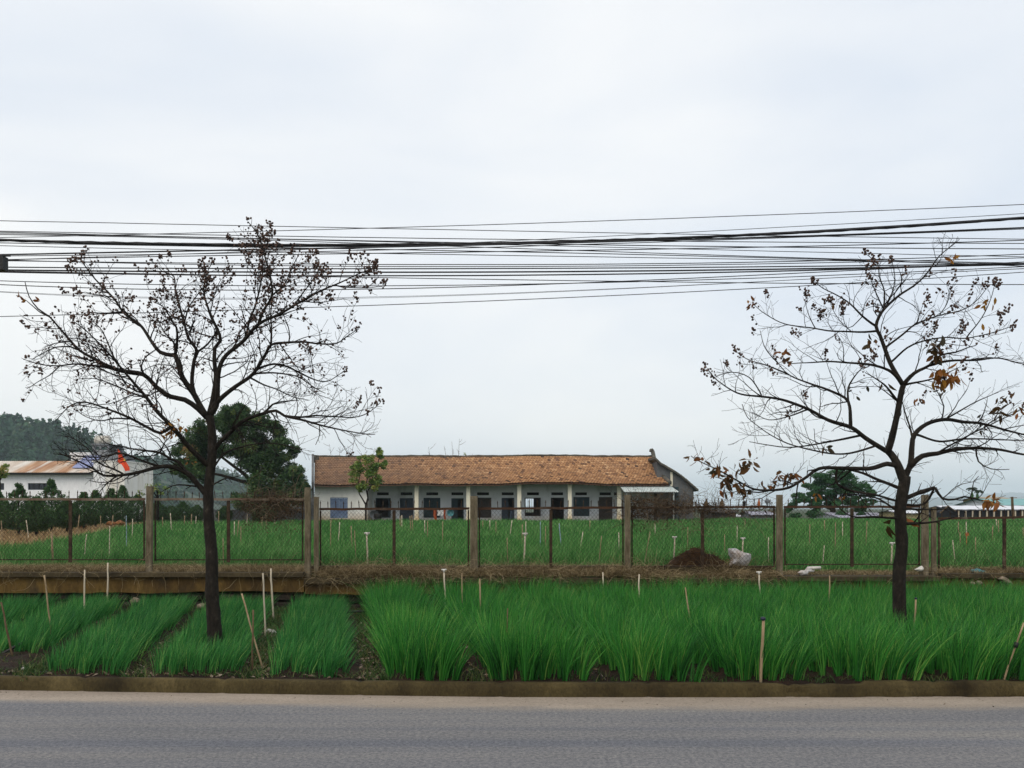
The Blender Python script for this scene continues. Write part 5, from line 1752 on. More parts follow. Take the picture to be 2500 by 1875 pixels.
def leaf_panel(name, x0, x1, z0, z1, y, mat, parent, planks=4, louvre=False, framed=True):
    """a closed shutter or door leaf pair with rails and grooves, as its own mesh"""
    mb = MB()
    mid = (x0 + x1) / 2
    for a, b in ((x0 + 0.01, mid - 0.006), (mid + 0.006, x1 - 0.01)):
        mb.box(a, b, y, y + 0.03, z0 + 0.01, z1 - 0.01)
        for c, e in ((a, a + 0.07), (b - 0.07, b)): mb.box(c, e, y - 0.016, y - 0.001, z0 + 0.01, z1 - 0.01)
        for k in range(planks):
            zz = z0 + 0.02 + (z1 - z0 - 0.11) * k / (planks - 1)
            mb.box(a + 0.072, b - 0.072, y - 0.014, y - 0.001, zz, zz + 0.07)
        if louvre:
            n = 12
            for k in range(n):
                zz = z0 + 0.1 + (z1 - z0 - 0.22) * k / n
                mb.box(a + 0.075, b - 0.075, y - 0.010, y - 0.002, zz + 0.035, zz + 0.06)
    return mb.build(name, mat, parent)
def frame_of(name, x0, x1, z0, z1, y, mat, parent, w_=0.06, sill=True):
    mb = MB()
    mb.box(x0, x0 + w_, y, y + 0.08, z0, z1)
    mb.box(x1 - w_, x1, y, y + 0.08, z0, z1)
    mb.box(x0 + w_, x1 - w_, y, y + 0.08, z1 - w_, z1)
    if sill: mb.box(x0 + w_, x1 - w_, y, y + 0.08, z0, z0 + w_)
    return mb.build(name, mat, parent)
# blue shuttered window of the left room
fr = frame_of("window", bw[0], bw[1], bw[2], bw[3], DC + 0.03, M['shutter_blue'], house)
leaf_panel("shutter", bw[0] + 0.06, bw[1] - 0.06, bw[2] + 0.06, bw[3] - 0.06, DC + 0.06, M['shutter_blue'], fr, 4, True)
STYLE = [('open', 'teal'), ('closed', 'door_blue'), ('closed', 'teal'), ('half', 'teal'), ('closed', 'brown_wood'), ('half', 'door_blue'), ('open', 'brown_wood'), ('open', 'black'), ('closed', 'teal'), ('closed', 'brown_wood')]
for (kd_, a, b, c, e), (st, mt) in zip(OPEN, STYLE):
    x0, x1, z0, z1 = X(a, DW), X(b, DW), max(ZG + 0.13, Z(e, DW)), Z(c, DW)
    f = frame_of(kd_, x0, x1, z0, z1, DW - 0.02, M[mt], house, 0.07, kd_ == "window")
    xa, xb = x0 + 0.07, x1 - 0.07
    z0b = z0 + (0.07 if kd_ == "window" else 0.0)
    if st == 'closed':
        leaf_panel("shutter" if kd_ == "window" else "door_leaf", xa, xb, z0b, z1 - 0.07, DW + 0.03, M[mt], f, 4, mt == 'brown_wood')
    elif st == 'half':
        mb = MB(); mb.box(xa, xa + (xb - xa) * 0.52, DW + 0.03, DW + 0.06, z0b, z1 - 0.07)
        for k in range(3):
            zz = z0b + 0.1 + k * 0.6
            mb.box(xa + 0.08, xa + (xb - xa) * 0.52 - 0.08, DW + 0.016, DW + 0.029, zz, zz + 0.42)
        mb.build("door_leaf", M[mt], f)
    else:
        # opened leaves swung out against the wall, plus bars for windows
        if kd_ == "window":
            mb = MB(); w_ = (xb - xa) * 0.45
            mb.box(xb - 0.02, xb + 0.01, DW - 0.6, DW - 0.03, z0b, z1 - 0.07)
            mb.box(xb - 0.035, xb - 0.021, DW - 0.52, DW - 0.10, z0b + 0.1, z0b + 0.5)
            mb.box(xb - 0.035, xb - 0.021, DW - 0.52, DW - 0.10, z0b + 0.6, z1 - 0.17)
            mb.build("shutter", M[mt], f)
            mb = MB()
            for k in range(1, 7):
                xx = xa + (xb - xa) * k / 7
                mb.box(xx - 0.009, xx + 0.009, DW + 0.08, DW + 0.098, z0b, z1 - 0.07)
            mb.box(xa, xb, DW + 0.079, DW + 0.099, z0b + (z1 - z0b) * 0.5, z0b + (z1 - z0b) * 0.5 + 0.02)
            mb.build("bars", M['vent'], f)
for a, b in VENTS:
    mb = MB()
    x0, x1, z0, z1 = X(a, DW), X(b, DW), Z(1209, DW), Z(1202, DW)
    mb.box(x0, x1, DW + 0.10, DW + 0.12, z0, z1)
    n = 6
    for k in range(1, n):
        xx = x0 + (x1 - x0) * k / n
        mb.box(xx - 0.012, xx + 0.012, DW + 0.03, DW + 0.099, z0, z1)
    mb.build("vent", M['vent'], house)
# columns
for a, b in ((1012, 1021.5), (1138.5, 1148), (1262.8, 1272.7), (1386.6, 1395.7), (1507, 1517)):
    mb = MB()
    xx0, xx1 = X(a, DC), X(b, DC)
    yy1 = DC + (xx1 - xx0)
    mb.box(xx0, xx1, DC, yy1, ZG, Z(1186, DC))
    mb.box(xx0 - 0.04, xx1 + 0.04, DC - 0.04, yy1 + 0.04, ZG, ZG + 0.35)
    mb.box(xx0 - 0.03, xx1 + 0.03, DC - 0.03, yy1 + 0.03, Z(1186, DC) + 0.002, Z(1186, DC) + 0.1)
    mb.build("column", M['column'], house)
mb = MB()
mb.box(X(897, DC) + 0.002, X(1640, DC), DC + 0.05, DC + 0.22, Z(1186, DC) + 0.105, Z(1186, DC) + 0.24)
for i in range(60):
    x = XL + 0.2 + (XR - XL - 0.4) * i / 59
    mb.box(x - 0.03, x + 0.03, DE + 0.08, DC + 0.045, ZE + sag(x) - 0.11, ZE + sag(x) - 0.03)
mb.build("eave_beam", M['brown_wood'], house)
# awning of pale corrugated tin and the closed side of the last bay
def awning():
    mb = MB()
    x0f, x1f, x0b, x1b = X(1524, 60.6), X(1657, 60.6), X(1512, 62.3), X(1634, 62.3)
    zf, zb_ = Z(1201, 60.6), Z(1185, 62.3)
    n = 110
    for i in range(n):
        h0, h1 = 0.03 * math.sin(i * 1.5), 0.03 * math.sin((i + 1) * 1.5)
        a0, a1 = i / n, (i + 1) / n
        mb.quad((x0f + (x1f - x0f) * a0, 60.6, zf + h0), (x0f + (x1f - x0f) * a1, 60.6, zf + h1), (x0b + (x1b - x0b) * a1, 62.3, zb_ + h1), (x0b + (x1b - x0b) * a0, 62.3, zb_ + h0))
    aw = mb.build("awning", M['tin'], house)
    for px in (1645, 1530):
        mb = MB(); mb.tube([(X(px, 60.7), 60.75, ZG), (X(px, 60.7), 60.75, zf + 0.0)], 0.045, 8)
        mb.build("awning_post", M['tin'], aw)
    mb = MB(); mb.tube([(x0f + 0.1, 60.72, zf - 0.06), (x1f - 0.05, 60.72, zf - 0.06)], 0.03, 6)
    mb.build("awning_rail", M['brown_wood'], aw)
awning()
mb = MB()
mb.box(X(1650, 61.4), X(1657, 61.4), 61.4, DW, ZG, Z(1189, 61.4))
mb.build("side_screen", M['teal'], house)
# lean-to wing of grey render at the right end, roof falling to the right
def wing():
    y0, y1 = 63.2, 71.5
    top = [(1604, 1124), (1625, 1140), (1645, 1150.5), (1668, 1168), (1693, 1187)]
    poly = [(X(px, y0), Z(py, y0)) for px, py in top]
    poly = [(X(1604, y0), ZG), (X(1693, y0), ZG)] + list(reversed(poly))
    mb = MB(); mb.prism_xz(poly, y0, y1)
    wg = mb.build("wing_wall", M['grey_plaster'], house)
    mb = MB()
    rt = [(1596, 1116), (1612, 1131), (1636, 1144.5), (1662, 1161), (1703, 1196)]
    up = [(X(px, y0), Z(py, y0)) for px, py in rt]
    n = len(up)
    rng = random.Random(2)
    for i in range(n - 1):
        (xa, za), (xb, zb_) = up[i], up[i + 1]
        k = 6
        for j in range(k):
            a, b = j / k, (j + 1.05) / k
            p0 = (xa + (xb - xa) * a, za + (zb_ - za) * a); p1 = (xa + (xb - xa) * b, za + (zb_ - za) * b)
            mb.cur = rng.uniform(0.05, 0.35)
            mb.prism_xz([(p0[0], p0[1] - 0.14), (p1[0], p1[1] - 0.10), (p1[0], p1[1] + 0.05), (p0[0], p0[1] + 0.02)], y0 - 0.35, y1 + 0.3)
    mb.build("wing_roof", M['moss_stone'], house, jitter=0.02, js=2)
    mb = MB(); mb.box(X(1636.5, y0), X(1642, y0), y0 - 0.08, y0 - 0.002, Z(1187, y0), Z(1152, y0))
    mb.build("pilaster", M['column'], house)
wing()

# washing and bits on the veranda
M['cloth_orange'] = plain("orange_cloth", (0.40, 0.09, 0.03), 0.9)
M['cloth_white'] = plain("white_cloth", (0.55, 0.55, 0.54), 0.9)
M['cloth_teal'] = plain("teal_cloth", (0.06, 0.20, 0.22), 0.8)
M['basin'] = plain("dull_grey_metal", (0.09, 0.10, 0.11), 0.5)
def cloth(px0, px1, py0, py1, d, mat, label):
    mb = MB()
    n, m = 8, 8
    vs = []
    for j in range(m + 1):
        for i in range(n + 1):
            a, b = i / n, j / m
            x = X(px0, d) + (X(px1, d) - X(px0, d)) * a
            z = Z(py0, d) + (Z(py1, d) - Z(py0, d)) * b
            vs.append((x + 0.03 * math.sin(b * 4 + px0), d + 0.05 * math.sin(a * 9 + b * 2), z - 0.03 * math.sin(a * 3.1)))
    fs = [(j * (n + 1) + i, (j + 1) * (n + 1) + i, (j + 1) * (n + 1) + i + 1, j * (n + 1) + i + 1) for j in range(m) for i in range(n)]
    k = len(vs)
    mb.add(vs + [(v[0], v[1] + 0.03, v[2]) for v in vs], fs + [tuple(k + q for q in reversed(f)) for f in fs])
    return single(mb, "hanging_cloth", mat, label, "washing", "washing hung on the veranda")
cloth(1059, 1066, 1245, 1270, 62.0, M['cloth_orange'], "narrow orange cloth hanging left of the white washing")
cloth(1067.5, 1082, 1245, 1258, 62.0, M['cloth_white'], "white washing hanging between two orange cloths")
cloth(1083.5, 1088.5, 1243, 1268, 62.0, M['cloth_orange'], "orange cloth hanging right of the white washing")
cloth(1244, 1251, 1246, 1266, 62.0, M['door_blue'], "dark blue cloth hanging before the half open door")
def basin(px, py, rpx, d, mat, label):
    c = at(px, py, d)
    r = rpx / F * d
    mb = MB()
    prof = [(0.02, 0.05), (r * 0.7, 0.05), (r, -0.12), (r * 1.06, -0.13), (r * 0.95, -0.10), (r * 0.66, 0.02), (0.02, 0.02)]
    vs, n = [], 16
    for q, h in prof:
        for k in range(n):
            a = 2 * math.pi * k / n
            vs.append((c.x + q * math.cos(a), c.y + h, c.z + q * math.sin(a)))
    fs = [(i * n + k, i * n + (k + 1) % n, (i + 1) * n + (k + 1) % n, (i + 1) * n + k) for i in range(len(prof) - 1) for k in range(n)]
    mb.add(vs, fs)
    return single(mb, "wash_basin", mat, label, "basin", smooth=True)
basin(1100, 1252, 8, 62.2, M['cloth_teal'], "round teal basin hung up beside the orange washing")
basin(914, 1256, 10, 61.9, M['basin'], "round dark grey basin leaning below the open veranda window")
# motorbike-sized drum beside it
mb = MB()
c = at(922, 1262, 62.0)
mb.lathe((c.x, c.y, ZG), [(0.26, 0), (0.28, 0.3), (0.27, 0.33), (0.28, 0.36), (0.28, 0.62), (0.26, 0.66)], 14)
single(mb, "water_drum", M['black'], "black drum standing under the open veranda window", "drum", smooth=True)

# ------------------------------------------------------------------ leafy trees
M['mango'] = leafy("dark_evergreen_leaf", [(0.012, 0.032, 0.012), (0.030, 0.075, 0.024), (0.060, 0.12, 0.035), (0.14, 0.18, 0.045), (0.20, 0.11, 0.05)], transl=0.15, rough=0.5, spec=0.3, nscale=0.5, namt=0.55)
M['conifer'] = leafy("young_conifer_leaf", [(0.014, 0.042, 0.017), (0.034, 0.085, 0.028), (0.07, 0.14, 0.042), (0.15, 0.21, 0.08)], transl=0.15, rough=0.6, spec=0.2, nscale=0.6, namt=0.3)
M['shrub'] = leafy("fresh_shrub_leaf", [(0.04, 0.10, 0.018), (0.10, 0.19, 0.035), (0.20, 0.28, 0.06), (0.36, 0.28, 0.08)], transl=0.3, rough=0.5, spec=0.3, nscale=0.8, namt=0.4)
M['fartree'] = leafy("far_tree_leaf", [(0.012, 0.055, 0.020), (0.026, 0.095, 0.032), (0.05, 0.14, 0.045), (0.09, 0.18, 0.06)], transl=0.2, rough=0.55, spec=0.2, nscale=0.35, namt=0.5)
M['forest'] = leafy("forest_leaf", [(0.012, 0.045, 0.028), (0.024, 0.072, 0.040), (0.04, 0.10, 0.05), (0.07, 0.12, 0.06)], transl=0.1, rough=0.7, spec=0.1, nscale=0.02, namt=0.6)
M['palm'] = leafy("palm_frond", [(0.02, 0.04, 0.02), (0.035, 0.06, 0.028)], transl=0.2, rough=0.6, spec=0.2)

def crown(P_centres, radii, n_each, size, rng, aspect=0.45, shell=0.75, tone=0.4, flat=0.8, droop=0.4):
    parts = []
    for c, r_, n in zip(P_centres, radii, n_each):
        v = rng.normal(0, 1, (n, 3)); v /= np.linalg.norm(v, axis=1)[:, None]
        k = r_ * (shell + (1 - shell) * rng.uniform(-1, 1, n))
        p = np.array(c) + v * k[:, None] * np.array([1, 1, flat])
        t = np.clip(tone + rng.normal(0, 0.16), 0, 1)
        parts.append(leaf_quads(p, size * rng.uniform(0.6, 1.3, n), rng, np.clip(rng.normal(t, 0.13, n), 0, 1), aspect, droop))
    return merge(parts)

def add_crown(root, data, mat, name="crown"):
    c, q, r = data
    o_ = np.array(ROOT[root.name])
    return link(name, np_mesh(name, c - o_, q, r), mat, root)

# big evergreen left of the house
def mango():
    d = 57.0
    rng = np.random.default_rng(81)
    root = thing("evergreen_tree", (X(628, d), d, ZG), "large dark evergreen with a dense rounded crown at the left end of the tiled house", "tree")
    lobes = [(575, 1030, 50), (525, 1045, 40), (610, 1050, 55), (655, 1065, 50), (690, 1095, 45), (560, 1085, 50), (620, 1105, 55), (680, 1140, 52), (705, 1180, 45), (650, 1180, 55), (600, 1215, 40), (690, 1215, 42), (725, 1212, 26),
             (480, 1075, 45), (460, 1110, 42), (500, 1105, 45), (440, 1145, 30), (475, 1150, 38), (640, 1225, 40), (585, 1005, 26), (560, 1012, 24), (740, 1190, 18), (720, 1150, 24), (500, 1040, 26), (640, 1030, 28), (670, 1045, 22)]
    cs, rs, ns = [], [], []
    for (px, py, r_) in lobes:
        dd = d + rng.normal(0, 1.1)
        rr_ = r_ / F * d
        for k in range(13):
            v = rng.normal(0, 1, 3); v /= np.linalg.norm(v)
            cs.append(np.array(at(px, py, dd)) + v * rr_ * np.array([0.62, 0.9, 0.55]))
            q = rr_ * rng.uniform(0.30, 0.56)
            rs.append(q); ns.append(int(300 * (q / 0.5) ** 2) + 30)
    add_crown(root, crown(cs, rs, ns, 0.17, rng, 0.42, 0.72, 0.33, 0.8, 0.6), M['mango'])
    mb = MB()
    base = Vector((X(628, d), d, ZG - 0.1))
    mb.tube([base, at(627, 1240, d), at(624, 1200, d), at(622, 1165, d), at(628, 1120, d), at(620, 1060, d)], [0.34, 0.30, 0.27, 0.22, 0.15, 0.06], 10)
    for pts in ([(624, 1190), (600, 1160), (560, 1130), (520, 1100)], [(622, 1170), (650, 1140), (680, 1110)], [(626, 1130), (600, 1090), (580, 1050)], [(624, 1205), (660, 1190), (700, 1180)], [(623, 1180), (590, 1175), (540, 1160), (480, 1150)]):
        mb.tube([at(px, py, d + 0.4 * math.sin(i * 2 + px)) for i, (px, py) in enumerate(pts)], [0.15 - 0.03 * i for i in range(len(pts))], 7)
    mb.build("trunk", M['bark'], root, True, jitter=0.02, js=2)
mango()

# row of young conifers on the straw ground
CONIF = [(-8, 1200, 1306, 46), (45, 1186, 1308, 56), (88, 1218, 1312, 52), (125, 1174, 1300, 50), (163, 1222, 1302, 40), (205, 1206, 1296, 46), (233, 1200, 1290, 42), (272, 1196, 1288, 44), (299, 1188, 1286, 46), (336, 1210, 1284, 40),
         (385, 1226, 1280, 40), (418, 1238, 1280, 34), (446, 1228, 1281, 40), (482, 1236, 1279, 34), (645, 1232, 1282, 36), (548, 1238, 1279, 22)]
LBL = ["first young conifer, cut by the photo's left edge", "second young conifer from the left edge with a pointed tip", "third young conifer from the left, lower and bushy", "young conifer with a tall tip right of the barn's long window", "low young conifer behind the first steel middle post",
       "sixth young conifer from the left edge", "seventh young conifer from the left edge", "eighth young conifer from the left, near the barn's corner", "ninth young conifer, its tip at the barn's white corner", "young conifer just left of the first concrete post",
       "first young conifer right of the first concrete post", "small conifer between the first post and the larger tree trunk", "bushy conifer left of the larger tree trunk", "conifer half hidden behind the larger tree trunk", "dark conifer under the evergreen beside the sagging vine", "very small conifer right of the larger tree trunk"]
for i, (px, yt, yb, wpx) in enumerate(CONIF):
    rng = np.random.default_rng(900 + i)
    d = (EYE - 0.575) * F / (yb - HY)
    d = min(d, 56)
    root = thing("young_conifer", (X(px, d), d, 0.575), LBL[i], "tree", "young conifers in front of the white barn")
    zt, zb = Z(yt, d), 0.575 + 0.22
    R0 = wpx / F * d * 0.80
    n = 5200
    # sprays: pointed on top, broad lower, thin to nothing at the foot
    ns = 520
    t = rng.uniform(0, 1, ns) ** 1.25
    prof = np.interp(t, [0, 0.15, 0.35, 0.55, 0.68, 0.8, 1.0], [0.45, 0.85, 1.0, 0.92, 0.55, 0.26, 0.05])
    an = rng.uniform(0, 6.28, ns)
    rad = prof * R0 * np.sqrt(rng.uniform(0.15, 1, ns))
    C = np.stack([X(px, d) + np.cos(an) * rad, d + np.sin(an) * rad, zb + (zt - zb) * t], 1)
    parts = []
    for c, tt in zip(C, t):
        m = 20
        tone = np.clip(rng.normal(0.30 + 0.35 * max(0, tt - 0.5), 0.15), 0, 1)
        out_ = np.array([c[0] - X(px, d), c[1] - d, 0.0]); out_ /= np.linalg.norm(out_) + 1e-6
        dirv = out_ * 0.6 + np.array([0, 0, 0.8])
        s = rng.uniform(0, 0.22, m)[:, None] * (1.1 - 0.6 * tt)
        P_ = c + dirv * s + rng.normal(0, 0.035, (m, 3)) * (1.2 - tt * 0.8)
        parts.append(leaf_quads(P_, rng.uniform(0.05, 0.10, m), rng, np.clip(rng.normal(tone, 0.1, m), 0, 1), 0.4, -0.5))
    add_crown(root, merge(parts), M['conifer'])
    mb = MB()
    b = Vector((X(px, d), d, 0.5))
    mb.tube([b, b + Vector((0.02, 0, 0.5)), b + Vector((0, 0, (zt - 0.5) * 0.93))], [0.055, 0.045, 0.008], 7)
    mb.build("trunk", M['bark'], root, True)

# shrub with a thin double stem in front of the veranda corner
def house_shrub():
    d = 57.5
    rng = np.random.default_rng(83)
    root = thing("garden_shrub", (X(890, d), d, ZG), "slender shrub with yellow green leaves in front of the tiled roof", "shrub")
    cs, rs, ns = [], [], []
    for (px, py, r_) in [(893, 1150, 26), (870, 1140, 20), (865, 1165, 18), (905, 1130, 22), (925, 1145, 22), (930, 1110, 14), (926, 1100, 9), (885, 1120, 14), (940, 1135, 12), (905, 1165, 26), (885, 1180, 20), (910, 1185, 18), (858, 1140, 9), (878, 1193, 10), (922, 1172, 14)]:
        for k in range(5):
            v = rng.normal(0, 1, 3); v /= np.linalg.norm(v); rr_ = r_ / F * d
            cs.append(np.array(at(px, py, d)) + v * rr_ * 0.6); rs.append(rr_ * rng.uniform(0.35, 0.62)); ns.append(int(26 + 110 * rr_))
    add_crown(root, crown(cs, rs, ns, 0.17, rng, 0.45, 0.6, 0.5, 0.9, 0.2), M['shrub'])
    mb = MB()
    for pts in ([(893, 1285), (893, 1232), (886, 1220), (877, 1205), (876, 1180), (880, 1150)], [(893, 1285), (893.5, 1232), (898, 1215), (893, 1190), (900, 1150)], [(893.5, 1230), (899, 1220), (897, 1200), (915, 1170), (925, 1120)]):
        mb.tube([at(px, py, d) for px, py in pts], [0.07, 0.06, 0.045, 0.04, 0.03, 0.015][:len(pts)], 6)
    mb.build("trunk", M['twig'], root, True)
house_shrub()

# broad tree behind the smaller bare tree
def broad_tree():
    d = 84.0
    rng = np.random.default_rng(84)
    root = thing("broad_tree", (X(2035, d), d, ZG), "broad green tree with layered crown beyond the field, behind the smaller bare tree", "tree")
    cs, rs, ns = [], [], []
    for (px, py, r_) in [(2035, 1165, 26), (2000, 1170, 24), (2070, 1170, 24), (1975, 1195, 26), (2015, 1195, 30), (2060, 1195, 30), (2100, 1190, 26), (2118, 1205, 18), (1950, 1215, 20), (1985, 1222, 24), (2035, 1222, 26), (2085, 1222, 26), (2120, 1228, 18), (1935, 1235, 14), (1925, 1245, 10), (2060, 1160, 20), (1990, 1240, 16), (2100, 1245, 14), (2045, 1152, 14)]:
        for k in range(12):
            v = rng.normal(0, 1, 3); v /= np.linalg.norm(v); rr_ = r_ / F * d
            cs.append(np.array(at(px, py, d + rng.normal(0, 0.9))) + v * rr_ * np.array([0.7, 1, 0.45])); rs.append(rr_ * rng.uniform(0.34, 0.58)); ns.append(int(40 + 130 * rr_))
    add_crown(root, crown(cs, rs, ns, 0.20, rng, 0.5, 0.7, 0.42, 0.55, 0.2), M['fartree'])
    mb = MB()
    mb.tube([at(2035, 1278, d), at(2033, 1240, d), at(2040, 1205, d), at(2045, 1175, d)], [0.3, 0.26, 0.2, 0.08], 8)
    for pts in ([(2034, 1238), (2010, 1215), (1985, 1195)], [(2036, 1225), (2065, 1205), (2095, 1192)], [(2034, 1245), (2000, 1232), (1960, 1222)]):
        mb.tube([at(px, py, d) for px, py in pts], [0.14, 0.1, 0.05], 6)
    mb.build("trunk", M['bark'], root, True)
    # bushes round its foot
    for (px, py, r_, lb) in [(1940, 1262, 14, "dark bush at the left foot of the broad green tree"), (1985, 1258, 18, "rounded bush under the middle of the broad green tree"), (2060, 1256, 16, "low bush right of the broad green tree's trunk"), (2100, 1260, 12, "small bush behind the smaller bare tree's trunk")]:
        rr_ = r_ / F * 80
        b = thing("bush", (X(px, 80), 80, ZG), lb, "bush", "bushes beyond the field")
        add_crown(b, crown([np.array(at(px + rng.normal(0, 5), py - 3 + rng.normal(0, 3), 80)) for _ in range(8)], [rr_ * rng.uniform(.5, .9) for _ in range(8)], [70] * 8, 0.2, rng, 0.5, 0.7, 0.3, 0.7, 0.2), M['fartree'])
broad_tree()

# thin bare saplings behind the roof ridge
def sapling(px, ytop, spread, d, seed, label, leaves=0):
    rng = random.Random(seed)
    root = thing("bare_sapling", (X(px, d), d, ZG), label, "tree", "thin saplings behind the roof ridge")
    mb = MB()
    ends = []
    base = Vector((X(px, d), d, ZG))
    H = Z(ytop, d) - ZG
    for k in range(rng.randint(3, 5)):
        tgt = Vector((base.x + rng.uniform(-1, 1) * spread / F * d, d + rng.uniform(-0.6, 0.6), ZG + H * rng.uniform(0.8, 1.0)))
        pts = [base.lerp(tgt, t) + Vector((math.sin(t * 3 + k) * 0.1, 0, -(1 - t) * t * 0.8 * (k % 2))) for t in (0, .25, .5, .75, 1)]
        mb.tube(pts, [0.05, 0.04, 0.03, 0.02, 0.01], 5)
        for j in range(7):
            t = rng.uniform(0.55, 0.98)
            p = base.lerp(tgt, t)
            e = p + Vector((rng.uniform(-1, 1), rng.uniform(-.5, .5), rng.uniform(0.1, 0.9))) * 0.55
            mb.tube([p, p.lerp(e, .5) + Vector((0, 0, -.04)), e], [0.016, 0.012, 0.008], 4)
            ends.append(e)
        ends.append(tgt)
    mb.build("trunk", M['greytwig'], root)
    nr = np.random.default_rng(seed)
    if leaves:
        for c in ends[:leaves]: pass
        P_ = np.concatenate([np.array(ends[i % len(ends)]) + nr.normal(0, 0.12, (26, 3)) for i in range(leaves)])
        add_crown(root, leaf_quads(P_, nr.uniform(0.1, 0.2, len(P_)), nr), M['shrub'], "leaves")
M['greytwig'] = plain("pale_grey_twig", (0.13, 0.12, 0.115), 0.9)
sapling(822, 1062, 50, 71, 4, "bare sapling above the left end of the roof ridge")
sapling(880, 1082, 60, 72, 5, "leaning bare sapling behind the slender shrub's top")
sapling(1075, 1088, 26, 71, 6, "sapling with two leafy tufts above the roof ridge", 2)
sapling(1118, 1070, 40, 71.5, 7, "sapling with forked bare tips above the roof ridge", 1)

# ------------------------------------------------------------------ white barn on the left
M['barn_white'] = noisy("barn_whitewash", [(0.62, 0.63, 0.65), (0.78, 0.79, 0.80), (0.82, 0.82, 0.83)], scale=0.5, fine=5, fine_amt=0.1, stretch=(1, 1, 0.4), lo=0.2, hi=0.6)
M['barn_side'] = noisy("stained_barn_corner", [(0.58, 0.54, 0.45), (0.74, 0.72, 0.67), (0.80, 0.79, 0.77)], scale=0.5, fine=5, fine_amt=0.15, stretch=(2, 2, 0.3))
M['solar_blue'] = plain("blue_sheet", (0.22, 0.25, 0.42), 0.5)
M['steel'] = noisy("stainless_tank", [(0.35, 0.33, 0.29), (0.5, 0.48, 0.43), (0.62, 0.58, 0.5)], scale=1.5, fine=9, fine_amt=0.2, roughness=0.45, spec=0.5)
M['grey_block'] = noisy("grey_block_wall", [(0.14, 0.16, 0.18), (0.2, 0.22, 0.24), (0.26, 0.27, 0.28)], scale=0.9, fine=6, fine_amt=0.2)
M['glass_dark'] = plain("dark_window_glass", (0.012, 0.016, 0.024), 0.2, 0.5)
def rust_roof_material():
    m, n, p = mat_new("rusty_corrugated_roof")
    z = noise_node(n, 0.55, 3, 0.6, (1.0, 0.15, 0.15))
    c = ramp(n, [(0.36, (0.60, 0.57, 0.52)), (0.50, (0.54, 0.47, 0.40)), (0.58, (0.40, 0.24, 0.14)), (0.65, (0.32, 0.17, 0.10)), (0.72, (0.55, 0.50, 0.44))])
    n.links.new(z.outputs[0], c.inputs[0])
    z2 = noise_node(n, 2.2, 4, 0.7, (1.0, 0.2, 0.2))
    g = ramp(n, [(0.3, (0.75, 0.7, 0.66)), (0.65, (1.1, 1.1, 1.1))])
    n.links.new(z2.outputs[0], g.inputs[0])
    n.links.new(mixc(n, 1.0, c.outputs[0], g.outputs[0], 'MULTIPLY'), p.inputs["Base Color"])
    return m
M['rust_roof'] = rust_roof_material()
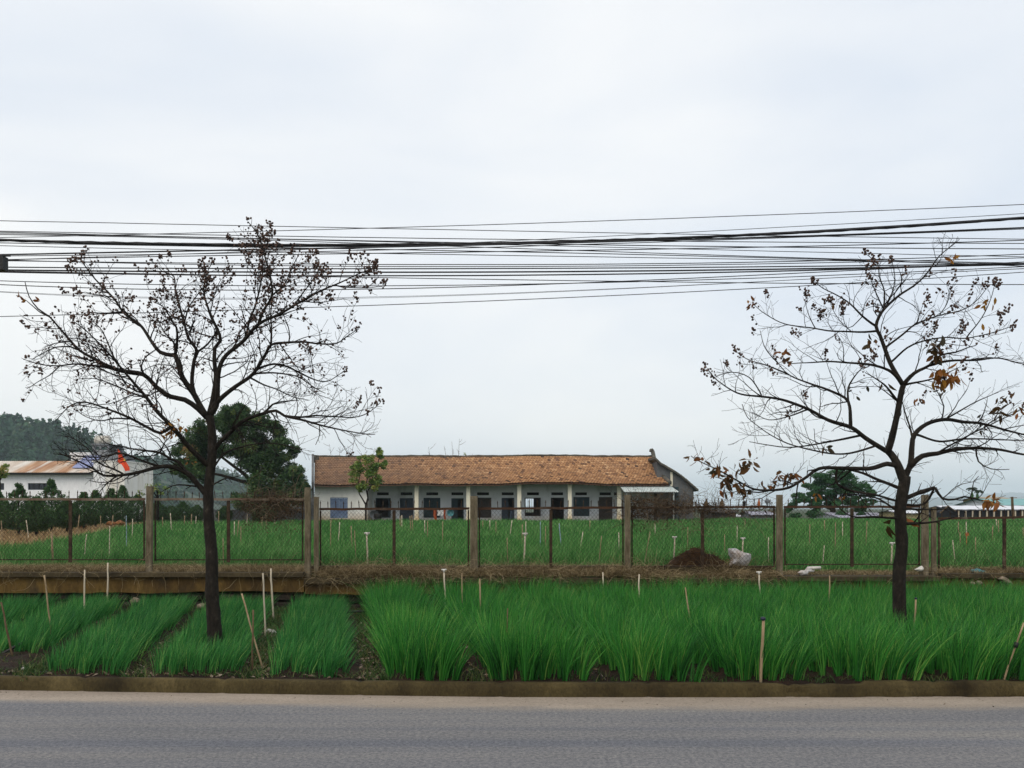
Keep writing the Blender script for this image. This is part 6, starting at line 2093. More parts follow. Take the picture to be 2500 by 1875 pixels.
def barn():
    d = 80.0
    x0, x1 = X(-240, d), X(232, d)
    root = thing("white_barn", (x0 / 2 + x1 / 2, d, ZG), "long white barn with a rust streaked metal roof behind the young conifers", "barn")
    ze = Z(1159, d)
    wins = [(X(68, d), X(118, d), Z(1196, d), Z(1179.5, d)), (X(-40, d), X(10, d), Z(1196, d), Z(1179.5, d)), (X(-150, d), X(-100, d), Z(1196, d), Z(1179.5, d))]
    mb = MB()
    wall_holes(mb, x0, x1, ZG - 0.1, ze, wins, d, 0.25)
    mb.box(x0, x1, d + 6.0, d + 6.2, ZG, ze)
    mb.box(x0, x1, d + 0.5, d + 0.6, Z(1236, d) - 1.0, Z(1236, d) - 0.9)
    mb.build("wall", M['barn_white'], root)
    for a, b, c, e in wins:
        f = frame_of("window", a, b, c, e, d + 0.08, M['door_blue'], root, 0.06)
        mb = MB(); mb.box(a + 0.06, b - 0.06, d + 0.15, d + 0.17, c + 0.06, e - 0.06)
        mb.build("pane", M['glass_dark'], f)
        mb = MB()
        for k in range(1, 4):
            xx = a + (b - a) * k / 4
            mb.box(xx - 0.025, xx + 0.025, d + 0.10, d + 0.149, c + 0.06, e - 0.06)
        mb.build("mullion", M['vent'], f)
    mb = MB()
    yr, zr_ = d + 3.0, Z(1126, d + 3.0)
    ya, za = d - 0.6, Z(1154, d - 0.6)
    n = 190
    for i in range(n):
        a, b = x0 - 0.4 + (x1 - x0 + 0.2) * i / n, x0 - 0.4 + (x1 - x0 + 0.2) * (i + 1) / n
        h0, h1 = 0.035 * (i % 2), 0.035 * ((i + 1) % 2)
        sh = 1.15   # sheets laid aslant toward the ridge as seen in perspective
        mb.quad((a, ya, za + h0), (b, ya, za + h1), (b, yr, zr_ + h1), (a, yr, zr_ + h0))
        mb.quad((a, yr, zr_ + h0), (b, yr, zr_ + h1), (b, d + 6.5, za + h1), (a, d + 6.5, za + h0))
    rf = mb.build("roof", M['rust_roof'], root)
    mb = MB(); mb.box(x0 - 0.4, x1 - 0.2, ya + 0.03, ya + 0.18, za - 0.17, za - 0.02)
    mb.build("gutter_and_shadow", M['vent'], rf)  # eave gutter, coloured near-black to carry the shadow under the eave
    mb = MB(); mb.box(x0, x1, ya + 0.2, d - 0.002, za - 0.10, za - 0.06)
    mb.build("soffit", M['grey_block'], rf)
    # flat roofed end block with the stained corner
    mb = MB(); mb.box(x1 + 0.003, X(262, d), d - 0.3, d + 6, ZG - 0.1, Z(1128, d)); mb.build("end_block", M['barn_white'], root)
    mb = MB(); mb.box(X(262, d) + 0.003, X(308, d), d - 0.35, d + 6, ZG - 0.1, Z(1128, d)); mb.box(X(228, d), X(310, d), d - 0.4, d + 6.1, Z(1128, d) + 0.004, Z(1125, d))
    mb.build("stained_corner", M['barn_side'], root)
    mb = MB()
    a, b, c, e = (X(170, d), d + 0.45, Z(1146, d + .45)), (X(216, d), d + .45, Z(1146, d + .45)), (X(217, d), d + 2.6, Z(1117, d + 2.6)), (X(175, d), d + 2.6, Z(1117, d + 2.6))
    lift = 0.18
    P4 = [(p[0], p[1], p[2] + lift) for p in (a, b, c, e)]
    mb.add(P4 + [(p[0], p[1], p[2] - 0.06) for p in P4], [(0, 1, 2, 3), (7, 6, 5, 4), (0, 4, 5, 1), (1, 5, 6, 2), (2, 6, 7, 3), (3, 7, 4, 0)])
    mb.build("blue_sheet", M['solar_blue'], rf)
    mb = MB(); mb.box(X(174, d + 3), X(222, d + 3), d + 2.7, d + 3.3, Z(1112, d + 3), Z(1105, d + 3)); mb.box(X(176, d + 3), X(220, d + 3), d + 2.8, d + 3.2, Z(1125, d + 3), Z(1112, d + 3) - 0.003)
    mb.build("roof_lantern", M['barn_white'], rf)
barn()
def water_tower():
    d = 86.0
    root = thing("water_tower", (X(258, d), d, ZG), "grey block tower with a steel water tank on its roof behind the barn", "water tower")
    mb = MB()
    x0, x1 = X(226, d), X(288, d)
    op = [(X(232, d), X(243, d), Z(1098, d), Z(1090, d)), (X(246, d), X(262, d), Z(1098, d), Z(1090, d))]
    wall_holes(mb, x0, X(266, d), Z(1106, d), Z(1086, d), op, d, 0.25)
    mb.box(x0, x1, d + 0.002, d + 4, ZG, Z(1106, d))
    mb.box(x0, X(266, d), d + 3, d + 3.2, Z(1106, d), Z(1086, d))
    mb.box(x0 - 0.1, X(267, d), d - 0.1, d + 4, Z(1086, d) + 0.004, Z(1083, d))
    mb.build("tower_wall", M['grey_block'], root)
    mb = MB()
    c0, c1 = at(236, 1079, d + 1), at(266, 1079, d + 1)
    r = 0.46
    vs, n = [], 18
    for x, k in ((c0.x - 0.15, 0.55), (c0.x, 1), (c0.x + 0.35, 1), (c0.x + 0.36, 1.03), (c0.x + 0.42, 1.03), (c0.x + 0.43, 1), (c1.x - 0.4, 1), (c1.x - 0.39, 1.03), (c1.x - 0.33, 1.03), (c1.x - 0.32, 1), (c1.x, 1), (c1.x + 0.15, 0.55)):
        for q in range(n):
            a = 2 * math.pi * q / n
            vs.append((x, c0.y + r * k * math.cos(a), c0.z + 0.16 + r * k * math.sin(a)))
    m = 12
    mb.add(vs, [(i * n + q, i * n + (q + 1) % n, (i + 1) * n + (q + 1) % n, (i + 1) * n + q) for i in range(m - 1) for q in range(n)] + [tuple(reversed(range(n))), tuple((m - 1) * n + q for q in range(n))])
    mb.build("tank", M['steel'], root, True)
    mb = MB()
    for xx in (c0.x + 0.1, c1.x - 0.1): mb.box(xx - 0.06, xx + 0.06, c0.y - 0.5, c0.y + 0.5, Z(1083, d), c0.z - 0.22)
    mb.build("tank_cradle", M['rust'], root)
water_tower()
def flag():
    d = 78.0
    root = thing("flag", (X(286, d), d, Z(1128, d)), "orange red flag drooping from a thin pole at the barn's right corner", "flag")
    mb = MB(); mb.tube([(X(286, d), d, ZG + 2.3), (X(286, d), d, Z(1094, d))], 0.03, 6)
    mb.build("pole", M['grey_block'], root)
    mb = MB()
    L_ = [(286.5, 1096), (287.5, 1108), (288, 1118), (286, 1128), (292, 1132), (298, 1134), (303, 1142), (306, 1150)]
    R_ = [(290, 1098), (295, 1106), (300, 1112), (303, 1120), (307, 1127), (311, 1134), (315, 1141), (316, 1149)]
    vs, k = [], 6
    for i, (a, b) in enumerate(zip(L_, R_)):
        for j in range(k + 1):
            t = j / k
            p = at(a[0] + (b[0] - a[0]) * t, a[1] + (b[1] - a[1]) * t, d)
            vs.append((p.x, p.y + 0.10 * math.sin(t * 9 + i * 0.9), p.z))
    fs = [(i * (k + 1) + j, (i + 1) * (k + 1) + j, (i + 1) * (k + 1) + j + 1, i * (k + 1) + j + 1) for i in range(len(L_) - 1) for j in range(k)]
    n = len(vs)
    mb.add(vs + [(v[0], v[1] + 0.02, v[2]) for v in vs], fs + [tuple(n + q for q in reversed(f)) for f in fs])
    fl = mb.build("cloth", M['flag_red'], root, True)
    mb = MB()
    c = at(304, 1123, d - 0.14)
    pts = []
    for i in range(10):
        a = math.pi / 2 + i * math.pi / 5 + 0.5
        r = 0.17 if i % 2 == 0 else 0.07
        pts.append((c.x + r * 0.7 * math.cos(a), c.z + r * math.sin(a)))
    mb.prism_xz(pts, c.y, c.y + 0.012)
    mb.build("star", M['flag_yellow'], fl)
M['flag_red'] = plain("orange_red_flag", (0.72, 0.075, 0.02), 0.8, var=0.12)
M['flag_yellow'] = plain("yellow_star", (0.75, 0.5, 0.05), 0.8, var=0.1)
flag()

# ------------------------------------------------------------------ sheds and huts beyond the field on the right
M['white_roof'] = plain("white_sheet_roof", (0.62, 0.64, 0.68), 0.6, var=0.08, scale=2)
M['net'] = plain("black_shade_net", (0.010, 0.011, 0.014), 0.9, var=0.4, scale=3)
M['teal_roof'] = plain("teal_sheet_roof", (0.16, 0.34, 0.34), 0.6, var=0.1, scale=2)
M['tan_roof'] = plain("tan_roof", (0.30, 0.25, 0.18), 0.8, var=0.15, scale=2)
M['yellow_wall'] = plain("pale_yellow_wall", (0.46, 0.38, 0.20), 0.8, var=0.12, scale=2)
M['lilac_roof'] = plain("grey_lilac_roof", (0.30, 0.30, 0.36), 0.7, var=0.12, scale=2)
def gable_shed(name, px0, px1, yb, ye, yr, d, depth, wallm, roofm, label, cat, posts=0, over=0.3, group=None):
    """shed with its ridge along x: eave row ye, ridge row yr"""
    x0, x1 = X(px0, d), X(px1, d)
    zb, ze, zr_ = max(Z(yb, d), ZG - 0.3), Z(ye, d), Z(yr, d + depth / 2)
    root = thing(name, ((x0 + x1) / 2, d, zb), label, cat, group)
    mb = MB(); mb.box(x0, x1, d, d + depth, zb, ze)
    for xx, s in ((x0, 1), (x1, -1)):
        v = [(xx, d, ze), (xx, d + depth, ze), (xx, d + depth / 2, zr_)]
        mb.add(v, [(0, 2, 1)] if s > 0 else [(0, 1, 2)])
    mb.build("wall", wallm, root)
    mb = MB()
    n = max(6, int((x1 - x0) / 0.5))
    for i in range(n):
        a, b = x0 - over + (x1 - x0 + 2 * over) * i / n, x0 - over + (x1 - x0 + 2 * over) * (i + 1) / n
        h0, h1 = 0.03 * (i % 2), 0.03 * ((i + 1) % 2)
        for s in (0, 1):
            ya, yb_ = (d - over, d + depth / 2) if s == 0 else (d + depth / 2, d + depth + over)
            za, zb2 = (ze - 0.06, zr_) if s == 0 else (zr_, ze - 0.06)
            mb.quad((a, ya, za + h0 + 0.02), (b, ya, za + h1 + 0.02), (b, yb_, zb2 + h1 + 0.02), (a, yb_, zb2 + h0 + 0.02))
            mb.quad((b, ya, za + h1 - 0.04), (a, ya, za + h0 - 0.04), (a, yb_, zb2 + h0 - 0.04), (b, yb_, zb2 + h1 - 0.04))
    mb.build("roof", roofm, root)
    for k in range(posts):
        px = px0 + 14 + 17.3 * k
        if px > px1: break
        mb = MB(); mb.box(X(px, d) - 0.05, X(px, d) + 0.05, d - 0.12, d - 0.02, zb, ze - 0.12)
        mb.build("post", M['bamboo_pale'], root)
    return root
gable_shed("netted_shed", 2325, 2640, 1276, 1243, 1235.5, 76, 5, M['net'], M['white_roof'], "long shed with white roof and black netted side at the right edge", "shed", 18, 0.2)
def net_porch():
    d = 75.0
    root = thing("netted_hut", (X(2314, d), d, ZG), "small peaked black netted hut at the left end of the long shed", "hut")
    mb = MB()
    poly = [(X(2296, d), ZG), (X(2330, d), ZG), (X(2330, d), Z(1247, d)), (X(2314, d), Z(1236, d)), (X(2296, d), Z(1251, d))]
    mb.prism_xz(poly, d, d + 0.9); mb.build("net", M['net'], root)
    mb = MB(); mb.tube([(X(2294, d), d - 0.05, Z(1253, d)), (X(2314, d), d - 0.05, Z(1235, d)), (X(2332, d), d - 0.05, Z(1248, d))], 0.05, 6)
    mb.build("ridge_pole", M['bamboo_dark'], root)
net_porch()
gable_shed("teal_roofed_house", 2440, 2640, 1262, 1233, 1218.5, 92, 9, M['white_roof'], M['teal_roof'], "house with a teal sheet roof behind the long shed", "house")
gable_shed("tan_roofed_house", 2418, 2478, 1262, 1219, 1214, 99, 6, M['yellow_wall'], M['tan_roof'], "tan roofed house behind the teal roof", "house")
gable_shed("yellow_house", 2208, 2258, 1285, 1252, 1247, 72, 5, M['yellow_wall'], M['white_roof'], "low pale yellow building between the smaller tree trunk and the tall post", "building")
gable_shed("long_low_house", 2058, 2188, 1285, 1263, 1252, 78, 8, M['white_roof'], M['lilac_roof'], "long low building with a grey lilac roof left of the smaller tree trunk", "building")
gable_shed("dark_hut", 1738, 1797, 1285, 1250, 1244, 80, 5, M['brown_wood'], M['brown_wood'], "dark brown hut right of the tiled house's grey wing", "hut")
gable_shed("grey_hut", 1842, 1892, 1285, 1256, 1249, 82, 5, M['grey_block'], M['lilac_roof'], "grey hut left of the broad green tree", "hut")
gable_shed("pale_house", 1800, 1850, 1285, 1262, 1256, 120, 6, M['barn_white'], M['white_roof'], "small pale house in the gap between the two huts", "house")
gable_shed("white_roofed_shed", 465, 512, 1285, 1252, 1246, 75, 6, M['barn_white'], M['white_roof'], "white roofed shed behind the larger tree trunk", "shed")
gable_shed("pale_hill_house", 425, 462, 1285, 1256, 1250, 95, 6, M['grey_block'], M['lilac_roof'], "small blue grey house at the foot of the wooded hill", "house")
def side_house():
    # low grey wall and small lean-to under the evergreen
    d = 60.0
    mb = MB()
    mb.box(X(520, d), X(742, d), d, d + 0.2, ZG - 0.2, Z(1244, d))
    single(mb, "garden_wall", M['grey_plaster'], "grey rendered garden wall under the large evergreen", "wall", jitter=0.02, js=1)
    gable_shed("lean_to_shed", 722, 760, 1285, 1226, 1216, 66, 4, M['grey_plaster'], M['moss_stone'], "grey lean-to tucked between the evergreen and the tiled house", "shed", over=0.1)
side_house()

# pair of areca palms
for i, (px, py, lb) in enumerate(((2373, 1187, "left and slightly taller of the two distant palms"), (2386, 1192, "right and lower of the two distant palms"))):
    d = 100.0
    rng = np.random.default_rng(70 + i)
    root = thing("areca_palm", (X(px, d), d, ZG), lb, "palm tree", "pair of distant palms")
    mb = MB(); mb.tube([(X(px, d) + 0.1, d, ZG), (X(px, d) + 0.05, d, Z(1230, d)), (X(px, d), d, Z(py + 7, d))], [0.10, 0.08, 0.06], 7)
    mb.build("trunk", M['greytwig'], root, True)
    c = np.array(at(px, py + 6, d))
    bases, hd, hh, ln = [], [], [], []
    parts = []
    for k in range(11):
        a = k * 0.571 + rng.uniform(-.2, .2)
        el = rng.uniform(0.25, 1.2)
        n = 26
        t = np.linspace(0.1, 1, n)
        r = 0.62 * t * math.cos(el * 0.6); z = 0.55 * t * math.sin(el) - 0.42 * t ** 2
        P_ = np.stack([c[0] + np.cos(a) * r, c[1] + np.sin(a) * r, c[2] + z], 1)
        for s in (-1, 1):
            off_ = np.stack([-np.sin(a) * s * np.full(n, 0.07), np.cos(a) * s * np.full(n, 0.07), np.full(n, -0.06)], 1)
            parts.append(leaf_quads(P_ + off_, rng.uniform(0.16, 0.26, n), rng, None, 0.25, 0.8))
    m = merge(parts); add_crown(root, m, M['palm'])
    mb = MB(); mb.lathe((X(px, d), d, Z(py + 32, d)), [(0.05, 0), (0.16, 0.35), (0.13, 0.7), (0.03, 0.95)], 8)
    mb.build("seed_bunch", M['conifer'], root, True, jitter=0.05, js=6)
# utility pole by the teal roof
mb = MB()
d = 55.0
mb.tube([at(2475, 1268, d), at(2472, 1240, d), at(2471, 1213, d)], [0.09, 0.08, 0.07], 8)
mb.box(X(2466, d), X(2482, d), d - 0.04, d + 0.04, Z(1216, d), Z(1214.5, d))
single(mb, "utility_pole", M['bamboo_dark'], "short leaning pole with a cross piece in front of the teal roof", "pole")

# leafy spray entering at the left edge and light foliage left of the first post
def small_tree(px, py, r_, d, n, mat, label, seed, tone=0.5):
    rng = np.random.default_rng(seed)
    root = thing("small_tree", (X(px, d), d, ZG), label, "tree")
    rr_ = r_ / F * d
    cs = [np.array(at(px, py, d)) + rng.normal(0, 0.45, 3) * rr_ * np.array([1.3, 1, 0.6]) for _ in range(9)]
    add_crown(root, crown(cs, [rr_ * rng.uniform(0.25, 0.5) for _ in cs], [n] * len(cs), 0.16, rng, 0.45, 0.6, tone, 0.7, 0.4), mat)
    mb = MB()
    mb.tube([Vector((X(px, d), d, ZG - 0.1)), at(px + 1, py + r_, d), at(px, py, d)], [0.09, 0.06, 0.02], 6)
    for c in cs[:6]: mb.tube([at(px, py + r_ * 0.8, d), Vector(c)], [0.03, 0.01], 5)
    mb.build("trunk", M['twig'], root, True)
small_tree(-2, 1152, 30, 44, 60, M['shrub'], "yellow green spray of leaves reaching in at the left edge before the barn", 91, 0.55)
small_tree(385, 1195, 26, 50, 26, M['shrub'], "thin yellowish young tree above the first concrete post", 92, 0.6)

# ------------------------------------------------------------------ hills and far woods
def ridge_hill(name, pts, d, depth, mat, zbase=-4.0, bumps=0.0, seed=0):
    """hill whose skyline follows pts (photo px), rising from zbase in front to the crest at distance d, falling behind"""
    cols = np.arange(pts[0][0], pts[-1][0] + 1, 10)
    ys = np.interp(cols, [p[0] for p in pts], [p[1] for p in pts])
    prof = [(-0.55, 0.0), (-0.42, 0.22), (-0.3, 0.45), (-0.18, 0.7), (-0.08, 0.9), (0, 1.0), (0.1, 0.93), (0.3, 0.6), (0.6, 0.0)]
    co = []
    for f, h in prof:
        for c, y in zip(cols, ys):
            crest = Z(y, d)
            x = (c - CX) / F * d
            z = zbase + (crest - zbase) * h
            z += bumps * mnoise.noise(Vector((x * 0.02, f * 4, seed)))
            co.append((x, d + f * depth, z))
    n = len(cols)
    q = np.array([(j * n + i, j * n + i + 1, (j + 1) * n + i + 1, (j + 1) * n + i) for j in range(len(prof) - 1) for i in range(n - 1)])
    o = link(name, np_mesh(name, np.array(co), q, smooth=True), mat)
    tag(o, kind='structure')
    return np.array(co).reshape(len(prof), n, 3)
M['hill_ground'] = noisy("hill_undergrowth", [(0.02, 0.04, 0.025), (0.035, 0.06, 0.035), (0.05, 0.07, 0.04)], scale=0.05, fine=0.6, fine_amt=0.3)
M['far_hill'] = noisy("far_hill_cover", [(0.05, 0.07, 0.07), (0.08, 0.10, 0.09)], scale=0.003, fine=0.03, fine_amt=0.15)
def forest(name, grid, n, seed, size, leaf, label, lo_row=2, hi_row=6):
    rng = np.random.default_rng(seed)
    R_, C_, _ = grid.shape
    parts = []
    for k in range(n):
        a, b = rng.uniform(lo_row, hi_row), rng.uniform(0, C_ - 1.01)
        i, j = int(a), int(b); fa, fb = a - i, b - j
        i = min(i, R_ - 2)
        p = grid[i, j] * (1 - fa) * (1 - fb) + grid[i + 1, j] * fa * (1 - fb) + grid[i, j + 1] * (1 - fa) * fb + grid[i + 1, j + 1] * fa * fb
        s = size * rng.uniform(0.6, 1.35)
        tall = rng.uniform() < 0.3
        m = 46
        t = rng.uniform(0, 1, m)
        rad = s * (0.42 * (1 - t) + 0.05 if tall else 0.5 * np.sqrt(np.maximum(0, 1 - (2 * t - 1) ** 2)) + 0.03)
        an = rng.uniform(0, 6.28, m)
        h = s * (1.7 if tall else 1.0)
        P_ = np.stack([p[0] + np.cos(an) * rad, p[1] + np.sin(an) * rad, p[2] - 0.15 * s + t * h], 1)
        tone = np.clip(rng.normal(0.42, 0.25), 0, 1)
        parts.append(leaf_quads(P_, leaf * rng.uniform(0.7, 1.3, m), rng, np.clip(rng.normal(tone, 0.08, m), 0, 1), 0.8, 0.0))
    c, q, r = merge(parts)
    o = link(name, np_mesh(name, c, q, r), M['forest'])
    tag(o, label, "forest", None, 'stuff')
g1 = ridge_hill("hill", [(-420, 1040), (-200, 1040), (-60, 1048), (0, 1056), (40, 1066), (90, 1072), (130, 1082), (170, 1086), (200, 1094), (222, 1108), (250, 1134), (300, 1172), (360, 1225), (400, 1255)], 520, 420, M['hill_ground'], -4, 3, 1)
forest("forest", g1, 4200, 11, 6.8, 2.4, "dense dark wood covering the hill behind the white barn")
g2 = ridge_hill("hill", [(120, 1215), (220, 1190), (280, 1168), (330, 1150), (395, 1140), (440, 1152), (520, 1175), (620, 1205), (720, 1228), (800, 1252)], 900, 500, M['hill_ground'], -6, 4, 2)
forest("forest", g2, 2600, 12, 8.5, 3.2, "bluish wooded ridge seen between the barn and the large evergreen")
ridge_hill("hill", [(1500, 1262), (1700, 1250), (1800, 1243), (1900, 1238), (2050, 1226), (2230, 1218), (2330, 1212), (2420, 1220), (2520, 1212), (2700, 1222), (2900, 1250)], 4600, 1500, M['far_hill'], -20, 8, 3)
ridge_hill("hill", [(2100, 1250), (2250, 1222), (2330, 1212), (2400, 1206), (2460, 1203), (2540, 1202), (2700, 1210), (2900, 1230), (3100, 1255)], 7000, 1800, M['far_hill'], -30, 10, 4)

# ------------------------------------------------------------------ things lying on the wall and in the gaps
M['pale_rock'] = noisy('earthy_pale_rock', [(0.10, 0.075, 0.05), (0.20, 0.155, 0.115), (0.32, 0.26, 0.20)], scale=7, fine=30, fine_amt=0.3)
M['compost'] = noisy("rotting_compost", [(0.012, 0.007, 0.004), (0.035, 0.017, 0.008), (0.075, 0.035, 0.014), (0.10, 0.055, 0.02)], scale=6, fine=30, fine_amt=0.5, bs=1.0, bd=0.05)
M['sack'] = noisy("dirty_white_sack", [(0.34, 0.20, 0.11), (0.46, 0.38, 0.33), (0.58, 0.56, 0.56), (0.62, 0.61, 0.62)], scale=3.2, fine=16, fine_amt=0.25, bs=0.8, bd=0.03, lo=0.28, hi=0.62)
def heap():
    d = 14.45
    x0, x1 = X(1618, d), X(1792, d)
    zb = 0.56
    mb = MB()
    n, m = 40, 16
    skyl = lambda px: np.interp(px, [1610, 1630, 1650, 1675, 1700, 1716, 1722, 1738, 1755, 1770, 1795], [1392, 1376, 1358, 1342, 1334, 1336, 1347, 1348, 1358, 1368, 1390])
    vs = []
    for j in range(m + 1):
        v = j / m
        for i in range(n + 1):
            px = 1610 + 185 * i / n
            h = max(0, Z(float(skyl(px)), d) - zb)
            k = math.sin(math.pi * v) ** 0.7
            x, y = X(px, d), d - 0.42 + 0.95 * v
            z = zb - 0.03 + h * k + 0.035 * mnoise.noise(Vector((x * 9, y * 9, 1))) + 0.02 * mnoise.noise(Vector((x * 24, y * 24, 1)))
            vs.append((x, y, z))
    mb.add(vs, [(j * (n + 1) + i, j * (n + 1) + i + 1, (j + 1) * (n + 1) + i + 1, (j + 1) * (n + 1) + i) for j in range(m) for i in range(n)])
    root = thing("compost_heap", ((x0 + x1) / 2, d, zb), "dark brown compost heap piled against the fence beside the white sack", "compost heap")
    mb.build("heap", M['compost'], root, True)
    def dens(p):
        px = CX + p[0] / p[1] * F
        top = Z(float(skyl(px)), d)
        return 1.0 if p[2] < top + 0.02 else 0.0
    c, q, r = strands(900, (x0, x1, d - 0.45, d - 0.05, zb, zb + 0.55), 5, (0.06, 0.25), 0.0026, 0.6, 6, dens, 0.7)
    M['compost_straw'] = leafy("rotting_straw", [(0.02, 0.010, 0.005), (0.06, 0.028, 0.010), (0.12, 0.06, 0.02)], transl=0.0, rough=0.95, spec=0.05)
    link("straw", np_mesh("straw", c - np.array(ROOT[root.name]), q, r), M['compost_straw'], root)
heap()
def lumpy(name, poly, d, thick, mat, label, cat, amp=0.02, js=7, puff=0.5):
    """bulging object with the given outline (photo px) in the middle, rounded off front and back"""
    pts = [at(px, py, d) for px, py in poly]
    dense = []
    n0 = len(pts)
    for i in range(n0):
        for k in range(6): dense.append(pts[i].lerp(pts[(i + 1) % n0], k / 6))
    c = Vector((sum(p.x for p in dense) / len(dense), d, sum(p.z for p in dense) / len(dense)))
    mb = MB()
    n = len(dense)
    rings = []
    for f, k in ((-1, 0.0), (-0.97, 0.45), (-0.8, 0.74), (-0.45, 0.94), (0, 1), (0.45, 0.94), (0.8, 0.74), (0.97, 0.45), (1, 0.0)):
        rings.append([c + (p - c) * max(k, 0.02) + Vector((0, f * thick / 2, 0)) for p in dense])
    vs = [p for r_ in rings for p in r_]
    vs = [p + mnoise.noise_vector(p * js) * amp for p in vs]
    mb.add(vs, [(i * n + k, (i * n + (k + 1) % n), (i + 1) * n + (k + 1) % n, (i + 1) * n + k) for i in range(len(rings) - 1) for k in range(n)])
    return single(mb, name, mat, label, cat, smooth=True)
lumpy("plastic_sack", [(1777, 1338), (1797, 1340), (1816, 1348), (1832, 1351), (1830, 1366), (1822, 1381), (1806, 1383), (1780, 1380), (1783, 1362), (1779, 1350)], 14.35, 0.34, M['sack'], "crumpled dirty white sack leaning by the compost heap", "sack", 0.03, 6)
lumpy("plastic_sheet", [(1948, 1398), (1955, 1392), (1964, 1395), (1972, 1383), (1978, 1385), (1980, 1392), (1990, 1391), (1985, 1396), (1974, 1397), (1968, 1404), (1955, 1405)], 13.66, 0.12, M['cap_pink'] if 'cap_pink' in M else M['sack'], "twisted pale plastic sheet lying on the coping right of the white sack", "plastic sheet", 0.012, 12)
mb = MB(); mb.tube([at(1975, 1387, 13.68), at(1988, 1386.5, 13.68), at(2003, 1386, 13.70)], [0.026, 0.024, 0.024], 9)
single(mb, "pipe_offcut", M['cap_white'], "short pale pipe offcut beside the twisted plastic sheet", "pipe", smooth=True)
lumpy("plastic_bag", [(2233, 1391), (2244, 1386), (2250, 1381), (2254, 1386), (2252, 1392), (2240, 1395)], 13.64, 0.10, M['cap_white'], "white plastic scrap at the foot of the taller grey post", "plastic bag", 0.012, 14)
lumpy("sandbag", [(2438, 1412), (2448, 1407), (2457, 1411), (2468, 1420), (2472, 1427), (2458, 1427), (2446, 1421)], 13.50, 0.14, M['pale_rock'], "pale half buried sandbag below the wall at the right edge", "sandbag", 0.015, 10)
for i, (px, py, r_, lb) in enumerate(((2374, 1424, 5, "small pale stone left of the sandbag"), (2390, 1423, 6, "larger pale stone beside the sandbag"), (2309, 1428, 3, "tiny white stone below the coping's step"))):
    a = [(px + r_ * 1.3 * math.cos(t), py + r_ * math.sin(t)) for t in (0, .9, 1.9, 2.8, 3.7, 4.6, 5.4)]
    lumpy("stone", a, 13.48, 0.08, M['pale_rock'], lb, "stone", 0.006, 20)
def tarp():
    d = 13.95
    M['turquoise'] = plain("turquoise_plastic", (0.03, 0.26, 0.30), 0.45, 0.4, var=0.35)
    lumpy("plastic_bundle", [(2368, 1402), (2372, 1393), (2382, 1389), (2392, 1393), (2402, 1394), (2408, 1401), (2396, 1406), (2378, 1406)], d, 0.20, M['turquoise'], "crumpled turquoise plastic bundle in the dry grass at the right", "plastic bundle", 0.03, 14)
tarp()
lumpy("plastic_bag", [(648, 1541), (653, 1536), (660, 1538), (668, 1539), (677, 1545), (676, 1551), (662, 1549), (652, 1547)], 10.9, 0.12, M['cap_white'], "white plastic bag dropped in the weedy gap between the beds", "plastic bag", 0.015, 14)
lumpy("stone", [(316, 1465), (326, 1459), (338, 1462), (341, 1468), (333, 1476), (320, 1476)], 13.25, 0.14, M['pale_rock'], "pale rock at the back end of the second gap by the stones", "stone", 0.015, 10)
lumpy("stone", [(482, 1476), (492, 1473), (501, 1476), (502, 1483), (490, 1487), (482, 1483)], 12.9, 0.12, M['pale_rock'], "pale rock half hidden behind the larger tree's trunk", "stone", 0.012, 10)
lumpy("paper_scrap", [(52, 1631), (57, 1628), (63, 1631), (60, 1638), (54, 1637)], 8.35, 0.03, M['cap_white'], "small pale scrap on the bare soil at the lower left", "litter", 0.006, 30)
# scraps stuck on the spikes
M['cone_orange'] = plain("faded_orange_plastic", (0.42, 0.13, 0.04), 0.7)
def spike_cap(px, y0, y1, w0, w1, mat, label, name):
    mb = MB()
    d = FD
    h = Z(y0, d) - Z(y1, d)
    mb.lathe((X(px, d), d, Z(y1, d) + 0.002), [(w1 / 2 / F * d, 0), (w1 / 2 / F * d * 0.9, h * 0.45), (w0 / 2 / F * d * 1.3, h * 0.7), (w0 / 2 / F * d, h)], 8)
    single(mb, name, mat, label, "scrap", None, jitter=0.006, js=12)
spike_cap(1724, 1218, 1236, 3, 11, M['bamboo_dark'], "dark rag tied on a spike above the compost heap's steel post", "spike_rag")
spike_cap(1762, 1218, 1236, 3, 11, M['bamboo_dark'], "dark leafy rag tied on a spike above the compost heap's right side", "spike_rag")
spike_cap(1817, 1224, 1236, 7, 8, M['black'], "black cup pushed over a spike left of the orange one", "spike_cup")
spike_cap(1853, 1219, 1235, 3, 8, M['cone_orange'], "orange plastic cone pushed over a spike", "spike_cone")
lumpy("spike_bag", [(1872, 1216), (1879, 1222), (1876, 1228), (1873, 1235), (1870, 1229), (1866, 1223)], FD - 0.03, 0.06, M['grey_block'], "grey scrap of bag caught on a spike left of the concrete post", "scrap", 0.006, 14)
# dead leaf caught at the post, loop of wire
# black hoses
def hose(pts, r, label):
    mb = MB()
    P_, R_2 = smooth_line([at(px, py, d) for px, py, d in pts], [r] * len(pts), 0.08)
    mb.tube(P_, R_2, 8)
    single(mb, "irrigation_hose", M['black'], label, "hose", None, True)
hose([(-60, 1790, 7.2), (-20, 1720, 7.6), (3, 1668, 8.05), (25, 1654, 8.12), (60, 1646, 8.17), (105, 1642, 8.21), (150, 1641, 8.23), (200, 1643, 8.22), (240, 1649, 8.18)], 0.013, "black hose curling over the kerb at the lower left corner")
hose([(-60, 1612, 9.1), (0, 1599, 9.1), (28, 1584, 9.15), (54, 1570, 9.2)], 0.014, "black hose end sticking out above the short crop at the left edge")
hose([(848, 1494, 12.6), (870, 1493, 12.6), (897, 1493, 12.6)], 0.016, "grey pipe crossing the gap beside the first tall bed")
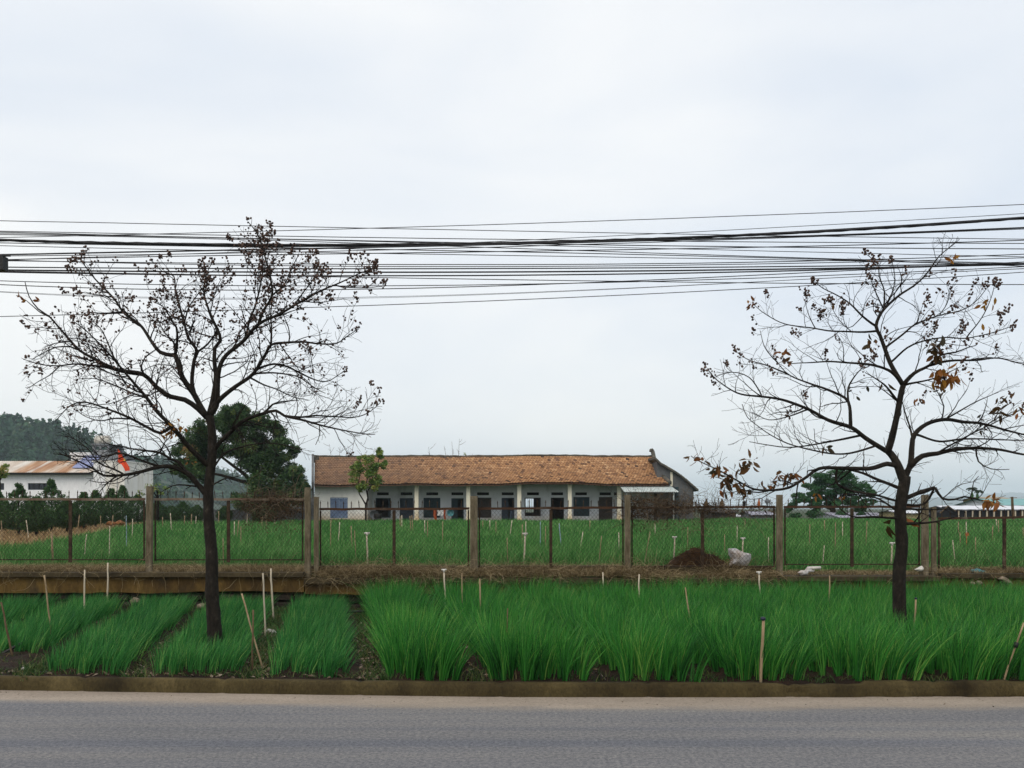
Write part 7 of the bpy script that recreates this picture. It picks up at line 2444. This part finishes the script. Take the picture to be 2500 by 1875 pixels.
# brown heaps under the conifers
for px, py, lb in ((199, 1284, "brown heap of dry leaves beside the first steel middle post"), (272, 1278, "orange brown heap of leaves left of two more"), (290, 1277, "orange brown heap of leaves near the first concrete post")):
    d = 42.0
    a = [(px + 10 * math.cos(t), py + 6 * math.sin(t)) for t in (0, .7, 1.5, 2.3, 3.14, 3.9, 4.7, 5.5)]
    lumpy("leaf_heap", a, d, 0.6, M['leafheap'] if 'leafheap' in M else M.setdefault('leafheap', plain("brown_leaf_heap", (0.20, 0.085, 0.03), 0.95, var=0.5, scale=4)), lb, "leaf heap", 0.08, 4)
# orange blossoms in the field
for px, py, lb in ((2304, 1345, "small orange flower in the field right of the paired posts"), (2360, 1304, "small orange flower at the foot of a stake in the right field"), (2497, 1355, "bright red orange flower at the right edge of the field")):
    d = 19.0
    mb = MB()
    c = at(px, py, d)
    for k in range(7):
        a = k * 0.9
        mb.add([(c.x, c.y, c.z), (c.x + 0.035 * math.cos(a), c.y - 0.01, c.z + 0.035 * math.sin(a)), (c.x + 0.05 * math.cos(a + .35), c.y - 0.02, c.z + 0.05 * math.sin(a + .35)), (c.x + 0.035 * math.cos(a + .7), c.y - 0.01, c.z + 0.035 * math.sin(a + .7))], [(0, 1, 2, 3)])
    mb.tube([(c.x, c.y, 0.55), (c.x, c.y + 0.004, c.z)], 0.006, 5)
    single(mb, "flower", M['cloth_orange'] if px != 2497 else M['flag_red'], lb, "flower")

# ------------------------------------------------------------------ air
def haze():
    mb = MB()
    x, y0, y1, z0, z1 = 7200, -450, 8700, -60, 215
    mb.box(-x, x, y0, y1, z0, z1)
    m = bpy.data.materials.new("haze")
    m.use_nodes = True
    n = m.node_tree
    n.nodes.clear()
    o_ = n.nodes.new("ShaderNodeOutputMaterial")
    v = n.nodes.new("ShaderNodeVolumePrincipled")
    v.inputs["Color"].default_value = (0.78, 0.91, 1.0, 1)
    v.inputs["Density"].default_value = HAZE
    v.inputs["Anisotropy"].default_value = 0.0
    n.links.new(v.outputs[0], o_.inputs["Volume"])
    o = mb.build("haze", m)
    tag(o, kind='stuff')
HAZE = 0.00022
haze()
